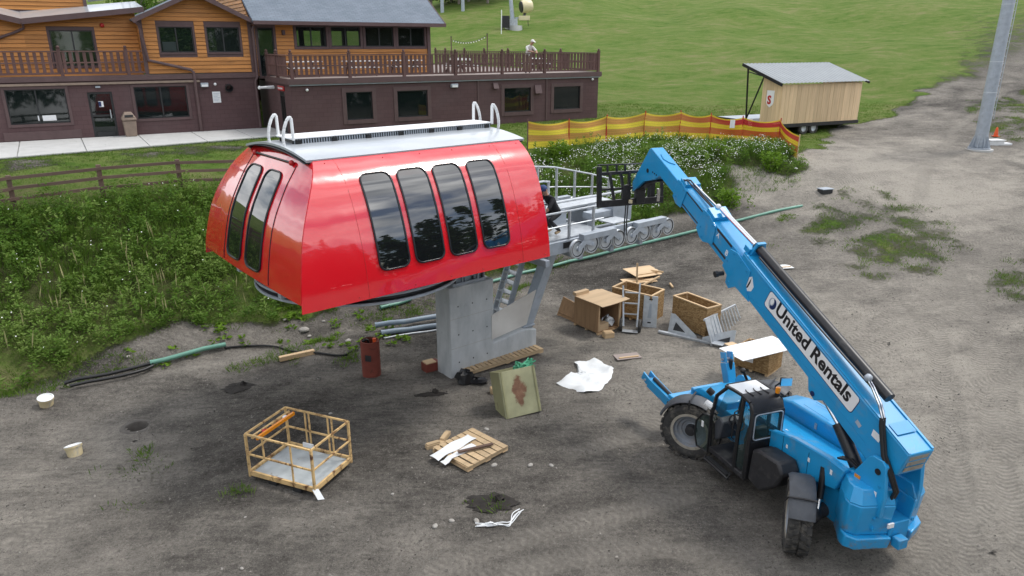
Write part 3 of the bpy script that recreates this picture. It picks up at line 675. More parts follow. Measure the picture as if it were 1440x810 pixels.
MB().box(9.25, 9.45, 4.33, 4.42, 2.6, 5.3).build('corner_board', 'browntrim', CH)
wl = MB().box(1.0, 1.16, 4.25, 4.40, 4.62, 4.86).build('wall_lamp', 'browntrim', CH, bevel=.02)
# main roof
def slope_roof(name, quad, th, mat, parent):
    q = [Vector(v_) for v_ in quad]; n = (q[1]-q[0]).cross(q[3]-q[0]).normalized()
    if n.z < 0: n = -n
    mb = MB(); mb.add(q+[v_-n*th for v_ in q], [(0, 1, 2, 3), (7, 6, 5, 4), (0, 4, 5, 1), (1, 5, 6, 2), (2, 6, 7, 3), (3, 7, 4, 0)])
    return mb.build(name, mat, parent, smooth=0)
mr = slope_roof('main_roof', [(-.6, 3.45, 5.28), (9.95, 3.45, 5.28), (9.95, 9.5, 9.03), (-.6, 9.5, 9.03)], .12, 'shingle', CH)
slope_roof('main_roof', [(-.6, 15.5, 5.28), (9.95, 15.5, 5.28), (9.95, 9.5, 9.03), (-.6, 9.5, 9.03)], .12, 'shingle', CH)
MB().box(-.6, 9.97, 3.33, 3.448, 5.10, 5.27).build('gutter', 'browntrim', mr)
MB().beam((9.97, 3.42, 5.17), (9.97, 9.5, 8.94), .05, .2).build('rake_board', 'browntrim', mr)
MB().box(-.6, 9.94, 3.5, 4.41, 5.10, 5.13).build('soffit', 'browntrim', mr)
eg = MB().prism([(4.5, 5.2), (9.5, 8.9), (14, 5.2)], 'x', -.45, -.35).build('end_wall', 'browntrim', CH)
boards(eg, 4.5, 14, 5.25, 8.8, 0, clip=lambda z: (4.5+max(0, z-5.2)*1.35, 14-max(0, z-5.2)*1.2), ydir=-1, at=-.46)
# gable block
gw = [(-11.39, -9.08, .75, 2.26), (-6.28, -3.96, .76, 2.24)]; gd = (-8.23, -7.21, -.02, 2.06)
m = MB(); holes_wall(m, -16, -.6, -.6, 2.56, 4.2, 4.45, gw+[gd]); m.box(-.85, -.6, 4.45, 6, -.6, 2.56); m.build('lower_wall', 'block', CH)
MB().box(-16, -.9, 7.0, 7.1, -.2, 2.5).build('room_partition', 'browntrim', CH)
for h, mu in zip(gw, ((-10.25,), (-5.12,))): window(*h, 4.2, CH, mull=mu, tw=.12)
m = MB()
for (a, b, c, d_) in ((-11.75, -8.72, -.0, .42), ): m.box(a, b, 4.17, 4.2, c+.05, d_)
m.build('apron_panel', 'browntrim', CH)
dd = window(*gd, 4.2, CH, name='door', dark=.09, surround=False)
MB().box(-7.42, -7.38, 4.17, 4.24, .85, 1.25).build('handle', 'galv', dd)
MB().box(-8.1, -7.34, 4.215, 4.23, -.02, .24).build('kick_plate', 'darktrim', dd); MB().box(-8.14, -7.3, 4.22, 4.25, .95, 1.03).build('push_bar', 'darktrim', dd)
s_ = MB().box(-7.83, -7.63, 4.262, 4.272, 1.38, 1.64).build('door_notice', 'decalwhite', dd); MB().box(-7.83, -7.72, 4.258, 4.2615, 1.40, 1.62).build('notice_band', 'decalblue', s_)
m = MB(); m.box(-10.15, -9.62, 4.262, 4.27, .86, 1.10).box(-10.33, -10.28, 4.262, 4.27, .88, 1.1); m.build('window_notice', 'decalwhite', CH)
MB().box(-16, -3.3, 4.08, 4.19, 2.40, 2.50).build('ledge_trim', 'bin', CH)
MB().box(-16, -.58, 4.12, 4.2, 2.561, 2.80).build('band_board', 'browntrim', CH)
nb = MB().box(-2.78, -2.40, 4.17, 4.19, 1.38, 1.92).build('wall_notice', 'decalwhite', CH)
for i in range(6): MB().box(-2.74, -2.44-.05*(i % 3), 4.162, 4.1695, 1.82-.07*i, 1.835-.07*i).build('notice_line', 'decalgrey', nb)
l = MB().box(-3.28, -2.93, 4.02, 4.19, 2.16, 2.36).build('flood_light', 'galvdull', CH, bevel=.01); MB().box(-3.25, -2.96, 4.0, 4.02, 2.18, 2.28).build('lens', 'decalwhite', l)
MB().ball((-2.6, 4.1, 2.28), .07).cyl((-2.6, 4.2, 2.28), (-2.6, 4.1, 2.28), .03).build('camera_dome', 'decalwhite', CH)
MB().lathe([(.14, 0), (.17, .12), (.2, .26), (.17, .27), (.1, .1)], (-1.98, 4.2, 2.15), (0, -1, -.35), 14).build('vent_pipe', 'black', CH)
MB().box(-7.85, -7.65, 4.08, 4.2, 2.25, 2.33).build('door_lamp', 'galvdull', CH)
gu = [(-4.81, -3.30, 3.79, 4.96), (-2.66, -1.13, 3.79, 4.97)]
def gclip(z): return (-5.62+max(0, z-5.36)*2.25, -.55-max(0, z-5.28)*2.2)
m = MB(); holes_wall(m, -5.57, -.6, 2.80, 5.3, 4.32, 4.5, gu); m.prism([(-5.57, 5.3), (-.6, 5.3), (-3.1, 6.45)], 'y', 4.32, 4.5)
m.box(-5.57, -5.4, 4.5, 9, 2.8, 5.3).box(-.77, -.6, 4.5, 9, 2.8, 5.3); gwall = m.build('gable_wall', 'browntrim', CH)
boards(gwall, -5.57, -.6, 2.82, 6.42, 4.32, [grow(h, .1) for h in gu], clip=gclip)
boards(gwall, 4.3, 6.0, 2.82, 5.25, 0, ydir=1, at=-5.571)
for h, q in zip(gu, (-4.05, -1.9)): window(*h, 4.32, CH, mull=(q,), tw=.09)
MB().box(-4.70, -4.1, 4.41, 4.42, 3.85, 4.28).build('window_blind', 'decalwhite', CH)
for x in (-5.62, -.68): MB().box(x-.03, x+.14, 4.24, 4.319, 2.8, 5.35).build('corner_board', 'browntrim', CH)
g1 = slope_roof('gable_roof', [(-5.85, 3.75, 5.30), (-5.85, 11, 5.30), (-3.1, 11, 6.56), (-3.1, 3.75, 6.56)], .1, 'shingle', CH)
g2 = slope_roof('gable_roof', [(-.32, 3.75, 5.22), (-.32, 11, 5.22), (-3.1, 11, 6.56), (-3.1, 3.75, 6.56)], .1, 'shingle', CH)
MB().beam((-5.92, 3.72, 5.19), (-3.1, 3.72, 6.48), .06, .2).build('rake_board', 'browntrim', g1)
MB().beam((-.25, 3.70, 5.10), (-3.1, 3.70, 6.48), .06, .2).build('rake_board', 'browntrim', g2)
MB().tube([(-.42, 4.1, 5.05), (-.5, 4.12, 4.9), (-.5, 4.12, 2.6), (-.62, 4.12, 2.4), (-.62, 4.12, .05)], .075, 8).build('downpipe', 'browntrim', CH)
MB().tube([(-5.75, 3.95, 5.15), (-5.62, 4.12, 5.0), (-5.45, 4.14, 3.45), (-3.62, 4.14, 2.98), (-3.52, 4.1, 2.85), (-3.52, 4.1, .05)], .075, 8).build('downpipe', 'browntrim', CH)
# left balcony wing
m = MB(); m.box(-16, -5.58, 4.19, 5.8, 2.6, 2.70); m.build('balcony_floor', 'deck', CH)
railing((-15.9, 4.24), (-5.68, 4.24), 2.78, [1.2, 4.1, 6.85, 9.55], .275)
lh = (-9.25, -7.5, 3.2, 4.78)
m = MB(); holes_wall(m, -16, -5.58, 2.7, 5.15, 5.72, 5.9, [lh]); m.prism([(-10.2, 5.15), (-5.58, 5.15), (-5.58, 5.65)], 'y', 5.72, 5.9).prism([(-10.3, 5.15), (-16, 5.15), (-16, 6.5)], 'y', 5.72, 5.9); lwl = m.build('balcony_wall', 'browntrim', CH)
boards(lwl, -10.25, -5.58, 2.72, 5.75, 5.72, [grow(lh, .1)], clip=lambda z: (-10.25+max(0, z-5.2)*8.4, -5.58))
boards(lwl, -16, -10.25, 2.72, 6.5, 5.72, clip=lambda z: (-16, -10.25-max(0, z-5.2)*3.9))
window(*lh, 5.72, CH, mull=(-8.35,), tw=.1)
MB().ball((-7.05, 5.62, 5.02), .1).build('wall_lamp', 'red_matte', CH)
r1 = slope_roof('flat_roof', [(-10.25, 5.25, 5.25), (-5.2, 5.25, 5.85), (-5.2, 8.5, 6.25), (-10.25, 8.5, 5.72)], .05, 'roofcap', CH)
MB().beam((-10.25, 5.22, 5.13), (-5.2, 5.22, 5.75), .06, .24).build('fascia', 'browntrim', r1)
r2 = slope_roof('flat_roof', [(-10.25, 5.25, 5.25), (-16, 5.25, 6.75), (-16, 8.5, 7.0), (-10.25, 8.5, 5.7)], .05, 'roofcap', CH)
MB().beam((-10.25, 5.22, 5.13), (-16, 5.22, 6.6), .06, .24).build('fascia', 'browntrim', r2)
MB().tube([(-10.2, 5.3, 5.05), (-10.2, 5.5, 4.85), (-10.5, 5.6, 4.7), (-12.6, 5.62, 3.9)], .06, 8).build('downpipe', 'browntrim', CH)
m = MB(); m.box(-16, -7.5, 8.0, 12, 5.4, 9); ub = m.build('upper_block', 'browntrim', CH); boards(ub, -16, -7.5, 5.72, 8.9, 8.0)
MB().box(-7.55, -7.4, 7.93, 8.0, 5.6, 9).build('corner_board', 'browntrim', ub)
mo = slope_roof('upper_metal_roof', [(-7.2, 10.5, 6.35), (-3.6, 10.5, 6.9), (-3.6, 16, 8.2), (-7.2, 16, 7.6)], .1, 'roofcap', CH)
for i in range(6): MB().beam((-5.6+.35*i, 11.5, 6.8+.05*i), (-5.6+.35*i, 11.5, 7.7+.05*i), .05, .05).build('roof_rail_post', 'black', CH)
# side door under the deck corner
sdm = MB().box(.02, .08, 1.2, 2.03, -.02, 1.93).build('side_door', 'darktrim', CH); MB().box(0.0, .015, 1.32, 1.9, .5, 1.75).build('pane', 'pane', sdm)
sg = MB().box(-.05, -.01, 1.05, 2.15, 2.02, 2.24).build('door_sign', 'red_matte', CH)
for i in range(8): MB().box(-.055, -.051, 2.02-.105*i, 2.09-.105*i, 2.08, 2.17).build('letter_stroke', 'decalwhite', sg)
MB().cyl((-.05, 2.9, 2.12), (-.75, 2.75, 2.12), .09, .06).ball((-.78, 2.74, 2.12), .09).build('horn_lamp', 'decalwhite', CH)
# concrete walk along the front, slab by slab (local frame of the chalet)
def ch_w(x, y):
    a = rad(31.8); return (-10.43+x*math.cos(a)-y*math.sin(a), 35.3+x*math.sin(a)+y*math.cos(a))
walk = MB().prism([(-16, -1.85), (-.05, .55), (-.05, 4.15), (-16, 4.15)], 'z', -.25, -.06).build('path', 'concrete'); struct(walk); walk.location = (-10.43, 35.3, 4.37); walk.rotation_euler = (0, 0, rad(31.8))
xs = [-16, -13.6, -11.2, -8.8, -6.4, -4.0, -1.9, -.03]
for a, b in zip(xs[:-1], xs[1:]): MB().prism([(a+.015, .155*a+.52), (b-.015, .155*b+.52), (b-.015, 4.17), (a+.015, 4.17)], 'z', -.06, 0.).build('slab', 'concrete', walk, bevel=.012)
# ---------------------------------------------------------------- lift terminal (local: x along the lift line to the right, y away, z up)
TA = math.atan2(.634, .774)
TM = thing('lift_terminal', 'big glossy red ski lift terminal with dark windows standing on a concrete pier', 'lift terminal', (-5.70, 14.85, 0), TA)
ZP = [3.7, 4.05, 4.4, 4.7, 5.0, 5.3, 5.6, 5.85, 6.05, 6.2, 6.35]
WP = [2.80, 2.765, 2.70, 2.63, 2.54, 2.435, 2.30, 2.165, 2.0, 1.82, 1.58]
EP = [0., .035, .10, .165, .245, .365, .52, .66, .80, .90, 1.0]
def tw_(z): return float(np.interp(z, ZP, WP))
def te(z): return float(np.interp(z, ZP, EP))
zz_ = np.linspace(3.7, 6.35, 22)
for s in (-1, 1):
    m = MB(); m.grid(lambda t, z: (te(z)+(6.25-te(z))*t, s*tw_(z), z), np.linspace(0, 1, 16), zz_)
    m.build('side_panel', 'red', TM, smooth=60, solid=.03)
m = MB(); m.grid(lambda t, z: (te(z)-.06*(1-t*t)-.01, t*(tw_(z)-.02), z), np.linspace(-1, 1, 14), np.linspace(3.86, 6.35, 22))
endp = m.build('end_panel', 'red', TM, smooth=60, solid=.03)
def te2(t, z): return te(z)-.06*(1-t*t)-.01
def strip_pane(outline, fn, name, mat, parent, rim=.022, off=.012):
    """rounded window lying on a curved skin; outline in (a, z), fn(a, z, offset)"""
    zs = sorted({round(q[1], 4) for q in outline}); z0, z1 = zs[0], zs[-1]
    zs = sorted(set(zs) | {round(z, 4) for z in np.linspace(z0, z1, 18)}); rows = []
    for z in zs:
        xs_ = []
        for (a, b) in zip(outline, outline[1:]+outline[:1]):
            if (a[1]-z)*(b[1]-z) <= 0 and abs(a[1]-b[1]) > 1e-9: xs_.append(a[0]+(b[0]-a[0])*(z-a[1])/(b[1]-a[1]))
            elif abs(a[1]-z) < 1e-6: xs_.append(a[0])
        rows.append((min(xs_), max(xs_), z))
    m = MB(); m.add([fn(a+(b-a)*t, z, off) for (a, b, z) in rows for t in (0, .33, .67, 1)], [(i*4+j, i*4+j+1, (i+1)*4+j+1, (i+1)*4+j) for i in range(len(rows)-1) for j in range(3)])
    w_ = m.build(name, mat, parent, smooth=60)
    pts = []
    for (a, b) in zip(outline, outline[1:]+outline[:1]):
        for t in np.linspace(0, 1, 8, endpoint=False) if abs(a[1]-b[1]) > .4 else (0,): pts.append(fn(a[0]+(b[0]-a[0])*t, a[1]+(b[1]-a[1])*t, off+.004))
    MB().tube(pts, rim, 6, True).build('gasket', 'decalblack', w_, smooth=60)
    return w_
for s in (-1, 1):
    for (a, b) in ((1.73, 2.42), (2.575, 3.28), (3.445, 4.15), (4.34, 5.06)):
        strip_pane(rrect(a, b, 4.20, 6.04, .15), lambda x, z, o, s=s: (x, s*(tw_(z)+o), z+o*.3), 'window', 'tint', TM)
for (a, b) in ((.14, .78), (-.72, -.08)):
    def endfn(y, z, o):
        q = .62+.38*(6.05-z)/2.1
        yy = y*1.18*(1.0+.12*(6.05-z)/2.1)+.05; return (te2(yy/tw_(z), z)-o, yy, z+o*.3)
    strip_pane(rrect(a, b, 4.05, 6.02, .16), endfn, 'end_window', 'tint', TM)
# seams and hinge bar of the end hatch
for y in (-1.15, 1.15):
    MB().tube([(te2(y*(1+.12*(6.2-z)/2.1)/tw_(z), z)-.004, y*(1+.12*(6.2-z)/2.1), z) for z in np.linspace(3.9, 6.2, 14)], .012, 5).build('hatch_seam', 'decalblack', endp)
hb = MB().cyl((te2(.5, 6.24)-.04, -.95, 6.24), (te2(.5, 6.24)-.04, .95, 6.24), .022).build('hinge_bar', 'black', endp)
for y in (-.98, .98): MB().ball((te2(.5, 6.24)-.05, y, 6.24), .06, 8, 6).build('hinge_knuckle', 'red_matte', endp)
for s in (-1, 1):
    for x in (1.42, 5.42): MB().tube([(x, s*(tw_(z)+.002), z) for z in np.linspace(3.72, 6.33, 20)], .0035, 4).build('panel_seam', 'red_matte', TM)
    for x in (1.2, 2.5, 3.4, 4.25, 5.3, 6.1):
        for z in (3.78, 6.28): MB().ball((x, s*(tw_(z)+.004), z), .014, 6, 4).build('rivet', 'red_matte', TM)
# roof cap
def rz(y): return 6.36+.17*(1-(y/1.62)**2)
m = MB(); m.grid(lambda x, y: (x, y, rz(y)), np.linspace(.86, 6.42, 8), np.linspace(-1.62, 1.62, 17))
cap = m.build('roof_cap', 'roofcap', TM, smooth=60, solid=.05)
m = MB()
for s in (-1, 1): m.box(.90, 6.38, s*1.56-.04, s*1.56+.04, 6.28, 6.34)
m.grid(lambda x, y: (x, y, rz(y)-.07), [.80, 1.0], np.linspace(-1.62, 1.62, 13))
m.build('eave_strip', 'black', cap)
cat = MB().box(1.10, 6.42, -.38, .42, 6.62, 6.65).build('roof_walkway', 'whitesheet', TM, bevel=.01)
m = MB()
for s in (-1, 1):
    m.box(1.15, 6.38, s*.33-.01, s*.33+.01, 6.50, 6.62)
m.build('walkway_skirt', 'darkmetal', cat)
for i in range(7):
    x = 1.2+.83*i; MB().box(x, x+.12, -.40, .40, 6.46, 6.60).build('bracket', 'black', cat)
_n = 0
for i in range(86):
    x = 1.18+.0605*i; MB().box(x, x+.026, -.365, -.35, 6.51, 6.61).build('louvre', 'galvdull', cat); _n += 1
def handle(x, y, s):
    pts = [(x, y, 6.70), (x-s*.02, y, 7.0)]+[(x-s*(.02-.0*t)+s*0, y, 7.0+.5*t) for t in ()]
    a = [(x, y, 6.60), (x-s*.01, y, 7.06), (x-s*.05, y, 7.09), (x-s*.12, y, 7.00), (x-s*.18, y, 6.86), (x-s*.215, y, 6.70), (x-s*.22, y, 6.58), (x-s*.20, y, 6.47)]
    m = MB()
    for p, q in zip(a[:-1], a[1:]): m.beam(p, q, .05, .07, up=(0, 1, 0))
    m.build('grab_handle', 'whitesheet', TM, bevel=.012)
for y in (-.38, .40): handle(1.16, y, 1); handle(6.40, y, -1)
# bullwheel
bw = MB().lathe([(2.05, 0), (2.30, .0), (2.36, .03), (2.36, .07), (2.27, .10), (2.27, .16), (2.36, .19), (2.36, .23), (2.30, .26), (2.05, .26), (2.05, 0)], (2.55, -.25, 3.38), (0, 0, 1), 56).build('bullwheel', 'darkmetal', TM, smooth=40)
MB().lathe([(2.345, .02), (2.375, .025), (2.375, .075), (2.345, .08)], (2.55, -.25, 3.38), (0, 0, 1), 56).build('rim_edge', 'galvdull', bw)
MB().lathe([(2.345, .18), (2.375, .185), (2.375, .235), (2.345, .24)], (2.55, -.25, 3.38), (0, 0, 1), 56).build('rim_edge', 'galvdull', bw)
for i in range(8):
    t = math.pi*i/4; MB().beam((2.55, -.25, 3.52), (2.55+2.05*math.cos(t), -.25+2.05*math.sin(t), 3.52), .16, .2).build('spoke', 'darkmetal', bw)
MB().cyl((2.55, -.25, 3.2), (2.55, -.25, 3.7), .4, n=20).build('hub', 'darkmetal', bw)
m = MB(); m.box(1.2, 6.2, -2.3, 2.3, 3.78, 3.84); m.build('inner_floor', 'darkmetal', TM)
m = MB(); m.box(.4, 6.2, -.5, -.2, 3.85, 4.15).box(.4, 6.2, .2, .5, 3.85, 4.15).box(2, 4, -.8, .8, 3.85, 4.9); m.build('drive_unit', 'darkmetal', TM)
for q in (-1.2, 1.2): MB().box(.2, .55, q-.08, q+.08, 3.55, 3.9).build('end_bracket', 'galvdull', TM)
# pier and steelwork
for x in (5.25, 5.72, 6.2):
    for z in (.35, 1.15, 1.95): MB().cyl((x, -.3385, z), (x, -.3415, z), .022, n=10).build('tie_hole', 'darkmetal', TM)
for z in (.78, 1.62): MB().box(4.985, 6.435, -.3425, -.339, z, z+.008).build('form_line', 'stone', TM)
pr = MB().prism([(4.98, -.6), (8.02, -.6), (8.02, .62), (7.55, .72), (6.44, .60), (6.44, 2.5), (4.98, 2.5)], 'y', -.34, .34).build('pier', 'pier', TM, bevel=.03)
m = MB(); m.box(5.15, 6.2, -.3, .3, 2.5, 2.58).box(5.3, 6.1, -.22, .22, 2.58, 3.0).box(5.0, 6.6, -.45, .45, 3.0, 3.5)
for x in (5.2, 5.45, 5.95, 6.15): m.box(x, x+.03, -.29, .29, 2.58, 2.95)
m.build('pier_head', 'galvdull', TM)
for x in (5.22, 5.5, 5.8, 6.1): MB().cyl((x, -.27, 2.58), (x, -.27, 2.68), .03, n=6).build('anchor_bolt', 'darkmetal', TM)
m = MB(); m.beam((7.85, .0, .66), (9.05, .0, 3.3), .34, .30, up=(-1, 0, .5)).box(7.6, 8.05, -.24, .24, .70, .75); m.build('strut', 'galvdull', TM, bevel=.01)
MB().add([(6.36, -.352, .72), (7.62, -.352, .86), (7.98, -.352, 1.84), (6.36, -.352, 1.45)], [(0, 1, 2, 3)]).build('gusset_plate', 'shinyplate', TM, solid=.02, smooth=0)
m = MB(); m.beam((6.2, -.45, 3.2), (11.0, -.45, 3.2), .16, .34).beam((6.2, .45, 3.2), (11.0, .45, 3.2), .16, .34)
for x in (7, 8.2, 9.4, 10.6): m.beam((x, -1.9, 3.15), (x, 1.9, 3.15), .14, .18)
m.build('main_beam', 'galvdull', TM, bevel=.008)
m = MB(); m.beam((6.2, -1.62, 3.42), (10.2, -1.62, 3.42), .10, .34).beam((6.2, 1.62, 3.42), (10.2, 1.62, 3.42), .10, .34); m.build('side_beam', 'galvdull', TM, bevel=.008)
MB().box(7.75, 8.05, -1.675, -1.671, 3.38, 3.54).build('beam_slot', 'black', TM)
MB().box(6.3, 9.4, -1.55, -.3, 3.58, 3.62).build('lower_walkway', 'galv', TM)
MB().box(7.6, 11.0, -.3, .55, 4.02, 4.07).build('upper_walkway', 'galv', TM)
MB().box(6.3, 9.6, .6, 1.55, 3.58, 3.62).build('lower_walkway', 'galv', TM)
MB().box(8.6, 9.1, -.35, -.1, 3.62, 4.02).build("walkway_leg", "galvdull", TM); MB().box(10.0, 10.3, -.3, .5, 3.35, 4.02).build("walkway_leg", "galvdull", TM)
cw = MB().box(10.35, 11.15, -1.0, -.55, 3.55, 4.05).box(9.5, 10.4, -.95, -.6, 3.75, 3.95).build('tension_box', 'galvdull', TM, bevel=.015)
MB().box(9.55, 10.25, -1.75, -1.2, 3.78, 3.81).build('bracket_plate', 'galv', TM)
m = MB()
for (a, b) in (((6.3, -1.0, 4.46), (10.9, -1.0, 4.46)),): m.tube([a, b], .035, 8)
m.build('hand_rail', 'galv', TM)
def rail(pts, posts, zb, name='guard_rail', r=.028):
    m = MB(); m.tube(pts, r, 8)
    m.tube([(p[0], p[1], zb+(p[2]-zb)*.5) for p in pts], r*.8, 6); o = m.build(name, 'galv', TM)
    for (x, y, z) in posts: MB().beam((x, y, zb), (x, y, z), .07, .05).build('rail_post', 'galv', o)
rail([(6.4, 1.6, 5.02), (9.3, 1.6, 5.0), (10.4, 1.6, 4.86), (12, 1.6, 4.48), (13.2, 1.6, 4.15)], [(x, 1.6, z) for x, z in ((6.6, 5.02), (7.7, 5.01), (8.8, 5.0), (9.7, 4.96), (10.5, 4.84), (11.3, 4.65), (12.1, 4.45), (12.9, 4.24))], 3.62)
MB().beam((9.4, 1.6, 3.6), (13.2, 1.6, 3.3), .1, .14).build('side_beam', 'galvdull', TM)
rail([(6.4, .6, 4.85), (7.6, .6, 4.84)], [(6.6, .6, 4.85), (7.5, .6, 4.85)], 4.0)
rail([(7.9, .55, 4.72), (9.0, .55, 4.72), (9.25, .55, 4.68)], [(7.9, .55, 4.72), (9.2, .55, 4.70)], 4.05)
rail([(6.4, -1.62, 4.36), (7.6, -1.62, 4.36), (9.3, -1.62, 4.36)], [(7.1, -1.62, 4.62), (8.0, -1.62, 4.36), (8.9, -1.62, 4.36)], 3.6)
lad = MB(); lad.beam((7.35, .5, .25), (8.5, .5, 3.3), .05, .18).beam((7.35, 1.1, .25), (8.5, 1.1, 3.3), .05, .18)
ladp = lad.build('access_stair', 'galvdull', TM)
for i in range(11):
    t = (i+.5)/11; MB().box(7.35+1.15*t-.12, 7.35+1.15*t+.12, .5, 1.1, .25+3.05*t, .28+3.05*t).build('tread', 'galv', ladp)
MB().tube([(7.1, .45, .9), (8.2, .45, 3.9)], .022, 6).build('stair_rail', 'galv', ladp)
# sheave train: eight wheels on rocker beams
_wh = MB().lathe([(.0, -.06), (.06, -.06), (.07, -.04), (.12, -.045), (.19, -.035), (.215, -.05), (.245, -.05), (.245, -.03), (.215, 0), (.245, .03), (.245, .05), (.215, .05), (.19, .035), (.12, .045), (.06, .06), (0, .06)], (0, 0, 0), (0, 1, 0), 24).mesh('sheave', 40); _wh.materials.append(MT['galv'])
_rg = MB().lathe([(.185, -.03), (.19, -.046), (.213, -.052), (.216, -.03)], (0, 0, 0), (0, 1, 0), 24).mesh('liner', 40); _rg.materials.append(MT['blackplastic'])
def train(y, sgn):
    st = MB(); xs_ = [7.93+.525*i for i in range(8)]; zs_ = [3.42, 3.47, 3.47, 3.45, 3.44, 3.45, 3.42, 3.46]
    st.beam((8.7, y+.16*sgn, 3.66), (10.8, y+.16*sgn, 3.66), .10, .2)
    t0 = st.build('sheave_train', 'galvdull', TM, bevel=.008)
    for i in range(0, 8, 2):
        m = MB(); xa, xb = xs_[i], xs_[i+1]
        for off in (-.085, .085):
            m.prism([(xa-.04, zs_[i]-.05), (xa+.05, zs_[i]-.04), ((xa+xb)/2, zs_[i]+.10), (xb-.05, zs_[i+1]-.04), (xb+.04, zs_[i+1]-.05), (xb+.03, zs_[i+1]+.08), ((xa+xb)/2+.10, zs_[i]+.22), ((xa+xb)/2-.10, zs_[i]+.22), (xa-.03, zs_[i]+.08)], 'y', y+off-.012, y+off+.012)
        m.cyl((xa, y-.11, zs_[i]), (xa, y+.11, zs_[i]), .05, n=8).cyl((xb, y-.11, zs_[i+1]), (xb, y+.11, zs_[i+1]), .05, n=8)
        m.build('rocker_beam', 'galvdull', t0)
    for i in range(4):
        xa = (xs_[2*i]+xs_[2*i+1])/2
    for i in (0, 2):
        xa, xb = (xs_[2*i]+xs_[2*i+1])/2, (xs_[2*i+2]+xs_[2*i+3])/2
        MB().beam((xa-.1, y, 3.70), (xb+.1, y, 3.70), .2, .16).build('carrier_beam', 'galvdull', t0, bevel=.01)
    for x, z in zip(xs_, zs_):
        o = bpy.data.objects.new('sheave', _wh); COL.objects.link(o); o.parent = t0; o.location = (x, y, z)
        q = bpy.data.objects.new('liner', _rg); COL.objects.link(q); q.parent = o
train(-2.0, 1); train(2.0, -1)
# ---------------------------------------------------------------- telehandler (local: x forward, y left, z up)
TH = thing('telehandler', 'bright blue telescopic handler with raised boom and black open cab parked on the dirt', 'telehandler', (5.398, 12.691, 0), rad(110))
# wheels
WR = .65
def tyre_mesh():
    m = MB(); w_ = .18
    m.lathe([(.40, -w_+.03), (.50, -w_-.015), (.58, -w_), (.615, -w_+.03), (.615, w_-.03), (.58, w_), (.50, w_+.015), (.40, w_-.03)], (0, 0, 0), (0, 1, 0), 40)
    n = 22
    for k in range(n):
        for s in (-1, 1):
            t = 2*math.pi*(k+(.25 if s > 0 else -.25))/n
            for (y0, y1, dt, ln) in ((.015, .10, .0, .10), (.10, .19, .09, .12)):
                ca, sa = math.cos(t+dt), math.sin(t+dt); tn = Vector((-sa, 0, ca)); rd = Vector((ca, 0, sa)); yv = Vector((0, 1, 0))
                vs = []
                for r in (.60, WR if y1 < .15 else WR-.008):
                    for (a, yy) in ((-ln/2, y0), (ln/2, y0+.0), (ln/2+.03, y1), (-ln/2+.03, y1)): vs.append(rd*r+tn*a+yv*(s*yy))
                m.add(vs, [(3, 2, 1, 0), (4, 5, 6, 7), (0, 1, 5, 4), (1, 2, 6, 5), (2, 3, 7, 6), (3, 0, 4, 7)])
    return m
_ty = tyre_mesh().mesh('tyre', 40); _ty.materials.append(MT['rubber'])
_rm = MB().lathe([(0, .02), (.10, .02), (.14, .0), (.20, .01), (.22, .04), (.27, .05), (.30, .09), (.34, .10), (.36, .15)], (0, 0, 0), (0, 1, 0), 36).lathe([(.36, -.15), (.30, -.02), (0, -.02)], (0, 0, 0), (0, 1, 0), 36).mesh('rim', 30); _rm.materials.append(MT['rim'])
_rr = MB().lathe([(.355, .13), (.365, .165), (.42, .165), (.425, .15), (.415, .12)], (0, 0, 0), (0, 1, 0), 36).mesh('rim_ring', 40); _rr.materials.append(MT['rimring'])
_hb = MB().cyl((0, 0, 0), (0, .13, 0), .125, .11, 18).mesh('hub', 35); _hb.materials.append(MT['blackplastic'])
def fender_mb(a0, a1, r=.73, w_=.215):
    m = MB(); pts = []
    for i in range(13):
        t = rad(a0+(a1-a0)*i/12); pts.append((math.cos(t), math.sin(t)))
    m.grid(lambda i, y: (pts[int(i)][0]*(r-.10*max(0, abs(y)-.15)/.065*.4), y, pts[int(i)][1]*(r-.10*max(0, abs(y)-.15)/.065*.4)), range(13), (-w_, -.15, 0, .15, w_))
    return m
for (x, y, st, a0, a1) in ((1.6, 1.03, 40, 20, 118), (1.6, -1.03, 32, 20, 118), (-1.66, 1.0, -38, 62, 152), (-1.66, -1.0, -30, 62, 152)):
    w0 = bpy.data.objects.new('wheel', _rm); COL.objects.link(w0); w0.parent = TH; w0.location = (x, y, WR-.02); w0.rotation_euler = (0, 0, rad(st)+(0 if y > 0 else math.pi))
    for nm, me in (('tyre', _ty), ('rim_ring', _rr), ('hub', _hb)):
        o = bpy.data.objects.new(nm, me); COL.objects.link(o); o.parent = w0
    f = fender_mb(a0, a1).build('fender', 'greyplastic', TH, smooth=50, solid=.03, loc=(x, y, WR), rot=(0, 0, rad(st)))
    mid = rad((a0+a1)/2+18); MB().tube([(.75*math.cos(mid), -.23, .75*math.sin(mid)), (.765*math.cos(mid), 0, .765*math.sin(mid)), (.75*math.cos(mid), .23, .75*math.sin(mid)), (.55*math.cos(mid), .27, .55*math.sin(mid))], .018, 6).build('fender_stay', 'black', f)
    t = MB().cyl((x, y*.9, .63), (x, 0, .63), .13, n=12); t.ball((x, y*.72, .63), .2, 10, 8); t.build('axle', 'blackplastic', TH)
    MB().beam((x-.2 if x > 0 else x+.2, y*.8, .75), (x-.2 if x > 0 else x+.2, y*.25, .80), .07, .07).build('steering_ram', 'black', TH)
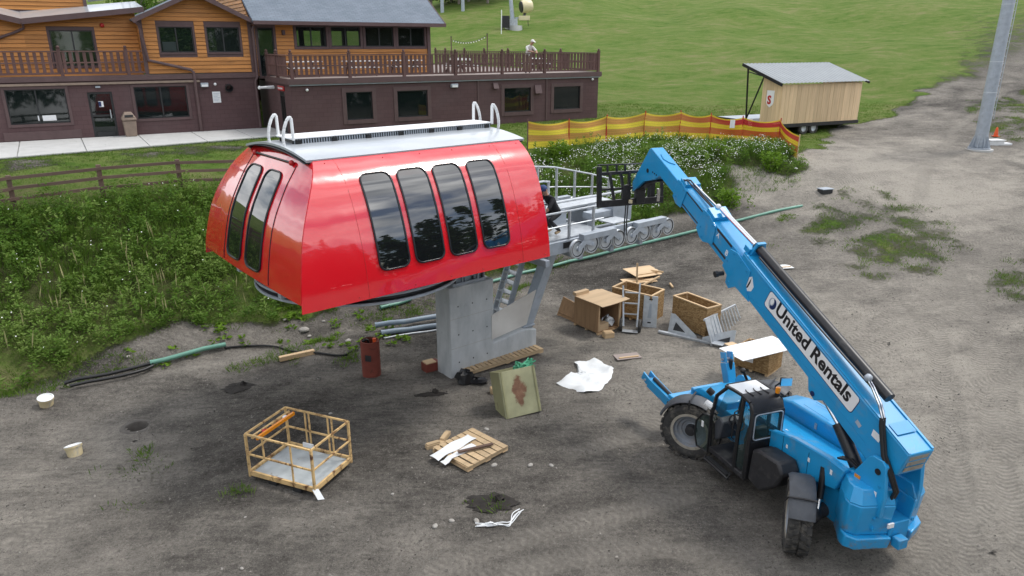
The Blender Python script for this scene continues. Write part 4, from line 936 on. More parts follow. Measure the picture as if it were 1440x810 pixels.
# chassis
m = MB(); m.prism([(-2.5, .62), (-2.0, .52), (2.2, .52), (2.62, .78), (2.62, 1.05), (1.2, 1.12), (-2.5, 1.2)], 'y', -.42, .42); m.build('chassis', 'blue', TH, bevel=.02)
m = MB(); m.prism([(-.25, .72), (-1.25, .82), (-1.45, 1.12), (-1.95, 1.25), (-2.1, 1.72), (-1.7, 1.74), (-.85, 1.66), (-.25, 1.5)], 'y', .44, .56); m.build('side_plate', 'blue', TH, bevel=.02)
m = MB(); m.add([(-.2, .56, 1.50), (-.85, .56, 1.665), (-1.7, .56, 1.745), (-2.1, .56, 1.725), (-2.05, .30, 1.62), (-1.7, .22, 1.55), (-.85, .14, 1.42), (-.2, .14, 1.32)], [(0, 1, 6, 7), (1, 2, 5, 6), (2, 3, 4, 5)]); m.build('deck_plate', 'blue', TH, solid=.03)
m = MB(); m.add([(-.2, .14, 1.30), (-2.0, .22, 1.45), (-2.0, -.46, 1.30), (.95, -.46, 1.2), (.95, .14, 1.25)], [(0, 1, 2, 3, 4)]); m.build('centre_deck', 'blue', TH, solid=.03)
m = MB(); hs = [(.98, .9), (.98, 1.30), (.80, 1.48), (.45, 1.58), (-.9, 1.62), (-1.3, 1.55), (-1.42, 1.30), (-1.42, .78), (.6, .7)]
m.prism(hs, 'y', -.50, -1.0); m.prism([(a*.97-.01, .75+(b-.75)*.93) for a, b in hs], 'y', -1.0, -1.14); m.build('engine_hood', 'blue', TH, bevel=.05)
for x in (-.25, -.55, -.85): MB().box(x, x+.15, -1.152, -1.141, 1.0, 1.3).build('hood_vent', 'black', TH)
MB().box(-.32, -.26, -.497, -.485, 1.34, 1.46).build('hood_latch', 'galvdull', TH)
MB().prism([(-.9, .35), (.9, .35), (.98, .7), (.98, .98), (-.9, .98)], 'y', -.52, -.98).build('under_box', 'blackplastic', TH, bevel=.03)
# counterweight castings and pivot plates
for s in (1, -1):
    ib = .12 if s > 0 else .30
    lo = [(-2.0, s*.50), (-2.20, s*.62), (-2.36, s*.74), (-2.50, s*.78), (-2.66, s*.68), (-2.82, s*ib), (-2.0, s*ib)]; hi = [(-1.95, s*.44), (-2.12, s*.52), (-2.28, s*.62), (-2.40, s*.64), (-2.54, s*.58), (-2.70, s*ib), (-1.95, s*ib)]
    wst = [(a*.975, b*.96) for a, b in lo]
    m = MB(); m.prism(wst, 'z', .80, 1.40, lo); m.prism([(a*.995, b*1.02) for a, b in lo], 'z', .56, .799, [(a*1.012, b*1.02) for a, b in lo])
    m2 = MB(); m2.prism([(a*.998, b*.998) for a, b in lo], 'z', 1.40, 1.64, hi)
    c0 = m.build('counterweight', 'blue', TH, bevel=.025); m2.build('upper_casting', 'blue', c0, bevel=.02)
    for z in (.95, 1.15): MB().cyl((-2.735, s*.42, z), (-2.60, s*.40, z), .035, n=10).build('casting_plug', 'blue_dark', c0)
    MB().prism([(-1.66, 1.35), (-1.68, 1.56), (-1.8, 1.60), (-2.14, 1.70), (-2.38, 2.12), (-2.46, 2.19), (-2.66, 2.20), (-2.74, 2.12), (-2.80, 1.60), (-2.78, 1.2), (-2.05, 1.2)], 'y', s*.34, s*.42).build('pivot_plate', 'blue', TH, bevel=.012)
    MB().cyl((-2.61, s*.43, 1.98), (-2.61, s*.425, 1.98), .05, n=12).cyl((-2.61, s*.40, 1.98), (-2.61, s*.435, 1.98), .055, n=12).build('pivot_pin', 'black', TH)
MB().box(-2.78, -2.3, -.30, .12, .64, 1.02).build('rear_crossmember', 'blue_dark', TH, bevel=.02)
MB().box(-2.96, -2.80, -.12, .08, .62, .80).build('tow_hitch', 'blue_dark', TH, bevel=.015)
MB().box(-2.84, -2.81, .12, .24, 1.0, 1.08).build('tail_lamp', 'decalwhite', TH)
m = MB(); m.box(-2.30, -2.26, .575, .58, .0, .0+.001)
for (x, y, z, w_, h_, nm) in ((-.75, .566, 1.38, .045, .07, 'warning_sticker'), (-1.32, .566, 1.42, .05, .08, 'warning_sticker'), (-1.85, .566, 1.48, .05, .09, 'warning_sticker')): MB().box(x, x+w_, y-.002, y+.002, z, z+h_).build(nm, 'decalwhite', TH)
MB().box(-2.66, -2.48, .424, .428, 1.46, 1.62).build('warning_sticker', 'decalwhite', TH); MB().box(-2.62, -2.52, .429, .431, 1.50, 1.58).build('warning_sticker', 'red_matte', TH)
m = MB(); m.box(-2.68, -2.34, .424, .427, 1.385, 1.41).box(-2.62, -2.40, .424, .427, 1.34, 1.365)
for i, (a, b) in enumerate(((-2.68, -2.34), (-2.62, -2.40))): MB().box(a, b, .424, .427, 1.385-.045*i, 1.405-.045*i).build('data_text_line', 'decalwhite', TH)
MB().box(-.35, -.05, -.0, .12, 1.305, 1.309).build('deck_sticker', 'decalwhite', TH)
# boom: P0 + s*d + h*n in the plane of the machine
BA = rad(25); bd = Vector((math.cos(BA), 0, math.sin(BA))); bn = Vector((-math.sin(BA), 0, math.cos(BA))); bP = Vector((-2.45, 0, 2.05))
def bm_(s, h, y=0.): return tuple(bP+bd*s+bn*h+Vector((0, y, 0)))
def boom_prism(poly, y0, y1):
    m = MB(); n = len(poly); vs = [bm_(s, h, y) for y in (y0, y1) for (s, h) in poly]
    return m.add(vs, [tuple(range(n-1, -1, -1)), tuple(range(n, 2*n))]+[(i, (i+1) % n, n+(i+1) % n, n+i) for i in range(n)])
b1 = boom_prism([(-.36, .14), (-.30, .58), (4.60, .60), (4.60, -.09), (1.9, -.10), (1.75, -.30), (1.55, -.34), (1.4, -.16), (.2, -.20), (-.2, -.14)], -.27, .27).build('boom_section', 'blue', TH, bevel=.02, label='outer boom section with rental lettering')
for s in (1, -1):   # edge flanges, nose plates
    boom_prism([(-.28, .581), (4.6, .601), (4.6, .625), (-.28, .605)], s*.24-.02, s*.24+.02).build('flange', 'blue', b1)
    boom_prism([(4.2, .45), (4.72, .50), (4.95, .42), (4.98, -.05), (4.75, -.12), (4.70, -.28), (4.55, -.32), (4.40, -.14), (3.9, -.10), (4.15, .1)], s*.271, s*.292).build('nose_plate', 'blue', b1, bevel=.006)
    MB().cyl(bm_(1.64, -.25, s*.27), bm_(1.64, -.25, s*.285), .05, n=12).build('pin_cap', 'decalblue', b1)
boom_prism([(4.55, .60), (4.72, .60), (4.72, .72), (4.55, .72)], -.2, .2).build('cylinder_mount', 'blue', b1, bevel=.01)
MB().cyl(bm_(4.85, -.16, .3), bm_(4.85, -.17, .46), .05, n=10).cyl(bm_(4.85, -.16, .44), bm_(4.85, -.17, .5), .07, n=10).build('hose_stub', 'black', b1)
b2 = boom_prism([(2.0, -.05), (6.0, -.05), (6.0, .47), (2.0, .47)], -.225, .225).build('boom_section', 'blue', TH, bevel=.015, label='second boom section marked A and B')
b3 = boom_prism([(4.5, -.02), (7.25, -.02), (7.25, .42), (4.5, .42)], -.19, .19).build('boom_section', 'blue', TH, bevel=.015)
for s in (1, -1):
    boom_prism([(5.65, .44), (5.95, .52), (6.2, .50), (6.22, -.02), (6.0, -.12), (5.85, -.12), (5.55, .05)], s*.226, s*.25).build('nose_plate', 'blue', b2, bevel=.006)
    boom_prism([(7.0, .40), (7.25, .46), (7.42, .44), (7.42, -.02), (7.22, -.10), (7.0, -.06)], s*.191, s*.212).build('nose_plate', 'blue', b3, bevel=.006)
boom_prism([(5.8, .47), (6.12, .47), (6.12, .60), (5.8, .56)], -.225, .225).build('nose_bridge', 'blue', b2, bevel=.01)
boom_prism([(7.1, .42), (7.36, .42), (7.36, .52), (7.1, .50)], -.19, .19).build('nose_bridge', 'blue', b3, bevel=.01)
for q in (.08, .16): MB().tube([bm_(7.3, .5, q), bm_(7.15, .58, q), bm_(6.6, .55, q*.6), bm_(6.1, .55, q*.4)], .02, 6).build('hydraulic_hose', 'black', b3)
MB().cyl(bm_(7.2, .47, -.05), bm_(6.15, .56, -.05), .03, n=8).build('extend_rod', 'chrome', b3)
MB().ball(bm_(6.1, .62, -.02), .06, 8, 6).build('valve_cap', 'decalwhite', b3)
b4 = boom_prism([(5.8, 0), (8.19, 0), (8.33, -.20), (8.75, -.55), (9.09, -1.10), (9.21, -.86), (8.92, .30), (8.86, .36), (5.8, .36)], -.165, .165).build('boom_head', 'blue', TH, bevel=.015)
boom_prism([(8.30, -.24), (8.70, -.58), (9.0, -1.02), (9.16, -.7), (8.6, -.15)], -.10, .10).build('tilt_link', 'black', b4)
for s in (1, -1): MB().cyl(bm_(8.72, -.20, s*.165), bm_(8.72, -.20, s*.172), .055, n=12).build('head_hole', 'black', b4)
for i in range(3): MB().cyl(bm_(8.5-.09*i, -.10+.02*i, .166), bm_(8.5-.09*i, -.10+.02*i, .172), .022, n=8).build('bolt_hole', 'black', b4)
MB().tube([bm_(8.55, .37, .06), bm_(8.35, .37, .09), bm_(8.2, .37, .02), bm_(8.1, .37, -.1)], .012, 6).build('hose_bead', 'blue_dark', b4)
MB().cyl(bm_(8.35, -.5, -.05), bm_(8.22, -.78, -.05), .045, n=10).build('tilt_ram', 'chrome', b4)
# extension ram on top of the outer boom
er = MB().cyl(bm_(.62, .80), bm_(4.62, .74), .095, n=18).build('extension_ram', 'black', TH)
MB().cyl(bm_(4.6, .74), bm_(5.95, .66), .055, n=14).build('ram_rod', 'chrome', er)
MB().box(0, .001, 0, .001, 0, .001)
m = MB(); m.add([bm_(4.50, .61, -.16), bm_(4.50, .61, .16), bm_(4.50, .88, .10), bm_(4.50, .88, -.10), bm_(4.56, .61, -.16), bm_(4.56, .61, .16), bm_(4.56, .88, .10), bm_(4.56, .88, -.10)], [(0, 1, 2, 3), (7, 6, 5, 4), (0, 4, 5, 1), (1, 5, 6, 2), (2, 6, 7, 3), (3, 7, 4, 0)]); m.build('ram_clamp', 'blue', er)
MB().tube([bm_(4.3, .72, .13), bm_(2.4, .74, .14), bm_(.9, .78, .14)], .02, 6).build('hydraulic_pipe', 'black', er)
MB().box(0, .1, 0, .1, 0, .1)
for q in (.10, .15):
    MB().tube([bm_(1.02, .82, q), bm_(.85, .84, q+.06), bm_(.55, .80, q+.14), bm_(.32, .68, q+.18)], .018, 6).build('ram_pipe', 'chrome', er)
    MB().tube([bm_(.36, .70, q+.18), bm_(.28, .60, q+.2), bm_(.15, .45, q+.20), bm_(-.05, .25, q+.22), bm_(-.30, .10, q+.20), bm_(-.48, -.20, q+.05), bm_(-.5, -.6, q-.02)], .032, 8).build('hydraulic_hose', 'hose', er)
MB().ball(bm_(1.05, .84, .12), .07, 8, 6).build('valve_block', 'galvdull', er)
m = MB(); m.add([bm_(.28, .612, -.2), bm_(.28, .612, .2), bm_(.06, .612, .2), bm_(.06, .612, -.2)], [(0, 1, 2, 3)]); m.build('top_seam', 'blue_dark', b1, solid=.004)
for i, h in enumerate((.20, .32, .44)): boom_prism([(-.368-.01+(.06*(h-.14)/.44)*1.3, h), (-.372+(.06*(h-.14)/.44)*1.3, h), (-.372+(.06*(h+.08-.14)/.44)*1.3, h+.08), (-.378+(.06*(h+.08-.14)/.44)*1.3, h+.08)], -.2, .2).build('end_panel', 'rimring', b1)
boom_prism([(.52, .30), (.80, .28), (.82, .40), (.54, .42)], .2705, .273).build('data_plate', 'decalgrey', b1) if False else None
# lift ram
lr = MB().cyl((-2.1, .12, 1.42), (-1.40, .12, 2.16), .115, n=18).build('lift_ram', 'black', TH)
MB().cyl((-1.42, .12, 2.14), (-.87, .12, 2.56), .05, n=12).build('ram_rod', 'chrome', lr); MB().cyl((-1.5, .0, 2.02), (-1.46, .0, 2.06), .13, n=14).build('ram_collar', 'black', lr)
MB().tube([(-1.75, .0, 1.95), (-1.7, -.05, 2.05), (-1.5, -.05, 2.1), (-1.35, 0, 1.95)], .03, 6).build('ram_hose', 'hose', lr)
cr = MB().cyl((-1.62, .52, 1.5), (-1.72, .62, .95), .06, n=12).build('stabiliser_ram', 'black', TH); MB().cyl((-1.70, .6, 1.02), (-1.76, .66, .72), .035, n=10).build('ram_rod', 'chrome', cr)
# lettering
BMX = Matrix(((-bd.x, bn.x, 0, 0), (0, 0, 1, 0), (-bd.z, bn.z, 0, 0), (0, 0, 0, 1)))
def decal_at(s, h, y):
    mt = BMX.copy(); mt.translation = Vector(bm_(s, h, y)); return mt
def flat(poly, name, mat, s, h, y, parent=b1, th=.0015):
    m = MB(); m.prism(poly, 'z', 0, th); return mesh_obj(name, m.mesh(name, 0), mat, parent, decal_at(s, h, y))
flat(rrect(0, 2.72, -.195, .195, .07), 'label_border', 'decalblue', 3.56, .36, .2705)
flat(rrect(.015, 2.705, -.18, .18, .06), 'label_plate', 'decalwhite', 3.56, .36, .2722)
circ = [(.125*math.cos(rad(t))*.85, .125*math.sin(rad(t))) for t in range(0, 360, 15)]
flat([(p[0]+.19, p[1]) for p in circ], 'logo_ring', 'decalgrey', 3.56, .36, .2740)
crescent = [(.19+.125*.85*math.cos(rad(t)), .125*math.sin(rad(t))) for t in range(-100, 81, 12)]+[(.155+.07*math.cos(rad(t)), .02+.085*math.sin(rad(t))) for t in range(70, -101, -14)]
flat(crescent, 'logo_crescent', 'decalblue', 3.56, .36, .2757)
flat([(.165+.045*math.cos(rad(t)), .03+.07*math.sin(rad(t))) for t in range(0, 360, 20)], 'logo_eye', 'decalwhite', 3.56, .36, .2774)
def letters(txt, width, s, h, y, mat, name, parent=b1, bold=.018, size=.3):
    me = text_mesh(txt, size, name, bold*size, .001); xs_ = [v_.co.x for v_ in me.vertices]; k = width/(max(xs_)-min(xs_))
    mt = decal_at(s, h, y) @ Matrix.Diagonal((k, k, 1, 1)); return mesh_obj(name, me, mat, parent, mt)
letters('United Rentals', 2.22, 3.24, .275, .2745, 'decalblack', 'lettering', bold=.03)
letters('A', .10, 5.55, .28, .2262, 'decalwhite', 'letter_mark', b2); letters('B', .09, 5.12, .14, .2262, 'decalwhite', 'letter_mark', b2)
flat([(-.13, .07), (0, .22), (.15, .07), (.14, -.05), (.06, -.12), (0, -.14), (-.10, -.06)], 'shield_mark', 'decalwhite', 4.12, .17, .2705)
flat([(-.02, -.10), (.02, -.06), (.03, .08), (.0, .19), (-.01, .05)], 'shield_stroke', 'decalblack', 4.12, .17, .2722)
flat([(.0, .0), (.12, -.02), (.13, .06), (.01, .08)], 'data_plate', 'decalgrey', .70, .14, .2722); flat([(.0, .0), (.18, .03), (.2, -.1), (.03, -.12)], 'data_plate', 'decalwhite', .38, .36, .2722)
# fork carriage
FC = Matrix.Translation((0, 0, 0))
def fbar(y0, z0, y1, z1, w_, d_, x=6.15, name='carriage_bar', parent=None): return MB().beam((x+(z0-4.6)*.08, y0, z0), (x+(z1-4.6)*.08, y1, z1), w_, d_).build(name, 'black', parent or car, bevel=.006)
car = MB().box(6.08, 6.22, -.13, .13, 4.62, 5.2).build('fork_carriage', 'black', TH, bevel=.01)
fbar(1.15, 4.58, 1.15, 5.60, .10, .12); fbar(-.66, 4.60, -.66, 5.55, .07, .07)
fbar(1.2, 4.66, -.7, 4.66, .08, .17); fbar(1.2, 5.42, -.7, 5.42, .07, .08); fbar(1.2, 5.64, -.7, 5.60, .04, .035); fbar(1.15, 5.02, .2, 5.02, .05, .05)
for y in (.92, .66, .42, -.35, -.5): fbar(y, 5.42, y, 5.62, .045, .045)
for y0, y1 in ((.86, .72), (.55, .40), (.30, .30), (-.30, -.28)): fbar(y0, 5.42, y1, 4.70, .06, .08)
for y in (.45, .36): fbar(y, 4.70, y, 5.1, .10, .1)
for y in (-.42, .30):
    MB().prism([(6.2, 4.56), (6.26, 4.56), (6.26, 5.1), (6.2, 5.1)], 'y', y-.06, y+.06).build('fork_shank', 'black', car)
for y in (.34, .40): MB().tube([(6.12, y, 4.6), (6.13, y+.01, 4.2), (6.13, y, 3.78)], .018, 6).build('hanging_chain', 'darkmetal', car)
MB().cyl((6.0, .34, 4.66), (6.0, .34, 4.74), .05, n=8).build('shackle', 'bucket', car)
# cab
cab = MB().box(-.2, .95, .26, 1.03, .46, .56).build('cab_floor', 'blackplastic', TH, bevel=.01)
def cbar(p, q, w_=.07, h_=.07, nm='cab_pillar', mat='black'): return MB().beam(p, q, w_, h_).build(nm, mat, TH, bevel=.012)
roofz = 2.10
for y in (.30, 1.0):
    yt = y if y < .5 else .95
    MB().tube([(.98, y, .5), (1.02, y, 1.2), (.92, (y+yt)/2, 1.75), (.62, yt, roofz-.02)], .04, 6).build('cab_pillar', 'black', TH)
    MB().tube([(.14, y, .5), (.14, y, 1.3), (.12, (y+yt)/2, 1.8), (.12, yt, roofz-.02)], .04, 6).build('cab_pillar', 'black', TH)
    MB().tube([(-.18, y, .5), (-.20, y, 1.3), (-.20, (y+yt)/2, 1.85), (-.10, yt, roofz-.04)], .05, 6).build('cab_pillar', 'black', TH)
rf = MB().prism([(-.24, 1.90), (-.16, 2.05), (-.02, 2.13), (.18, 2.15), (.18, 2.06), (-.05, 2.04), (-.18, 1.88)], 'y', .27, 1.0).build('cab_roof_rear', 'black', TH, bevel=.03)
MB().box(.18, .64, .30, .96, 2.08, 2.125).build('cab_roof_panel', 'white', TH, bevel=.02)  # skylight glass; the sky it reflects is painted in as white
for y in (.27, .985): MB().tube([(.66, y, 2.08), (.4, y, 2.11), (.12, y, 2.12), (-.1, y, 2.08)], .035, 6).build('roof_rail', 'black', TH)
MB().tube([(.66, .30, 2.09), (.66, .96, 2.09)], .035, 6).build('roof_rail', 'black', TH)
for y in (.45, .62, .8): MB().tube([(.3, y, 2.135), (.2, y+.05, 2.15), (.02, y+.02, 2.15)], .012, 5).build('roof_wiper', 'black', TH)
rw = MB().box(-.235, -.205, .27, .99, 1.30, 1.36).box(-.235, -.205, .27, .33, 1.36, 1.86).box(-.235, -.205, .93, .99, 1.36, 1.86).box(-.235, -.205, .27, .99, 1.86, 1.92).build('rear_window_frame', 'black', TH, bevel=.01)
MB().tube([(-.245, y, z) for y, z in rrect(.31, .95, 1.34, 1.88, .07)], .014, 5, True).build('window_seal', 'galvdull', rw)
MB().box(-.225, -.215, .33, .93, 1.36, 1.86).build('pane', 'cabglass', rw)
MB().box(-.24, -.2, .27, 1.02, .52, 1.30).build('cab_back', 'black', TH, bevel=.01)
MB().add([(1.0, .32, 1.1), (1.0, .98, 1.1), (.66, .93, 2.06), (.66, .32, 2.06)], [(0, 1, 2, 3)]).build('windscreen', 'cabglass', TH)
MB().add([(.10, .30, 1.1), (.98, .30, 1.1), (.62, .30, 2.05), (.12, .30, 2.05)], [(0, 1, 2, 3)]).build('inner_side_glass', 'cabglass', TH)
MB().add([(.12, 1.0, .62), (-.16, 1.0, .62), (-.17, .97, 1.9), (.10, .955, 2.0)], [(0, 1, 2, 3)]).build('rear_quarter_glass', 'cabglass', TH)
dg = MB().tube([(.98, 1.04, .42), (1.28, 1.10, .42), (1.36, 1.12, .7), (1.33, 1.12, 1.0), (1.18, 1.08, 1.22), (.99, 1.04, 1.28)], .022, 6, True).build('cab_door', 'black', TH); MB().add([(.99, 1.045, .44), (1.27, 1.10, .44), (1.35, 1.12, .7), (1.32, 1.12, 1.0), (1.17, 1.08, 1.2), (1.0, 1.045, 1.26)], [(0, 1, 2, 3, 4, 5)]).build('pane', 'cabglass', dg)
MB().box(1.10, 1.17, 1.10, 1.11, .95, 1.08).build('door_sticker', 'decalwhite', dg)
st_ = MB().prism([(.05, .56), (.45, .56), (.42, .85), (.15, .88), (.08, 1.45), (-.05, 1.45), (-.05, .85)], 'y', .45, .85).build('seat', 'blackplastic', TH, bevel=.04)
MB().prism([(.95, .7), (.80, .8), (.72, 1.20), (.85, 1.28), (1.0, 1.1)], 'y', .36, .92).build('dashboard', 'greyplastic', TH, bevel=.03)
sw = MB().tube(arc((0, 0), .17, 0, 345, 20, 'xy'), .016, 6, True).build('steering_wheel', 'decalblack', TH, loc=(.62, .66, 1.22), rot=(0, rad(-50), 0)); MB().cyl((0, 0, 0), (0, 0, -.25), .025, n=8).box(-.16, .16, -.02, .02, -.02, .01).build('steering_column', 'decalblack', sw)
MB().tube([(.55, .42, .56), (.60, .42, .8), (.52, .44, 1.0)], .03, 6).build('control_lever', 'greyplastic', TH)
MB().tube([(.95, 1.08, .36), (.95, 1.12, .30), (.15, 1.12, .30), (.15, 1.06, .42)], .028, 6).build('cab_step', 'black', TH)
MB().box(.2, .9, 1.03, 1.13, .34, .37).build('step_plate', 'darkmetal', TH)
MB().prism([(-.24, .52), (-.30, 1.20), (-.50, 1.28), (-1.02, 1.32), (-1.16, 1.12), (-1.0, .78), (-.62, .46)], 'y', .57, .99).build('fuel_tank', 'blackplastic', TH, bevel=.05)
MB().box(-1.22, -1.06, .56, .66, .86, 1.0).build('red_bracket', 'red_matte', TH)
MB().cyl((-.05, .33, 2.12), (-.05, .33, 2.16), .05, n=12).build('beacon_base', 'black', TH); MB().lathe([(.045, 0), (.05, .06), (.045, .11), (.0, .125)], (-.05, .33, 2.16), (0, 0, 1), 14).build('beacon', 'amber', TH)
mi = MB().box(-.03, .03, -.13, .13, -.10, .10).build('mirror', 'black', TH, bevel=.03, loc=(.80, -.62, 1.85), rot=(0, 0, rad(-18)))
MB().box(-.036, -.031, -.115, .115, -.085, .085).build('mirror_glass', 'chrome', mi); MB().tube([(.9, -.45, 1.45), (.95, -.5, 1.7), (.85, -.6, 1.85)], .018, 6).build('mirror_arm', 'black', TH)
MB().cyl((.85, .30, 1.95), (.90, .42, 2.22), .03, n=8).build('work_lamp_stem', 'black', TH); MB().ball((.90, .42, 2.22), .06, 8, 6).build('work_lamp', 'black', TH)
MB().cyl((1.06, .98, 1.72), (1.12, 1.05, 1.80), .07, n=10).build('cab_mirror', 'black', TH); MB().cyl((1.02, 1.0, 1.45), (1.12, 1.1, 1.52), .07, n=10).build('head_lamp', 'decalwhite', TH)
for (x, y, z) in ((-.21, 1.05, 1.28),): MB().cyl((-.3, .42, 1.27), (-.36, .40, 1.27), .06, n=10).build('rear_lamp', 'black', TH)
# stabilisers folded up at the front
def stab(s, p, q, foot):
    a = MB().beam(p, q, .20, .24, w2=.24, h2=.24).build('stabiliser', 'blue', TH, bevel=.015)
    v_ = (Vector(q)-Vector(p)).normalized(); e = Vector(q)+v_*.05
    for o in (-.09, .09): MB().beam(Vector(q)+Vector((0, o, .02)), e+v_*.16+Vector((0, o, .05)), .03, .2).build('foot_fork', 'blue', a)
    MB().cyl(Vector(p)+Vector((.1, 0, .15)), Vector(q)+Vector((-.12, 0, .13)), .05, n=10).build('stabiliser_ram', 'black', a)
    MB().cyl(e+v_*.04+Vector((0, -.14, 0)), e+v_*.04+Vector((0, .14, 0)), .035, n=10).build('foot_pin', 'galvdull', a)
    MB().ball(p, .12, 10, 8).build('knuckle', 'blackplastic', a)
stab(1, (2.65, .88, .72), (3.42, .98, .92), 0); stab(-1, (2.75, -.80, .72), (2.98, -.80, 1.32), 0)
MB().box(2.35, 2.72, -.95, .95, .66, .92).build('front_crossmember', 'blue', TH, bevel=.02)
MB().prism([(1.3, .9), (2.5, .9), (2.6, 1.0), (2.3, 1.18), (1.3, 1.28)], 'y', -.45, .42).build('front_deck', 'blue', TH, bevel=.03)
MB().lathe([(.0, -.1), (.16, -.1), (.18, -.06), (.18, .1), (.0, .12)], (2.1, -.62, 1.22), (0, 1, .2), 16).build('hose_reel', 'blue', TH)
# bolts, seams, hoses and grab bars that break up the panels
for (pts, y, par) in (([(4.3, .38), (4.55, .42), (4.8, .40), (4.9, .15), (4.62, -.2)], .2925, b1), ([(5.75, .40), (6.05, .45), (6.1, .1), (5.95, -.05)], .2505, b2), ([(7.1, .36), (7.3, .40), (7.32, .05)], .2125, b3)):
    for (s_, h_) in pts: MB().cyl(bm_(s_, h_, y), bm_(s_, h_, y+.012), .022, n=6).build('bolt', 'blue_dark', par)
for h_ in (.02, .54): boom_prism([(.3, h_), (4.3, h_), (4.3, h_+.008), (.3, h_+.008)], .2705, .2745).build('weld_line', 'blue_dark', b1)
for h_, y in ((.40, .226), (.05, .226)): boom_prism([(5.0, h_), (5.6, h_), (5.6, h_+.05), (5.0, h_+.05)], y, y+.006).build('wear_strip', 'darkmetal', b2)
for h_ in (.36, .03): boom_prism([(6.25, h_), (7.0, h_), (7.0, h_+.03), (6.25, h_+.03)], .191, .196).build('wear_strip', 'darkmetal', b3)
for j, y in enumerate((.14, .19, .24)): MB().tube([(-1.62, y, 1.62), (-1.9, y+.06, 1.75), (-2.25, y+.04, 1.66), (-2.5, y-.05, 1.45), (-2.62, y-.08, 1.15)], .022, 6).build('hydraulic_hose', 'hose', TH)
for j in range(3): MB().tube([(-1.2-.1*j, .6, 1.0), (-1.4-.05*j, .68, .82), (-1.6, .66, .72+.04*j)], .018, 6).build('hydraulic_hose', 'hose', TH)
MB().tube([(.20, 1.04, 1.15), (.20, 1.09, 1.2), (.20, 1.08, 1.75), (.18, 1.0, 1.8)], .014, 6).build('grab_bar', 'black', TH)
for x in (-.62, -1.28): MB().box(x, x+.006, .561, .566, .9, 1.6).build('panel_gap', 'decalblack', TH)
MB().tube([(-.35, .45, 1.46), (-.6, .42, 1.54), (-.8, .48, 1.62), (-.6, .54, 1.60), (-.38, .52, 1.53)], .01, 5).build('cable_loop', 'blue_dark', TH)
MB().box(-1.05, -.75, .30, .46, 1.545, 1.552).build('deck_hatch', 'blue_dark', TH)
for y in (-.6, -.9): MB().box(-.5, .2, y, y+.006, 1.618, 1.624).build('hood_crease', 'blue_dark', TH)
for (x, z) in ((-2.12, 1.4), (-2.5, 1.35), (-2.68, 1.75), (-1.85, 1.5)): MB().cyl((x, .42, z), (x, .435, z), .024, n=6).build('bolt', 'blue_dark', TH)
MB().box(-2.30, -2.18, .424, .428, 1.62, 1.70).build('warning_sticker', 'amber', TH)
# ---------------------------------------------------------------- people
def person(name, label, J, bones, R_, matof, mats, loc, rz, parts=()):
    """one continuous skin grown over a posed skeleton; J joints, R_ radii, matof bone -> material slot"""
    root = thing(name, label, 'person', loc, rz)
    names = list(J); me = bpy.data.meshes.new('body'); me.from_pydata([J[n] for n in names], [(names.index(a), names.index(b)) for a, b in bones], [])
    o = bpy.data.objects.new('body', me); COL.objects.link(o)
    md = o.modifiers.new('skin', 'SKIN'); md.use_smooth_shade = True
    for i, n in enumerate(names):
        r = R_[n]; me.skin_vertices[0].data[i].radius = r if isinstance(r, tuple) else (r, r); me.skin_vertices[0].data[i].use_root = (n == 'pelvis')
    s = o.modifiers.new('sub', 'SUBSURF'); s.levels = 2; s.render_levels = 2
    dg = bpy.context.evaluated_depsgraph_get(); m2 = bpy.data.meshes.new_from_object(o.evaluated_get(dg)); bpy.data.objects.remove(o)
    m2.name = 'body'; m2.materials.clear()
    for q in mats: m2.materials.append(MT[q])
    seg = [(Vector(J[a]), Vector(J[b]), matof.get((a, b), 0)) for a, b in bones]
    for p in m2.polygons:
        c = p.center; best = (9e9, 0)
        for a, b, k in seg:
            t = max(0, min(1, (c-a).dot(b-a)/max(1e-9, (b-a).length_squared))); d = (c-(a+(b-a)*t)).length
            if d < best[0]: best = (d, k)
        p.material_index = best[1]; p.use_smooth = True
    b = bpy.data.objects.new('body', m2); COL.objects.link(b); b.parent = root
    return root
def hands(J, R_, bones, matof, side, w, e, slot, curl=(0, 0, -1)):
    """palm and five fingers past the wrist"""
    w, e = Vector(w), Vector(e); d = (w-e).normalized(); c = Vector(curl); lat = d.cross(c).normalized(); palm = w+d*.07
    J[side+'palm'] = tuple(palm); R_[side+'palm'] = (.036, .02); bones.append((side+'wrist', side+'palm')); matof[(side+'wrist', side+'palm')] = slot
    for i, (o, l) in enumerate(((-.03, .075), (-.01, .09), (.012, .085), (.032, .065))):
        a = palm+lat*o+d*.03; b = a+d*l*.6+c*.01; f = b+d*l*.35+c*l*.35
        for nm, q, r in (('a', a, .011), ('b', b, .009), ('c', f, .008)): J[f'{side}f{i}{nm}'] = tuple(q); R_[f'{side}f{i}{nm}'] = r
        for x, y in ((side+'palm', f'{side}f{i}a'), (f'{side}f{i}a', f'{side}f{i}b'), (f'{side}f{i}b', f'{side}f{i}c')): bones.append((x, y)); matof[(x, y)] = slot
    t1 = w+d*.03+lat*-.045; t2 = t1+d*.04+lat*-.015
    J[side+'t1'] = tuple(t1); J[side+'t2'] = tuple(t2); R_[side+'t1'] = .012; R_[side+'t2'] = .009
    for x, y in ((side+'wrist', side+'t1'), (side+'t1', side+'t2')): bones.append((x, y)); matof[(x, y)] = slot
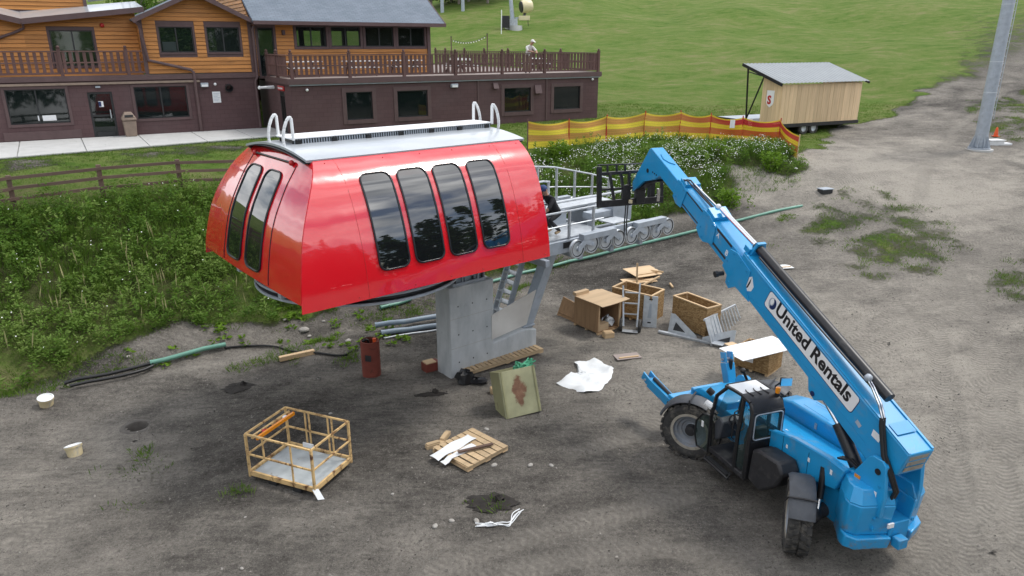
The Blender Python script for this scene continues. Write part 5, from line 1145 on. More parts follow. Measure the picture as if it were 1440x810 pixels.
def body(pelvis, chest, neck, head, hips, knees, ankles, toes, sh, el, wr, curl=((0, 0, -1), (0, 0, -1))):
    J = {'pelvis': pelvis, 'chest': chest, 'neck': neck, 'head0': head[0], 'head1': head[1], 'head2': head[2]}
    R_ = {'pelvis': (.15, .12), 'chest': (.17, .12), 'neck': .058, 'head0': .075, 'head1': .10, 'head2': .085}
    bones = [('pelvis', 'chest'), ('chest', 'neck'), ('neck', 'head0'), ('head0', 'head1'), ('head1', 'head2')]; mo = {}
    mo[('neck', 'head0')] = mo[('head0', 'head1')] = mo[('head1', 'head2')] = 2
    for i, s in enumerate('LR'):
        for nm, p, r in (('hip', hips[i], .095), ('knee', knees[i], .068), ('ankle', ankles[i], .05), ('toe', toes[i], .042), ('sh', sh[i], .075), ('elbow', el[i], .05), ('wrist', wr[i], .035)): J[s+nm] = p; R_[s+nm] = r
        for a, b, k in (('pelvis', s+'hip', 1), (s+'hip', s+'knee', 1), (s+'knee', s+'ankle', 1), (s+'ankle', s+'toe', 3), ('chest', s+'sh', 0), (s+'sh', s+'elbow', 0), (s+'elbow', s+'wrist', 2)): bones.append((a, b)); mo[(a, b)] = k
        hands(J, R_, bones, mo, s, wr[i], el[i], 2, curl[i])
    return J, bones, R_, mo
def face(root, c, fwd, r=.10, cap=None, hair='clothtan'):
    """eyes, nose, mouth, ears, then cap or hair"""
    c = Vector(c); f = Vector(fwd).normalized(); l = Vector((0, 0, 1)).cross(f).normalized(); u = f.cross(l)
    for s in (-1, 1):
        MB().ball(c+f*r*.92+l*s*.036+u*.01, .013, 8, 6).build('eye', 'decalblack', root); MB().ball(c+l*s*r*1.0-u*.005, .03, 8, 6, (.5, .8, 1)).build('ear', 'skin', root)
    MB().ball(c+f*(r*1.02)-u*.025, .022, 8, 6, (.8, .8, 1.2)).build('nose', 'skin', root); MB().beam(c+f*r*.9-u*.062-l*.022, c+f*r*.9-u*.062+l*.022, .012, .01).build('mouth', 'red_matte', root)
    if cap:
        k = MB(); k.ball(c+u*.035, r*1.12, 14, 8, (1, 1, .85)); k.add([c+u*.05+f*.07+l*-.085, c+u*.05+f*.07+l*.085, c+u*.03+f*.20+l*.06, c+u*.03+f*.20-l*.06, c+u*.065+f*.07+l*-.085, c+u*.065+f*.07+l*.085, c+u*.042+f*.20+l*.06, c+u*.042+f*.20-l*.06], [(0, 1, 2, 3), (7, 6, 5, 4), (0, 4, 5, 1), (1, 5, 6, 2), (2, 6, 7, 3), (3, 7, 4, 0)])
        k.build('cap', cap, root)
# man on the deck leaning on the rail (local x along rail, y away from camera; he faces the rail)
J, B_, R_, mo = body((0, .62, .95), (.0, .38, 1.38), (.02, .26, 1.52), ((.03, .22, 1.60), (.05, .17, 1.68), (.05, .16, 1.77)), ((-.10, .62, .90), (.10, .62, .90)), ((-.13, .58, .48), (.12, .52, .48)), ((-.13, .62, .08), (.13, .66, .08)), ((-.15, .47, .04), (.15, .51, .04)),
                     ((-.20, .38, 1.42), (.20, .36, 1.42)), ((-.26, .12, 1.22), (.27, .10, 1.22)), ((-.04, .0, 1.17), (.22, -.02, 1.16)))
ca = rad(31.8)
def chp(x, y, z): X, Y = ch_w(x, y); return (X, Y, 4.35+z)
pm = person('person', 'man in white shirt and white cap leaning on the deck railing', J, B_, R_, mo, ['clothwhite', 'clothtan', 'skin', 'clothblack'], chp(13.75, .12, 2.6), ca)
face(pm, (.05, .165, 1.70), (.3, -.9, -.3), .10, 'clothwhite')
# worker on the terminal platform, mostly hidden behind the red skin
J, B_, R_, mo = body((0, 0, .62), (-.28, 0, 1.0), (-.38, 0, 1.12), ((-.42, 0, 1.18), (-.47, 0, 1.25), (-.50, 0, 1.33)), ((0, -.11, .58), (0, .11, .58)), ((-.36, -.14, .42), (-.30, .16, .50)), ((.02, -.14, .09), (-.02, .16, .09)), ((-.17, -.14, .05), (-.20, .16, .05)),
                     ((-.30, -.20, 1.02), (-.30, .20, 1.02)), ((-.50, -.24, .78), (-.50, .24, .78)), ((-.66, -.12, .62), (-.66, .12, .62)))
def tmp(x, y, z): return (-5.70+x*math.cos(TA)-y*math.sin(TA), 14.85+x*math.sin(TA)+y*math.cos(TA), z)
pw = person('person', 'crouching worker in dark clothes and tan boots half hidden behind the red lift housing', J, B_, R_, mo, ['clothblack', 'clothblack', 'skin', 'boot'], tmp(8.05, -1.05, 3.63), TA)
face(pw, (-.47, 0, 1.26), (-.9, 0, -.4), .10, 'clothblue')
# ---------------------------------------------------------------- deck furniture
def picnic_table():
    t = thing('picnic_table', '', 'picnic table')
    for i in range(5): MB().box(-.9, .9, -.36+.146*i, -.23+.146*i, .72, .76).build('top_plank', 'white', t)  # glare on the planks is put into their white colour
    for s in (-1, 1):
        for i in range(2): MB().box(-.9, .9, s*.62-.12+.125*i, s*.62-.005+.125*i, .42, .455).build('bench_plank', 'white', t)
        MB().beam((s*.6, -.70, .40), (s*.6, .70, .40), .05, .09).build('cross_beam', 'brownwood', t)
        for q in (-1, 1): MB().beam((s*.6, q*.62, .0), (s*.6, q*.24, .72), .05, .09).build('leg', 'brownwood', t)
    return t
pt = picnic_table(); pt['group'] = 'picnic tables on the chalet deck'
for i, (x, y, r, lb) in enumerate(((1.35, 2.3, 0, 'glare-white topped picnic table nearest the glass deck door'), (4.35, 2.2, 3, 'glare-white topped picnic table under the second upper window'), (7.0, 2.5, -4, 'glare-white topped picnic table under the third upper window'),
                             (10.4, 2.6, 90, 'glare-white topped picnic table just past the house corner'), (12.2, 6.0, 85, 'picnic table standing farther back on the open deck'), (16.2, 3.6, 80, 'picnic table near the outer corner of the deck'))):
    o = pt if i == 0 else copy_tree(pt); o.location = chp(x, y, 2.6); o.rotation_euler = (0, 0, ca+rad(r)); o['label'] = lb
for i, (x, y, h, lb) in enumerate(((18.43, 19.2, 2.1, 'thin dark light pole rising from the deck rail near the house roof'), (18.43, 13.4, 2.25, 'thin dark light pole rising from the middle of the side deck rail'))):
    lp_ = thing('light_pole', lb, 'pole', chp(x, y, 2.62), ca); MB().beam((0, 0, 0), (0, 0, h), .06, .06).build('shaft', 'brownwood', lp_); MB().box(-.05, .05, -.05, .05, h, h+.05).build('cap', 'darkmetal', lp_)
a, b = Vector(chp(18.43, 19.2, 4.55)), Vector(chp(18.43, 13.4, 4.80)); sl_ = thing('light_string', 'sagging string of small bulbs between the two deck light poles', 'string lights', a)
pts = [a+(b-a)*t-Vector((0, 0, .35*4*t*(1-t)))-a for t in np.linspace(0, 1, 15)]; MB().tube(pts, .012, 5).build('wire', 'hose', sl_)
for p in pts[1:-1]: MB().ball(p-Vector((0, 0, .06)), .045, 6, 5).build('bulb', 'decalwhite', sl_)
# litter bin by the door
x, y = ch_w(-6.72, 3.75); lb = thing('litter_bin', 'tan plastic litter bin with domed lid beside the glass door', 'litter bin', (x, y, 4.375), ca)
MB().prism([(-.24, -.24), (.24, -.24), (.24, .24), (-.24, .24)], 'z', 0, .72, [(-.28, -.28), (.28, -.28), (.28, .28), (-.28, .28)]).build('bin_body', 'bin', lb, bevel=.03)
m = MB(); m.prism([(-.31, -.31), (.31, -.31), (.31, .31), (-.31, .31)], 'z', .74, .86).prism([(-.30, -.30), (.30, -.30), (.30, .30), (-.30, .30)], 'z', .86, 1.12, [(-.15, -.15), (.15, -.15), (.15, .15), (-.15, .15)]); m.build('lid', 'bin', lb, bevel=.03)
MB().box(-.18, .18, -.30, -.275, .90, 1.0).build('flap', 'blackplastic', lb)
# ---------------------------------------------------------------- timber fence along the top of the bank
def fence_pt(d): return (-15.8+.806*d, 22.6+.592*d)
FD = [-7.4, -4.95, -2.47, 0, 2.52, 4.98, 7.5, 9.95, 12.4, 15.3]
f0 = fence_pt(0); fz = gz(*f0)
TF = thing('timber_fence', 'low brown rail fence of three rails along the top of the weedy bank', 'fence', (f0[0], f0[1], fz), math.atan2(.592, .806))
fzs = [gz(*fence_pt(d))-fz for d in FD]
for d, z in zip(FD, fzs): MB().box(d-.07, d+.07, -.07, .07, z-.3, z+1.12+random.uniform(-.02, .03)).build('post', 'fencewood', TF, bevel=.01)
for (a, za), (b, zb) in zip(zip(FD[:-1], fzs[:-1]), zip(FD[1:], fzs[1:])):
    for h in (.38, .70, 1.02): MB().beam((a, -.10, za+h+random.uniform(-.02, .02)), (b, -.10, zb+h+random.uniform(-.02, .02)), .04, .10).build('rail', 'fencewood', TF)
# ---------------------------------------------------------------- striped safety net
def _net():
    k = NT('striped_safety_net'); u = k.attr('vv')['Fac']
    c = k.ramp(u, [(0., (.75, .50, .03)), (.245, (.75, .50, .03)), (.255, (.52, .10, .02)), (.495, (.52, .10, .02)), (.505, (.75, .50, .03)), (.70, (.75, .50, .03)), (.71, (.50, .035, .03)), (.93, (.50, .035, .03)), (.94, (.78, .52, .03))])
    v = k.coord(); sx_ = k.n('ShaderNodeSeparateXYZ', {0: v}).outputs[0]; rf_ = k.ramp(k.math('DIVIDE', sx_, 14.), [(.45, 0.), (.75, 1.)])
    c2 = k.ramp(u, [(0., (.84, .66, .06)), (.245, (.84, .66, .06)), (.255, (.58, .30, .08)), (.495, (.58, .30, .08)), (.505, (.84, .66, .06)), (.70, (.84, .66, .06)), (.71, (.58, .28, .07)), (.93, (.58, .28, .07)), (.94, (.82, .60, .06))])
    c = k.mix(rf_, c2, c); br = k.n('ShaderNodeTexBrick', {'Vector': k.mapping(k.n('ShaderNodeCombineXYZ', {0: k.attr('uu')['Fac'], 1: u, 2: 0.}).outputs[0], (1, 1.2, 1)), 'Scale': 1., 'Mortar Size': .022, 'Brick Width': .055, 'Row Height': .11})
    br.offset = 0.
    k.done(c, .6, 0., None, .3)
    out = [n for n in k.t.nodes if n.type == 'OUTPUT_MATERIAL'][0]; tr = k.n('ShaderNodeBsdfTransparent')
    ms = k.n('ShaderNodeMixShader', {0: k.math('MULTIPLY', k.math('SUBTRACT', 1., br.outputs['Fac']), .62), 1: k.b.outputs[0], 2: tr.outputs[0]}); k.t.links.new(ms.outputs[0], out.inputs[0]); return k.m
MT['net'] = _net()
def from_px(u, v, t):
    d = ray(u, v)*t; return (d[0], d[1], CAM_H+d[2])
NP = [(742, 34.6), (800, 35.6), (852, 36.6), (905, 37.4), (955, 37.6), (997, 37.2), (1043, 36.7), (1095, 36.2), (1124, 33.6)]
npos = []
for u, t in NP:
    d = ray(u, 195); npos.append((d[0]*t, d[1]*t))
NF = thing('safety_net_fence', 'yellow and red striped safety net strung on red poles above the flowering weeds', 'net fence', (npos[0][0], npos[0][1], gz(*npos[0])))
O = Vector(NF.location)
pz = [gz(*p) for p in npos]; hts = [1.36, 1.28, 1.32, 1.38, 1.42, 1.32, 1.27, 1.24, 1.08]
for i, ((x, y), z, h) in enumerate(zip(npos, pz, hts)): MB().cyl(Vector((x, y, z-.2))-O, Vector((x+random.uniform(-.04, .04), y, z+h+.08))-O, .028, n=8).build('pole', 'red_matte' if i not in (0, 8) else ('brownwood' if i == 0 else 'pine'), NF)
for i in range(len(npos)-1):
    a, b = Vector((*npos[i], pz[i]))-O, Vector((*npos[i+1], pz[i+1]))-O; L = (b-a).length; vs, us, uu = [], [], []
    n, k_ = 14, 6; side = Vector((-(b-a).y, (b-a).x, 0)).normalized()
    for p in range(n+1):
        t = p/n; sag = .16*4*t*(1-t)
        for q in range(k_+1):
            f = q/k_; h = hts[i]*(1-t)+hts[i+1]*t
            vs.append(a+(b-a)*t+Vector((0, 0, .06+(h-.06-sag*(.3+.7*f))*f))+side*(.05*math.sin(5*t+3*f+i))); us.append(f); uu.append(t*L)
    m = MB(); m.v = [tuple(v_) for v_ in vs]; m.f = [(p*(k_+1)+q, (p+1)*(k_+1)+q, (p+1)*(k_+1)+q+1, p*(k_+1)+q+1) for p in range(n) for q in range(k_)]
    me = bpy.data.meshes.new('net_panel'); me.from_pydata(m.v, [], m.f); me.polygons.foreach_set('use_smooth', [True]*len(me.polygons))
    for nm, ar in (('vv', us), ('uu', uu)): me.attributes.new(nm, 'FLOAT', 'POINT').data.foreach_set('value', np.array(ar, np.float32))
    mesh_obj('net_panel', me, 'net', NF)
for i, q in ((6, .35), (6, -.62)):
    p = Vector((*npos[i], pz[i]))-O+Vector((q, q*.3-.08, 1.12)); MB().box(p.x-.12, p.x+.12, p.y-.01, p.y+.01, p.z-.35, p.z+.05).build('tag', 'decalwhite', NF)
# ---------------------------------------------------------------- bar trailer on the grass
MT['sheetroof'] = M('grey_profiled_sheet', (.27, .29, .305), .65, 0, .06, 2, .03, spec=.3)
SH = thing('bar_trailer', 'pale timber shed on a twin-axle trailer with grey metal lean-to roof and side platform', 'trailer', (14.8, 41.0, 3.64), rad(25.7))
SZ = .66
xw = 0.
for i in range(22):
    w_ = 6.2/22; MB().box(i*w_+.004, (i+1)*w_-.004, -.02-.008*(i % 3), .02, SZ, SZ+2.12).build('plank', 'pine', SH)
for i in range(5):
    w_ = 1.42/5; MB().prism([(.021+i*w_+.004, SZ), (.021+(i+1)*w_-.004, SZ), (.021+(i+1)*w_-.004, SZ+2.13+.29*(i+1)*w_), (.021+i*w_+.004, SZ+2.13+.29*i*w_)], 'x', -.02-.007*(i % 2), .02).build('plank', 'pine', SH)
MB().box(6.16, 6.2, .02, 2.8, SZ, SZ+2.15).build('end_wall', 'pine', SH); MB().box(.04, 6.1, .04, .08, SZ, SZ+2.1).build('lining', 'ply', SH)
m = MB(); n = 48
m.grid(lambda i, y: (-.30+6.75*i/(n*2), y, SZ+2.20+.31*(y+.25)+(.03 if int(i) % 4 < 2 else 0)), range(n*2+1), (-.25, 2.85))
m.build('roof_sheet', 'sheetroof', SH, smooth=0, solid=.01)
MB().beam((-.31, -.27, SZ+2.12), (-.31, 2.9, SZ+3.12), .06, .16).build('fascia', 'black', SH); MB().beam((6.47, -.27, SZ+2.12), (6.47, 2.9, SZ+3.12), .06, .12).build('fascia', 'black', SH); MB().beam((-.3, 2.88, SZ+3.11), (6.45, 2.88, SZ+3.11), .06, .12).build('fascia', 'black', SH)
MB().box(-.05, 6.3, -.03, 2.9, SZ-.2, SZ-.01).build('chassis', 'black', SH)
MB().box(.05, 6.2, 2.92, 5.05, SZ-.03, SZ+.01).build('platform', 'galvdull', SH); MB().box(.0, .049, 1.45, 5.08, SZ-.30, SZ+.012).build('platform_edge', 'black', SH); MB().box(.05, 6.2, 5.051, 5.1, SZ-.30, SZ+.012).build('platform_edge', 'black', SH)
for x in (.3, 3., 5.9): MB().beam((x, 4.9, 0), (x, 4.9, SZ-.03), .08, .08).build('platform_leg', 'black', SH)
MB().prism([(5.2, SZ-.2), (6.3, SZ-.2), (6.3, SZ-.08)], 'y', .1, 2.6).build('tail_skirt', 'black', SH)
pb = (-.55, 2.55)
MB().beam((.06, 2.6, SZ), (-.25, 2.5, SZ+2.98), .07, .07).build('roof_post', 'black', SH); MB().beam((.06, 2.6, SZ+.05), (.0, 1.46, SZ+2.45), .06, .06).build('brace', 'black', SH); MB().beam((-.28, 2.5, SZ+2.75), (-.28, 1.4, SZ+2.55), .05, .05).build('brace', 'black', SH)
for x in (2.02, 2.78):
    w0 = MB().lathe([(.16, .02), (.19, .09), (.19, -.09), (.16, -.09)], (x, .13, .34), (0, 1, 0), 20).lathe([(0, -.05), (.10, -.06), (.17, -.08)], (x, .13, .34), (0, 1, 0), 20).build('wheel', 'galv', SH)
    MB().lathe([(.19, -.10), (.24, -.115), (.32, -.11), (.345, -.07), (.345, .07), (.32, .11), (.19, .10)], (x, .13, .34), (0, 1, 0), 24).build('tyre', 'rubber', w0)
MB().beam((.15, .3, 0), (.15, .3, SZ-.2), .09, .09).build('jack_leg', 'galvdull', SH); MB().beam((5.0, .3, .25), (5.5, .3, SZ-.2), .06, .06).build('stabiliser_leg', 'black', SH)
m = MB(); m.prism([(.50, SZ+1.78), (1.05, SZ+1.78), (1.05, SZ+1.15), (.98, SZ+1.0), (.775, SZ+.86), (.57, SZ+1.0), (.50, SZ+1.15)], 'x', -.045, -.035); sg = m.build('shield_sign', 'decalwhite', SH)
me = text_mesh('S', .62, 'letter_mark', .03, .002); mt = Matrix(((0, 0, -1, -.048), (-1, 0, 0, .975), (0, 1, 0, SZ+1.06), (0, 0, 0, 1))); mesh_obj('letter_mark', me, 'red_matte', sg, mt)
# ---------------------------------------------------------------- lift tower, cone and box
tx, ty = 24.5, 38.3; tz = gz(tx, ty)
LT = thing('lift_tower', 'tall grey steel lift tower tube with flanged base on the dirt track', 'lift tower', (tx, ty, tz), rad(10))
MB().cyl((0, 0, .15), (0, 0, 13), .31, .26, 28).build('tube', 'galvdull', LT); MB().cyl((0, 0, .05), (0, 0, .13), .52, n=28).build('flange', 'galvdull', LT); MB().cyl((0, 0, -.3), (0, 0, .05), .66, n=28).build('footing', 'concrete', LT)
for i in range(10):
    t = 2*math.pi*i/10; c, s = math.cos(t), math.sin(t); MB().add([(c*.30, s*.30, .13), (c*.50, s*.50, .13), (c*.31, s*.31, .75), (c*.30-s*.02, s*.30+c*.02, .13), (c*.50-s*.02, s*.50+c*.02, .13), (c*.31-s*.02, s*.31+c*.02, .75)], [(0, 1, 2), (5, 4, 3), (0, 3, 4, 1), (1, 4, 5, 2), (2, 5, 3, 0)]).build('gusset', 'galvdull', LT)
for z in (2.9, 4.4, 7.1, 9.6): MB().lathe([(.31-.004*z, 0), (.318-.004*z, .02), (.31-.004*z, .04)], (0, 0, z), (0, 0, 1), 28).build('weld_seam', 'galv', LT)
ld = MB().beam((.37, -.14, 1.6), (.33, -.14, 13), .03, .03).beam((.37, .14, 1.6), (.33, .14, 13), .03, .03).build('ladder', 'galv', LT)
for i in range(30): MB().cyl((.365-.001*i, -.14, 1.8+.36*i), (.365-.001*i, .14, 1.8+.36*i), .015, n=6).build('rung', 'galv', ld)
x, y, z = gp(1398, 203); ub = thing('utility_box', 'low white box lying beside the steel lift tower', 'box', (x, y, z), rad(5)); ub.scale = (.8, .8, .8); MB().box(-.55, .45, -.35, .35, -.1, .28).build('body', 'white', ub, bevel=.02); MB().box(-.6, .5, -.4, .4, .28, .33).build('lid', 'white', ub, bevel=.01); MB().box(.5, 1.05, -.3, .2, -.05, .1).build('side_panel', 'whitesheet', ub)
x, y, z = gp(1403, 193); cn_ = thing('traffic_cone', 'small orange traffic cone behind the white box by the tower', 'traffic cone', (x, y+.2, gz(x, y+.2))); cn_.scale = (.75, .75, .75); MB().lathe([(.16, .03), (.13, .25), (.09, .5), (.055, .66), (.0, .67)], (0, 0, 0), (0, 0, 1), 16).build('cone', 'coneorange', cn_); MB().box(-.2, .2, -.2, .2, 0, .03).build('base', 'coneorange', cn_)
x, y, z = gp(1160, 270); bx_ = thing('junction_box', 'small dark flat box with grey lid alone on the dirt', 'box', (x, y, z), rad(20)); MB().box(-.26, .26, -.18, .18, -.05, .13).build('body', 'darkmetal', bx_, bevel=.01); MB().box(-.29, .29, -.21, .21, .13, .17).build('lid', 'galvdull', bx_, bevel=.01)
# ---------------------------------------------------------------- snow gun on the slope
x, y, z = gp(722, 41); k_ = math.hypot(x, y)/80.
SG = thing('snow_gun', 'cream and black snow gun fan on a grey mast on the grass slope', 'snow gun', (x, y, z)); SG.scale = (k_*1.0,)*3
MB().cyl((0, 0, 0), (-.45, .3, 4.6), .24, .17, 14).build('mast', 'galvdull', SG); MB().cyl((0, 0, -.2), (0, 0, .35), .95, .9, 18).build('footing', 'concrete', SG); MB().box(-.42, .42, -.5, .1, .3, 1.0).build('valve_cabinet', 'galv', SG)
g = MB().lathe([(.45, 0), (.62, .1), (.66, .5), (.60, 1.1), (.52, 1.2), (.40, 1.1)], (.75, .1, 2.15), (.95, .35, .12), 22).build('fan_barrel', 'cream', SG); MB().lathe([(.0, -.05), (.5, -.02), (.58, .05)], (.75, .1, 2.15), (.95, .35, .12), 20).build('intake', 'black', g); MB().box(.55, 1.7, -.25, .4, .85, 1.3).build('pump_box', 'cream', SG, bevel=.04); MB().beam((1.1, .1, 1.3), (1.25, .2, 1.7), .2, .2).build('yoke', 'black', SG); MB().beam((.2, 0, 1.1), (.7, .05, 1.1), .14, .14).build('arm', 'galvdull', SG); MB().beam((1.5, .1, .85), (1.55, .1, .3), .06, .06).build('stand_leg', 'black', SG)
x, y, z = gp(711, 42); eb = thing('electric_cabinet', 'black electric cabinet left of the snow gun mast', 'cabinet', (x, y, z)); eb.scale = (k_,)*3; MB().box(-.42, .42, -.3, .3, .2, 1.35).build('body', 'black', eb, bevel=.02); MB().box(-.40, -.02, -.32, -.301, .25, 1.3).build('door', 'black', eb); MB().box(.02, .40, -.32, -.301, .25, 1.3).build('door', 'black', eb)
for s in (-.35, .35): MB().beam((s, 0, -.1), (s, 0, .2), .06, .06).build('leg', 'black', eb)
x, y, z = gp(705, 47); sk_ = thing('marker_stake', 'thin white marker stake beside the black electric cabinet', 'stake', (x, y, z)); sk_.scale = (k_,)*3; MB().cyl((0, 0, -.2), (.03, 0, 2.1), .05, n=6).build('shaft', 'white', sk_); MB().cyl((.03, 0, 2.1), (.03, 0, 2.2), .055, .02, 6).build('tip', 'white', sk_)
# ---------------------------------------------------------------- building site clutter
def at_px(u, v): x, y, z = gp(u, v); return (x, y, z)
def rot_to(a, b): return math.atan2(b[1]-a[1], b[0]-a[0])
# man basket
A_, B2 = at_px(353, 674), at_px(441, 699)
MBK = thing('man_basket', 'rusty yellow steel man basket with grey floor standing on the dirt', 'work cage', (A_[0], A_[1], max(A_[2], B2[2])), rot_to(A_, B2))
L_, D_, Hh = 1.60, 1.22, 1.05
MB().box(0.03, L_-.03, 0.03, D_-.03, .14, .165).build('floor', 'basketfloor', MBK)
for (p, q) in (((0, 0), (L_, 0)), ((L_, 0), (L_, D_)), ((L_, D_), (0, D_)), ((0, D_), (0, 0))):
    MB().beam((*p, .17), (*q, .17), .045, .10).build('kick_rail', 'basket', MBK)
    MB().beam((*p, Hh), (*q, Hh), .036, .036).build('top_rail', 'basket', MBK); MB().beam((*p, .60), (*q, .60), .032, .032).build('mid_rail', 'basket', MBK)
for p in ((0, 0), (L_, 0), (L_, D_), (0, D_)): MB().beam((*p, .08), (*p, Hh), .044, .044).build('corner_post', 'basket', MBK)
for (p, z0) in (((.42, 0), .6), ((1.1, 0), .6), ((1.1, 0), .17), ((.50, D_), .17), ((.60, D_), .17), ((1.08, D_), .17), ((1.18, D_), .17)): MB().beam((*p, z0), (*p, Hh if z0 > .3 or p[1] > 0 else .6), .028, .028).build('upright', 'basket', MBK)
for y in (.14, .26): MB().beam((.0+y, .03, Hh-.06), (.0+y, D_-.05, Hh-.06), .05, .07).build('tool_tray_rail', 'amber' if y > .2 else 'basket', MBK)
MB().box(.05, .30, .05, .35, Hh-.09, Hh-.05).build('tray_lid', 'red_matte', MBK) if False else None
for i, (y, mt_) in enumerate(((.2, 'decalblack'), (.32, 'red_matte'), (.5, 'decalblack'), (.95, 'whitesheet'))): MB().ball((.2, y, Hh-.05), .05, 7, 5, (1, 1.3, .7)).build('tool', mt_, MBK)
for x in (.45, 1.05): MB().box(x, x+.2, .0, D_, -.0, .10).build('fork_pocket', 'darkmetal', MBK)
MB().box(.42, .68, D_-.06, D_-.03, .22, .32).build('plate', 'decalwhite', MBK); MB().add([(L_-.02, -.05, .2), (L_+.12, -.08, .02), (L_+.2, .02, .0), (L_+.05, .05, .18)], [(0, 1, 2, 3)]).build('rag', 'tarp', MBK)
# pallets
def pallet(name_label, loc, rz, rot=None, L_=1.22, W_=1.02, n=7, group=None):
    t = thing('pallet', name_label, 'pallet', loc, rz, group, rot)
    for y in (0, W_/2-.02, W_-.04): MB().box(0, L_, y, y+.045, .03, .12).build('stringer', 'palletwood', t)
    w_ = L_/n
    for i in range(n): MB().box(i*w_+random.uniform(.008, .02), (i+1)*w_-random.uniform(.015, .04), -.02, W_+.02, .12, .138).build('deck_board', 'palletwood', t)
    for i in (0, n//2, n-1): MB().box(i*w_+.01, (i+1)*w_-.01, -.01, W_+.01, .012, .03).build('bottom_board', 'palletwood', t)
    return t
a, b = at_px(657, 665), at_px(706, 640); P = pallet('wooden pallet with white plastic strips on the open dirt', a, rot_to(a, b), W_=1.1)
c = gp(650, 640)
wp = thing('plastic_strip', 'white plastic strips lying across the wooden pallet', 'plastic strips', (P.location.x, P.location.y, P.location.z), P.rotation_euler[2])
m = MB(); m.grid(lambda s, t: (-.25+1.15*s, .62+.28*t-.05*s+.10*s, .155+.02*math.sin(9*s+3*t)-(.10*max(0, .2-s)*5)*.3), np.linspace(0, 1, 12), np.linspace(0, 1, 5)); m.build('strip', 'tarp', wp, smooth=60, solid=.01)
m = MB(); m.grid(lambda s, t: (-.22+.9*s, .44+.16*t, .158+.015*math.sin(7*s+2*t)-(.06 if s < .15 else 0)), np.linspace(0, 1, 10), np.linspace(0, 1, 4)); m.build('strip', 'tarp', wp, smooth=60, solid=.01)
bt = thing('batten', 'grey wooden batten laid over the plastic strips on the pallet', 'plank', (P.location.x, P.location.y, P.location.z+.20), P.rotation_euler[2]); m = MB(); m.beam((.2, .50, 0), (.95, .20, .0), .07, .035); m.build('wood', 'fencewood', bt)
for (u, v, r, lb_) in ((612, 628, 30, 'short plank end left of the wooden pallet'), (626, 617, 75, 'short upright wood scrap behind the wooden pallet')):
    p = at_px(u, v); o = thing('wood_offcut', lb_, 'wood scrap', p, rad(r)); MB().box(-.22, .22, -.06, .06, 0, .09).build('block', 'palletwood', o, bevel=.006); MB().box(-.2, .1, -.05, .05, .09, .12).build('shim', 'palletwood', o)
a, b = at_px(655, 531), at_px(764, 499); L_ = math.hypot(b[0]-a[0], b[1]-a[1])
pallet('long slatted pallet lying along the foot of the concrete pier', (a[0], a[1], a[2]), rot_to(a, b), L_=L_, W_=.42, n=18)
a, b = at_px(585, 416), at_px(640, 398); pallet('pale slatted pallet behind the pier under the bullwheel', a, rot_to(a, b), W_=1.0)
def _cabfront():
    k = NT('olive_paint_with_rust_stain'); v = k.coord(); n = k.noise(v, 5., 7, .65, .3); sx = k.n('ShaderNodeSeparateXYZ', {0: v}).outputs
    dx = k.math('MULTIPLY', k.math('ABSOLUTE', k.math('SUBTRACT', sx[0], .46)), 3.4); dz = k.math('MULTIPLY', k.math('ABSOLUTE', k.math('SUBTRACT', sx[2], .62)), 1.9)
    r = k.ramp(k.math('ADD', k.math('ADD', dx, dz), k.math('MULTIPLY', k.math('SUBTRACT', n, .5), 1.5)), [(.62, 1.), (.86, 0.)])
    c = k.mix(r, k.ramp(k.noise(v, 2.4, 6), [(.3, (.25, .25, .15)), (.7, (.37, .36, .22))]), k.ramp(n, [(.3, (.12, .06, .035)), (.7, (.24, .13, .08))]))
    return k.done(c, .7, 0., k.bump(n, .2, .006), .35)
MT['cabfront'] = _cabfront()
# rusty cabinet tipped back
a, b = at_px(712, 590), at_px(762, 580); W_ = math.hypot(b[0]-a[0], b[1]-a[1])
CB = thing('steel_cabinet', 'open-topped rusty olive steel cabinet tipped back in front of the pier', 'cabinet', (a[0], a[1], a[2]), 0, rot=(rad(-21), 0, rot_to(a, b)))
Hc = 1.13
MB().box(0, W_, 0, .04, 0, Hc).build('front', 'cabfront', CB, bevel=.006)
for x in (0.0, W_-.04): MB().box(x, x+.04, .04, .55, 0, Hc).build('side', 'cabinet', CB)
MB().box(.04, W_-.04, .51, .55, 0, Hc).build('back', 'cabinet', CB); MB().box(.04, W_-.04, .04, .51, 0, .04).build('bottom', 'cabinet', CB)
for x in (.03, W_-.07): MB().box(x, x+.04, -.025, 0, .02, Hc+.01).build('edge_bead', 'cabinet', CB)
RPE = thing('rope', 'tangled green rope heaped in the top of the rusty cabinet', 'rope', (a[0]+.2, a[1]+.55, a[2]+1.0), rot_to(a, b))
for j in range(6):
    pts = [(.28+.30*math.cos(1.1*i+j)*random.uniform(.6, 1), .1+.12*math.sin(1.7*i+j*2)*random.uniform(.5, 1), .0+.10*math.sin(2.3*i+j)+.05*j*.5) for i in range(10)]; MB().tube(pts, .018, 5).build('strand', 'rope', RPE, smooth=70)
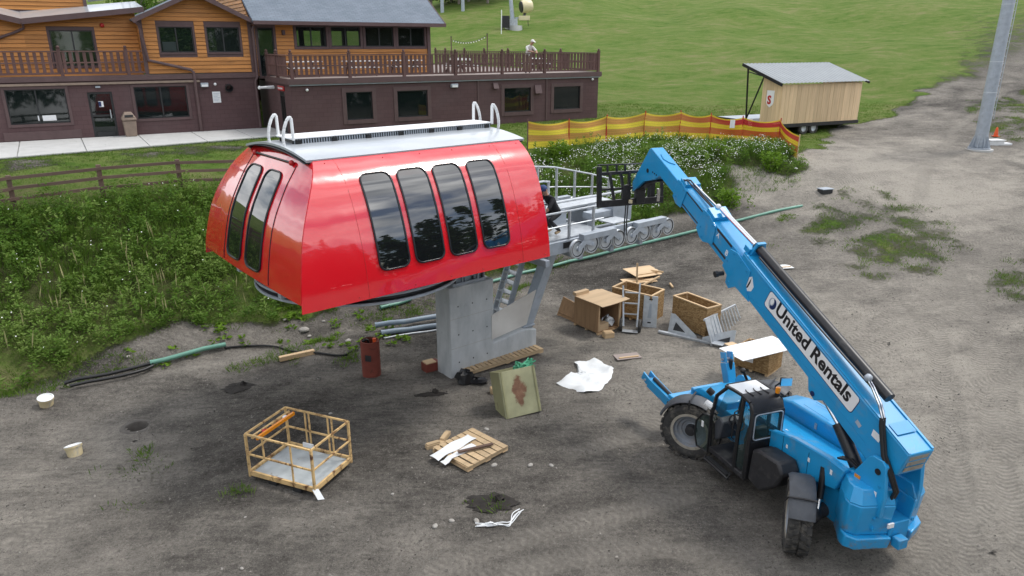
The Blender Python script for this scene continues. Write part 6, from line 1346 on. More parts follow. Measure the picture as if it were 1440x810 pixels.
# black bag, blocks, tarp
p = at_px(655, 537); bg_ = thing('black_bag', 'crumpled black plastic bag at the foot of the pier', 'bag', p)
def crumple(m, amp, seed):
    r = random.Random(seed); m.v = [tuple(c*(1+r.uniform(-amp, amp)) if i < 2 else max(0., c*(1+r.uniform(-amp, amp))) for i, c in enumerate(q)) for q in m.v]; return m
crumple(MB().ball((0, 0, .10), .26, 12, 8, (1.1, .8, .75)), .35, 3).build('heap', 'bagblack', bg_, smooth=25); crumple(MB().ball((.32, -.05, .05), .16, 10, 7, (1.3, .8, .5)), .35, 5).build('tail', 'bagblack', bg_, smooth=25)
for (u, v, r, s, mt_, lb_, nm) in ((697, 553, 10, .14, 'palletwood', 'small pale cardboard block left of the rusty cabinet', 'cardboard_block'), (606, 520, 35, .22, 'redpipe', 'red-brown block pressed against the left side of the pier', 'brown_block'), (855, 474, 20, .16, 'pinex', 'small wood block in front of the open plywood crate', 'wood_block')):
    p = at_px(u, v); o = thing(nm, lb_, 'block', p, rad(r)); MB().box(-s, s, -s*.7, s*.7, 0, s*1.1).build('block', mt_, o, bevel=.01); MB().box(-s*.9, s*.5, -s*.6, s*.6, s*1.1, s*1.22).build('lid', 'pinex', o)
tp = [at_px(*q) for q in ((781, 540), (800, 527), (815, 528), (808, 511), (835, 505), (862, 520), (860, 533), (845, 548), (820, 553))]
cx, cy = np.mean([q[0] for q in tp]), np.mean([q[1] for q in tp]); TPn = thing('tarp', 'crumpled white tarp lying flat on the dirt', 'tarp', (cx, cy, gz(cx, cy)))
ring = [(q[0]-cx, q[1]-cy) for q in tp]
ring2 = []
for (p, q) in zip(ring, ring[1:]+ring[:1]):
    for t in np.linspace(0, 1, 5, endpoint=False): ring2.append((p[0]+(q[0]-p[0])*t+random.uniform(-.03, .03), p[1]+(q[1]-p[1])*t+random.uniform(-.03, .03)))
m = MB(); n = len(ring2); K = 9; vs = []
for j in range(K+1):
    f = j/K
    for (x, y) in ring2:
        xx, yy = x*f, y*f; vs.append((xx, yy, gz(cx+xx, cy+yy)-TPn.location.z+.02+(.08*(float(fbm(np.array(xx*3.3+5), np.array(yy*3.3), 3, 5)))**2*2 if f < .99 else 0)+.03*math.sin(9*xx+4*yy)*f))
m.add(vs, [(j*n+i, j*n+(i+1) % n, (j+1)*n+(i+1) % n, (j+1)*n+i) for j in range(K) for i in range(n)]); m.build('sheet', 'tarp', TPn, smooth=50)
crumple(MB().ball((ring[2][0]*.6, ring[2][1]*.6, .05), .16, 12, 8, (1.5, .7, .45)), .25, 8).build('fold', 'tarp', TPn, smooth=60)
# crates
CA = rad(37)
def crate(label, p, rz, sx, sy, h, mat='osb', front=True, left=True, lid=None, top_frame=True):
    t = thing('crate', label, 'crate', p, rz); th = .03
    if front: MB().box(0, sx, 0, th, .06, h).build('side_panel', mat, t)
    MB().box(0, sx, sy-th, sy, .06, h).build('side_panel', mat, t)
    if left: MB().box(0, th, th, sy-th, .06, h).build('side_panel', mat, t)
    MB().box(sx-th, sx, th, sy-th, .06, h).build('side_panel', mat, t); MB().box(th, sx-th, th, sy-th, .06, .09).build('floor_panel', mat, t)
    for y in (0, sy/2-.04, sy-.08): MB().box(0, sx, y, y+.08, 0, .06).build('skid', 'pinex', t)
    if top_frame:
        for (x0, x1, y0, y1) in ((-.01, sx+.01, -.01, .05), (-.01, sx+.01, sy-.05, sy+.01), (-.01, .05, .05, sy-.05), (sx-.05, sx+.01, .05, sy-.05)): MB().box(x0, x1, y0, y1, h, h+.035).build('top_rail', 'pinex', t)
    for (x, y) in ((.03, .03), (sx-.08, .03), (.03, sy-.08), (sx-.08, sy-.08)): MB().box(x, x+.05, y, y+.05, .09, h-.001).build('corner_post', 'pinex', t)
    return t
MT['crateply'] = wood('brown_plywood', (.30, .185, .10), 2, .8, .3, 5, .2)
c1 = crate('plywood crate standing open at the front, leftmost of the crates', at_px(841, 472), CA, 1.0, 1.13, .98, 'crateply', front=False)
m = MB(); m.grid(lambda x, y: (x, y, 1.03+.10*max(0, (-.1-y))*-1+.06*(x-.3)**2*max(0, .6-y)), np.linspace(-.08, 1.1, 8), np.linspace(-.22, 1.05, 8)); m.build('lid', 'ply', c1, solid=.02)
MB().box(-.05, .5, 1.0, 1.16, 1.03, 1.13).build('lid_batten', 'ply', c1); MB().box(.35, .8, .1, .5, 1.05, 1.07).build('paper', 'tarp', c1) if False else None
MB().box(.06, .5, .06, .5, .09, .30).build('packing', 'ply', c1); crumple(MB().ball((.62, .3, .2), .2, 10, 7, (1, 1, .8)), .3, 4).build('plastic_wrap', 'tarp', c1, smooth=30)
p = at_px(805, 452); o = thing('leaning_board', 'dark board leaning on the left side of the open plywood crate', 'board', p, CA+rad(90)); MB().add([(-.1, .0, 0), (.75, .0, 0), (.7, -.22, .62), (.0, -.22, .55), (-.1, .03, 0), (.75, .03, 0), (.7, -.19, .62), (.0, -.19, .55)], [(0, 1, 2, 3), (7, 6, 5, 4), (0, 4, 5, 1), (1, 5, 6, 2), (2, 6, 7, 3), (3, 7, 4, 0)]).build('panel', 'crateply', o); MB().beam((.0, -.01, .1), (.7, -.01, .1), .03, .06).build('batten', 'crateply', o)
c2 = crate('strand board crate with open top behind the hand truck', at_px(914, 457), CA+rad(14), .85, 1.45, .95, 'osb')
c3 = crate('strand board crate with open top and empty, rightmost of the three together', at_px(991, 476), CA-rad(4), .62, 1.42, .95, 'osb')
c4 = crate('strand board crate half hidden under the white sheet panel', at_px(1079, 531), CA+rad(8), .80, 1.0, .62, 'osb', top_frame=False)
MB().box(-.02, -.004, .45, .80, .28, .56).build('shipping_paper', 'decalwhite', c4)
# white profiled sheet on crate 4
q0, q1, q2 = [Vector(q) for q in (lambda f: [f(1018, 488), f(1045, 507), f(1109, 492)])(lambda u, v: (lambda d: tuple((np.array([0, 0, CAM_H])+d*((.78-CAM_H)/d[2]))))(ray(u, v)))]
WSn = thing('sheet_panel', 'white profiled metal sheet lying across the half-hidden crate', 'metal sheet', q1, math.atan2((q2-q1).y, (q2-q1).x)); L_ = (q2-q1).length*1.2; D_ = (q0-q1).length
m = MB(); m.grid(lambda x, y: (x, y, -.02+(.05 if .38 < y/D_ < .55 else 0)+.02*x*(x/L_)*.5), np.linspace(0, L_, 6), [0, D_*.3, D_*.37, D_*.40, D_*.53, D_*.56, D_*.8, D_]); m.build('sheet', 'whitesheet', WSn, smooth=20, solid=.012)
MB().box(.35, .65, D_+.01, D_+.2, -.03, -.01).build('ply_strip', 'ply', WSn)
# hand truck
a, b = at_px(876, 466), at_px(890, 470); HT = thing('hand_truck', 'grey two-wheeled hand truck leaning on the crates', 'hand truck', (a[0], a[1], a[2]), CA-rad(50))
fr = MB().beam((0, .10, .15), (-.10, .50, 1.35), .05, .05).beam((.42, .10, .15), (.42, .55, 1.45), .05, .05).build('frame', 'galv', HT)
for z in (.4, .75, 1.1): MB().beam((-.02, .10+.33*z, .15+z*.9), (.42, .12+.33*z, .15+z*.9), .035, .035).build('cross_bar', 'galv', HT)
MB().box(-.02, .46, -.15, .06, .04, .06).build('toe_plate', 'galv', HT)
for x in (-.08, .50):
    w0 = MB().lathe([(.0, -.03), (.12, -.035), (.13, 0), (.12, .035), (0, .03)], (x, .14, .18), (1, 0, 0), 20).build('wheel', 'white', HT); MB().lathe([(.13, -.045), (.20, -.045), (.215, 0), (.20, .045), (.13, .045)], (x, .14, .18), (1, 0, 0), 24).build('tyre', 'rubber', w0)
# steel plate standing between crates
p = at_px(912, 460); SPl = thing('steel_plate', 'upright light grey steel plate leaning on the middle crate', 'steel plate', p, CA-rad(55)); MB().add([(-.2, 0, 0), (.24, 0, 0), (.22, .18, .98), (-.22, .18, .98), (-.2, .03, 0), (.24, .03, 0), (.22, .21, .98), (-.22, .21, .98)], [(0, 1, 2, 3), (7, 6, 5, 4), (0, 4, 5, 1), (1, 5, 6, 2), (2, 6, 7, 3), (3, 7, 4, 0)]).build('plate', 'galv', SPl); MB().add([(-.06, .04, .3), (.06, .04, .3), (.04, .12, .75), (-.02, .12, .75)], [(0, 1, 2, 3)]).build('slot', 'galvdull', SPl, solid=.004)
for y, z in ((.012, .13), (.15, .86)): MB().box(-.05, .06, y, y+.02, z, z+.04).build('grip_hole', 'decalblack', SPl)
# steel brackets and rail in front of the right crate
a, b = at_px(926, 468), at_px(1012, 487); RL = thing('steel_rail', 'long pale steel rail lying in front of the right-hand crate', 'steel rail', a, rot_to(a, b)); L_ = math.hypot(b[0]-a[0], b[1]-a[1])
MB().beam((0, 0, .05), (L_, 0, .05), .12, .07).build('bar', 'galv', RL, bevel=.008); MB().box(L_-.32, L_+.12, -.14, .14, .09, .105).build('end_plate', 'galv', RL)
for x, s, lb_ in ((.25, 1, 'triangular grey steel bracket propped left of centre on the rail'), (1.35, -1, 'triangular grey steel bracket propped at the right of the rail')):
    w = RL.matrix_basis @ Vector((x, .12, .02)); o = thing('steel_bracket', lb_, 'bracket', w, RL.rotation_euler[2], 'steel brackets by the right-hand crate', (rad(-18), 0, RL.rotation_euler[2]))
    tri = [(0, 0), (.95, 0), (.9, .10), (.12, .62), (0, .62)] if s > 0 else [(0, 0), (.95, 0), (.95, .5), (.85, .5), (0, .1)]; m = MB(); m.prism(tri, 'y', 0, .03); m.build('web', 'galv', o)
    ins = [(.15, .12), (.55, .12), (.2, .38)] if s > 0 else [(.45, .10), (.82, .10), (.82, .28)]; m = MB(); m.prism(ins, 'y', -.004, -.001); m.build('cut_out', 'darkmetal', o)
# grey steel gate / ladder frame leaning at the right crate
a, b = at_px(1000, 487), at_px(1045, 448); LF = thing('steel_ladder', 'grey steel ladder frame lying tilted right of the crates', 'ladder', a, rot_to(a, b)); L_ = math.hypot(b[0]-a[0], b[1]-a[1])*1.0
MB().beam((0, 0, .04), (L_, 0, .04), .05, .06).build('stile', 'galv', LF); MB().beam((-.1, .25, .80), (L_, .30, .62), .05, .06).build('stile', 'galv', LF)
for i in range(8):
    t = .35+.65*i/7; MB().cyl((L_*t, 0, .04), (L_*t, .25+.05*t, .80-.18*t), .018, n=6).build('rung', 'galv', LF)
MB().add([(0, .0, .06), (L_*.38, .0, .06), (L_*.34, .26, .76), (-.08, .24, .80)], [(0, 1, 2, 3)]).build('plate', 'galv', LF, solid=.015)
for i in range(4): MB().beam((L_*(.05+.09*i), -.012, .08), (L_*(.03+.09*i), .235, .76), .012, .02).build('plate_rib', 'galvdull', LF)
# plywood scraps
def board(u, v, label, L_, W_, rz, tilt=0., mat='ply', th=.02, dz=.0, name='plywood_sheet'):
    p = at_px(u, v); o = thing(name, label, 'board', (p[0], p[1], p[2]+dz), 0, rot=(rad(tilt), rad(tilt*.4), rad(rz))); MB().box(-L_/2, L_/2, -W_/2, W_/2, .01, .01+th).build('panel', mat, o, bevel=.004)
    MB().beam((-L_*.4, -W_*.3, .01+th+.015), (L_*.4, -W_*.28, .01+th+.015), .05, .03).build('batten', 'pinex', o); return o
board(905, 386, 'largest plywood sheet on the scrap heap behind the crates', 1.3, .9, 30, 6, dz=.10)
board(898, 396, 'lower plywood sheet of the scrap heap behind the crates', 1.2, .7, 10, -4, dz=.03)
for (u, v, L_, rz, el, lb_) in ((895, 401, .8, 90, 80, 'upright pale stick in front of the scrap heap'), (922, 385, .8, -60, 10, 'pale stick along the right edge of the scrap heap'), (916, 398, .9, 40, 8, 'pale stick at the front of the scrap heap'), (944, 403, .35, 95, 5, 'short pale stick alone right of the scrap heap')):
    p = at_px(u, v); o = thing('timber_stick', lb_, 'stick', p, rad(rz)); MB().beam((-L_/2*math.cos(rad(el)), 0, .03), (L_/2*math.cos(rad(el)), 0, .03+L_*math.sin(rad(el))), .06, .06).build('wood', 'pinex', o, bevel=.006); MB().box(-.02, .02, -.035, .035, .0, .06).build('cleat', 'pinex', o)
board(882, 502, 'thin grey board lying flat in front of the crates', .75, .38, 15, 0, 'deck')
o = board(1098, 375, 'white sheet of paper board lying on the dirt beyond the boom', .75, .55, 10, 0, 'tarp', .01, name='white_sheet')
p = at_px(418, 503); o = thing('lumber', 'short squared pale timber lying on the grass edge', 'timber', p, rad(32)); MB().beam((-.5, 0, .08), (.5, 0, .08), .14, .13).build('wood', 'pinex', o, bevel=.008); MB().box(-.505, -.499, -.06, .06, .02, .14).build('end_grain', 'palletwood', o)
# pipes
p = at_px(523, 527); o = thing('pipe_stub', 'rusty red steel pipe standing upright in the dirt', 'pipe', p); n = MB().lathe([(.25, -.3), (.255, .9), (.25, 1.02), (.22, 1.03), (.215, .4), (.0, .4)], (0, 0, 0), (0, 0, 1), 24).build('pipe', 'redpipe', o); MB().add([(-.10, -.262, .52), (.06, -.27, .50), (.07, -.27, .68), (-.09, -.262, .70)], [(0, 1, 2, 3)]).build('patch', 'darkmetal', n); MB().cyl((.15, -.1, .98), (.15, -.1, 1.12), .05, n=8).build('plug', 'coneorange', o)
def ground_tube(name, label, px, r, mat, cat='pipe', lift=0., z0=None, n=8, dips=None):
    pts = [at_px(*q) for q in px]; o = thing(name, label, cat, pts[0]); fine = []
    for (a, b) in zip(pts[:-1], pts[1:]):
        k = max(2, int(math.hypot(b[0]-a[0], b[1]-a[1])/.5))
        for t in np.linspace(0, 1, k, endpoint=False): fine.append((a[0]+(b[0]-a[0])*t, a[1]+(b[1]-a[1])*t))
    fine.append(pts[-1][:2]); zs_ = np.array([gz(*q) for q in fine]); zs_ = np.convolve(np.pad(zs_, 3, 'edge'), np.ones(7)/7, 'valid') if len(zs_) > 8 else zs_
    P_ = [(q[0]-pts[0][0], q[1]-pts[0][1], float(z)-pts[0][2]+r*.8+lift) for q, z in zip(fine, zs_)]
    MB().tube(P_, r, n).build('run', mat, o, smooth=60)
    MB().tube([P_[0], tuple(np.array(P_[0])*.9+np.array(P_[1])*.1)], r*1.12, n).build('end_collar', mat, o); return o
ground_tube('green_pipe', 'long thin green plastic pipe lying behind the lift terminal and crates', [(690, 398), (735, 385), (800, 370), (870, 352), (950, 333), (1040, 311), (1128, 289)], .06, 'plasticgreen')
ground_tube('green_pipe', 'short green plastic pipe end in the trench left of the terminal', [(212, 517), (255, 506), (318, 491)], .068, 'plasticgreen', lift=.10)
ground_tube('green_pipe', 'green plastic pipe piece in the grass under the bullwheel', [(535, 436), (560, 430), (578, 424)], .06, 'plasticgreen', lift=.04)
ground_tube('black_hose', 'black hose lying in the trench at the foot of the weedy bank', [(92, 546), (130, 537), (170, 529), (216, 517)], .05, 'hose', 'hose', .11)
ground_tube('black_hose', 'second black hose beside the first in the trench', [(100, 549), (150, 539), (190, 530), (216, 520)], .045, 'hose', 'hose', .09)
ground_tube('grey_pipe', 'upper of two blue-grey pipes lying left of the pier', [(528, 466), (570, 461), (622, 452)], .085, 'pipeblue', lift=.14)
ground_tube('grey_pipe', 'lower of two blue-grey pipes lying left of the pier', [(536, 472), (575, 467), (622, 460)], .085, 'pipeblue', lift=.02)
ground_tube('thin_pipe', 'thin pale pipe on the dirt in front of the blue-grey pipes', [(540, 477), (580, 470), (622, 464)], .035, 'galv')
pts = [at_px(*q) for q in ((318, 491), (350, 488), (385, 489), (410, 496), (445, 498), (480, 502), (495, 495), (508, 486))]
o = thing('black_cable', 'black cable snaking over the dirt into the red pipe stub', 'cable', pts[0]); pp = [(q[0]-pts[0][0], q[1]-pts[0][1], q[2]-pts[0][2]+.05) for q in pts]
e = at_px(523, 527); pp += [(e[0]-.22-pts[0][0], e[1]+.05-pts[0][1], e[2]+.95-pts[0][2]), (e[0]-.05-pts[0][0], e[1]-pts[0][1], e[2]+1.02-pts[0][2]), (e[0]-pts[0][0], e[1]-pts[0][1], e[2]+.6-pts[0][2])]
def smooth_path(p, n=6):
    p = [np.array(q) for q in p]; out = []
    for i in range(len(p)-1):
        p0, p1, p2, p3 = p[max(i-1, 0)], p[i], p[i+1], p[min(i+2, len(p)-1)]
        for t in np.linspace(0, 1, n, endpoint=False): out.append(tuple(.5*((2*p1)+(-p0+p2)*t+(2*p0-5*p1+4*p2-p3)*t*t+(-p0+3*p1-3*p2+p3)*t**3)))
    return out+[tuple(p[-1])]
MB().tube(smooth_path(pp), .032, 6).build('run', 'hose', o, smooth=60); MB().ball(pp[0], .05, 8, 6).build('plug', 'hose', o)
# buckets, well hole
for (u, v, tl, lb_) in ((65, 568, 8, 'yellowed white bucket at the edge of the weeds'), (107, 640, -14, 'tilted yellowed white bucket sunk in the open dirt')):
    p = at_px(u, v); o = thing('bucket', lb_, 'bucket', (p[0], p[1], p[2]-.16), 0, 'old buckets in the dirt', (rad(tl), rad(tl), 0)); s = 1.0
    MB().lathe([(0, .02), (.14, .0), (.17, .36), (.185, .37), (.185, .33)], (0, 0, 0), (0, 0, 1), 20).build('pail', 'bucket', o); MB().lathe([(.175, .36), (.185, .38), (.16, .39), (.14, .36), (.0, .36)], (0, 0, 0), (0, 0, 1), 20).build('lid', 'white', o)
o = thing('drain_hole', 'round dark open drain hole in the dirt', 'drain', (HOLE[0], HOLE[1], HOLE[2]))
m = MB(); m.lathe([(.44, -.06), (.36, .012), (.27, .022), (.25, .0), (.245, -.9)], (0, 0, 0), (0, 0, 1), 28)
r = random.Random(2); m.build('rim', M('drain_rim_soil', (.10, .09, .08), .95, 0, .25, 6, .3), o, smooth=60); MB().cyl((0, 0, -.9), (0, 0, -.92), .25, n=20).build('bottom', 'hose', o)
# string and plastic on the dirt
pts = [at_px(*q) for q in ((671, 739), (690, 740), (705, 738), (718, 738), (724, 726), (733, 718))]; o = thing('white_string', 'tangle of white string lying on the foreground dirt', 'string', pts[0])
for j in range(4):
    q = [(a[0]-pts[0][0]+random.uniform(-.05, .05), a[1]-pts[0][1]+random.uniform(-.06, .06), a[2]-pts[0][2]+.015+random.uniform(0, .03)) for a in pts]; MB().tube(smooth_path(q, 5), .010, 5).build('strand', 'tarp', o)
crumple(MB().ball((.25, .0, .03), .06, 8, 6, (1.5, 1, .7)), .3, 9).build('knot', 'tarp', o)
pt_ = [(66, 'x')]
# stones one can pick out
_st = []
for k in range(5):
    m = crumple(MB().ball((0, 0, .3), 1., 9, 6, (1.1, .8, .62)), .14, 40+k); me = m.mesh('stone', 60); me.materials.append(MT['stone']); _st.append(me)
for i, (u, v, s, lb_) in enumerate(((428, 465, .22, 'largest pale boulder under the front of the lift housing'), (435, 473, .10, 'pale stone just below the pale boulder under the housing'), (684, 604, .09, 'pale stone between pallet and rusty cabinet'), (695, 655, .10, 'grey stone at the right corner of the pallet'), (670, 733, .09, 'rounded stone left of the white string'), (465, 582, .07, 'stone on the dark dirt behind the basket'),
                                (612, 741, .09, 'dark stone left of the string in the foreground'), (635, 733, .08, 'stone near the foreground, left of the string'), (746, 655, .09, 'stone on open dirt right of the pallet'), (775, 655, .08, 'stone right of the pallet, farther right of two'), (552, 695, .05, 'small pale stone between basket and pallet'), (180, 502, .09, 'pale stone on the bank above the trench'),
                                (875, 318, .30, 'grey boulder on the weedy bank behind the sheave wheels'), (490, 480, .14, 'soil-stained stone left of the red pipe stub'), (340, 800, .05, 'small white stone in the left foreground'), (345, 728, .04, 'small white pebble below the basket'), (400, 450, .10, 'stone on bare soil left under the housing'), (455, 452, .08, 'stone on bare soil under the bullwheel'))):
    p = at_px(u, v); o = bpy.data.objects.new('stone', _st[i % 5]); COL.objects.link(o); o.location = p; o.scale = (s*.7, s*.7, s*.6); o.rotation_euler = (0, 0, i*1.3); tag(o, lb_, 'stone', 'loose stones on the site')
# ---------------------------------------------------------------- vegetation
def _leaf(name, c0, c1, c2):
    k = NT(name); t = k.attr('tint')['Fac']; v = k.coord()
    c = k.ramp(t, [(0., c0), (.5, c1), (1., c2)]); c = k.mix(k.math('MULTIPLY', k.noise(v, 1.2, 3), .4), c, mul(c1, .65))
    k.done(c, .6, 0., None, .12)
    out = [n for n in k.t.nodes if n.type == 'OUTPUT_MATERIAL'][0]; tl = k.n('ShaderNodeBsdfTranslucent', {'Color': k.mix(.5, c, (.14, .22, .02))})
    ms = k.n('ShaderNodeMixShader', {0: .42, 1: k.b.outputs[0], 2: tl.outputs[0]}); k.t.links.new(ms.outputs[0], out.inputs[0]); return k.m
MT['weed'] = _leaf('weed_leaves', (.060, .138, .021), (.142, .258, .044), (.25, .345, .095))
MT['blade'] = _leaf('grass_blades', (.058, .125, .019), (.115, .210, .033), (.21, .28, .078))
MT['brightleaf'] = _leaf('bright_leaves', (.08, .17, .015), (.13, .25, .02), (.20, .33, .04))
MT['conifer'] = _leaf('dark_tree_leaves', (.012, .03, .010), (.022, .05, .015), (.045, .085, .025))
MT['bark'] = wood('grey_bark', (.22, .19, .16), 2, .9, .3, 5, .4)
MT['petal'] = M('white_petals', (.75, .76, .72), .6, 0, .05, 4, 0)
MT['seed'] = M('tan_seed_heads', (.42, .40, .20), .8, 0, .2, 6, 0)
def quads_obj(name, C, U, V, tint, mat, parent=None):
    """many leaf faces: centre C, half-axes U (length) and V (width); each a folded rhombus of four corners"""
    n = len(C); W4 = np.stack([C-U, C+V-U*.1, C+U, C-V-U*.1], 1).reshape(-1, 3); F = np.arange(n*4).reshape(n, 4)
    me = np_mesh(name, W4, F); me.attributes.new('tint', 'FLOAT', 'POINT').data.foreach_set('value', np.repeat(tint, 4).astype(np.float32))
    o = bpy.data.objects.new(name, me); COL.objects.link(o); me.materials.append(MT[mat]); o.parent = parent; return o
def unit(a): return a/np.maximum(1e-9, np.linalg.norm(a, axis=-1, keepdims=True))
def leaves_for(P, H_, Rr, n, ll, lw, rng, tint0, up=.35, top=.75):
    """leaves of plants rooted at P (k,3), heights H_, radius Rr, n leaves each"""
    k = len(P); idx_ = np.repeat(np.arange(k), n); N = k*n
    f = rng.random(N)**top; th = rng.random(N)*2*np.pi; r = Rr[idx_]*(.25+.75*np.sqrt(rng.random(N)))*(1-.55*f*f)
    C = P[idx_]+np.stack([np.cos(th)*r, np.sin(th)*r, f*H_[idx_]], 1)
    dirn = unit(np.stack([np.cos(th), np.sin(th), rng.normal(up, .45, N)], 1)); U = dirn*(ll*(.6+.8*rng.random(N)))[:, None]
    side = unit(np.cross(dirn, unit(rng.normal(0, 1, (N, 3))+np.array([0, 0, 1.5])))); V = side*(lw*(.6+.8*rng.random(N)))[:, None]
    return C, U, V, np.clip(tint0[idx_]+.25*(f-.5)+rng.normal(0, .14, N), 0, 1)
def blades_for(P, n, hgt, w, rng, tint0, spread=.12, lean=.35):
    k = len(P); idx_ = np.repeat(np.arange(k), n); N = k*n; th = rng.random(N)*2*np.pi; r = spread*np.sqrt(rng.random(N)); h = hgt[idx_]*(.5+.7*rng.random(N))
    dirn = unit(np.stack([np.cos(th)*lean*rng.random(N)*2, np.sin(th)*lean*rng.random(N)*2, np.ones(N)], 1)); C = P[idx_]+np.stack([np.cos(th)*r, np.sin(th)*r, np.zeros(N)], 1)+dirn*(h*.5)[:, None]
    side = unit(np.cross(dirn, unit(rng.normal(0, 1, (N, 3))))); return C, dirn*(h*.5)[:, None], side*w, np.clip(tint0[idx_]+rng.normal(0, .15, N), 0, 1)
def cat4(*L): return [np.concatenate(q) for q in zip(*L)]
def cat4_(*L): return cat4(*L)
def scatter(n, x0, x1, y0, y1, rng, cond):
    x = rng.uniform(x0, x1, n); y = rng.uniform(y0, y1, n); k = cond(x, y); x, y = x[k], y[k]; return np.stack([x, y, G(x, y)], 1)
rng = np.random.default_rng(5)
lotp = lot_edge
def is_green(x, y): return ~inpoly(x+(fbm(x*.9, y*.9, 3, 41)-.5)*1.4, y+(fbm(x*.9, y*.9, 3, 57)-.5)*1.4, lotp)
def fence_side(x, y):
    """signed distance in front (towards the lot) of the fence and net line"""
    fx = [-60]+[fence_pt(d)[0] for d in (-7.4, 15.3)]+[p[0] for p in npos[1:]]; fy = [-11]+[fence_pt(d)[1] for d in (-7.4, 15.3)]+[p[1] for p in npos[1:]]
    return np.interp(x, fx, fy)-y
bare_p = gpoly([(170, 500), (240, 472), (330, 452), (390, 470), (320, 502), (215, 520)]); bare_q = gpoly([(1030, 236), (1075, 228), (1120, 250), (1105, 300), (1040, 305), (1010, 268)]); bare_r = gpoly([(395, 430), (470, 445), (540, 440), (600, 440), (600, 480), (430, 500), (380, 480)])
def weedy(x, y): return is_green(x, y) & (fence_side(x, y) > .25) & ~inpoly(x, y, bare_p) & ~inpoly(x, y, bare_r) & ~inpoly(x, y, bare_q)
PW = scatter(16000, -24, 14, 15, 38, rng, weedy)
left = PW[:, 0] < -2
dens = fbm(PW[:, 0]*.7, PW[:, 1]*.7, 3, 201); PW = PW[dens > .36]; left = PW[:, 0] < -2
n = len(PW); hh = .28+.55*fbm(PW[:, 0]*.6, PW[:, 1]*.6, 3, 211)*rng.uniform(.6, 1.3, n); t0 = np.clip(fbm(PW[:, 0]*.5, PW[:, 1]*.5, 3, 221)*1.5-.35+rng.normal(0, .15, n), 0, 1)
dist_lot = fence_side(PW[:, 0], PW[:, 1]); hh *= np.clip(1.25-dist_lot*.07, .55, 1.2)*np.where((PW[:, 0] > 0) & (dist_lot < 2.2), .5, 1.)
L1 = leaves_for(PW, hh, .16+.12*rng.random(n), 40, .052, .021, rng, t0)
PX = scatter(2600, -24, 14, 15, 38, rng, weedy); PX = PX[fbm(PX[:, 0]*1.1, PX[:, 1]*1.1, 3, 205) > .5]; nx_ = len(PX)
L1b = leaves_for(PX, rng.uniform(.35, .95, nx_), .10+.10*rng.random(nx_), 22, .085, .026, rng, np.clip(rng.normal(.75, .25, nx_), 0, 1), .7, .6)
stuff(quads_obj('weeds', *cat4(L1, L1b), 'weed'))
# tall grass on the upper bank, rough grass along the lot edge and in patches
PG = scatter(30000, -24, 14, 15, 38, rng, lambda x, y: weedy(x, y) & (fbm(x*.45, y*.45, 3, 231) > .47-.22*np.clip(1-fence_side(x, y)/3.5, 0, 1)))
L2 = blades_for(PG, 9, rng.uniform(.22, .55, len(PG)), .011, rng, np.clip(fbm(PG[:, 0]*.4, PG[:, 1]*.4, 2, 241)*1.3-.2, 0, 1))
PE = scatter(44000, -24, 33, 5.5, 50, rng, lambda x, y: (np.abs(fence_side(x, y)) < 40) & (np.interp(0, [0, 1], [1, 1]) > 0) & (~weedy(x, y)))
gi = np.clip(np.searchsorted(GX, PE[:, 0]), 0, _nx-1); gj = np.clip(np.searchsorted(GY, PE[:, 1]), 0, _ny-1); gv = grass[gi, gj]
PE = PE[(gv > .2) & (rng.random(len(PE)) < .25+.9*gv)]
in_lawn = fence_side(PE[:, 0], PE[:, 1]) < .25
L3 = blades_for(PE, 10, np.where(in_lawn, rng.uniform(.05, .12, len(PE)), rng.uniform(.06, .18, len(PE))), .010, rng, np.clip(fbm(PE[:, 0]*.5, PE[:, 1]*.5, 2, 251)*1.4-.2, 0, 1), .22, .6)
PZ = scatter(22000, -24, 14, 14.5, 38, rng, lambda x, y: is_green(x, y) & (fence_side(x, y) > .2)); L2b = blades_for(PZ, 7, rng.uniform(.08, .26, len(PZ)), .010, rng, np.clip(fbm(PZ[:, 0]*.6, PZ[:, 1]*.6, 2, 245)*1.4-.1, 0, 1), .16, .6)
# edge tufts hanging over the cut beside the pipes and single tufts on the dirt
ed = []
for px in ([(500, 452), (540, 445), (580, 437), (615, 425)], [(430, 482), (470, 478)], [(400, 505), (415, 498)], [(360, 510), (395, 502), (430, 490)], [(480, 512), (495, 500)], [(0, 558), (40, 552), (90, 545), (110, 530)], [(760, 378), (790, 368)], [(1095, 312), (1110, 305)], [(60, 505), (150, 520), (200, 505)], [(325, 692), (345, 690)], [(330, 520), (345, 515)], [(694, 711), (700, 709)], [(190, 640), (205, 634)], [(820, 356), (850, 346)], [(700, 420), (740, 402)]):
    pts = [gp(*q) for q in px]
    for a, b in zip(pts[:-1], pts[1:]):
        k = int(30*max(.35, math.hypot(b[0]-a[0], b[1]-a[1])))
        t = rng.random(k); x = a[0]+(b[0]-a[0])*t+rng.normal(0, .16, k); y = a[1]+(b[1]-a[1])*t+rng.normal(0, .16, k); ed.append(np.stack([x, y, G(x, y)], 1))
PT = np.concatenate(ed); L4 = blades_for(PT, 12, rng.uniform(.07, .20, len(PT)), .010, rng, np.clip(rng.normal(.6, .2, len(PT)), 0, 1), .12, .7)
stuff(quads_obj('grass', *cat4(L2, L2b, L3, L4), 'blade'))
# broad low leaves on the bare part of the bank
PB = scatter(900, -16, 2, 15, 26, rng, lambda x, y: inpoly(x, y, bare_p) | inpoly(x, y, bare_r)); PB = PB[rng.random(len(PB)) < .8]
L5 = leaves_for(PB, np.full(len(PB), .10), np.full(len(PB), .20), 14, .075, .04, rng, np.clip(rng.normal(.7, .2, len(PB)), 0, 1), .2); stuff(quads_obj('ground_cover', *L5, 'brightleaf'))
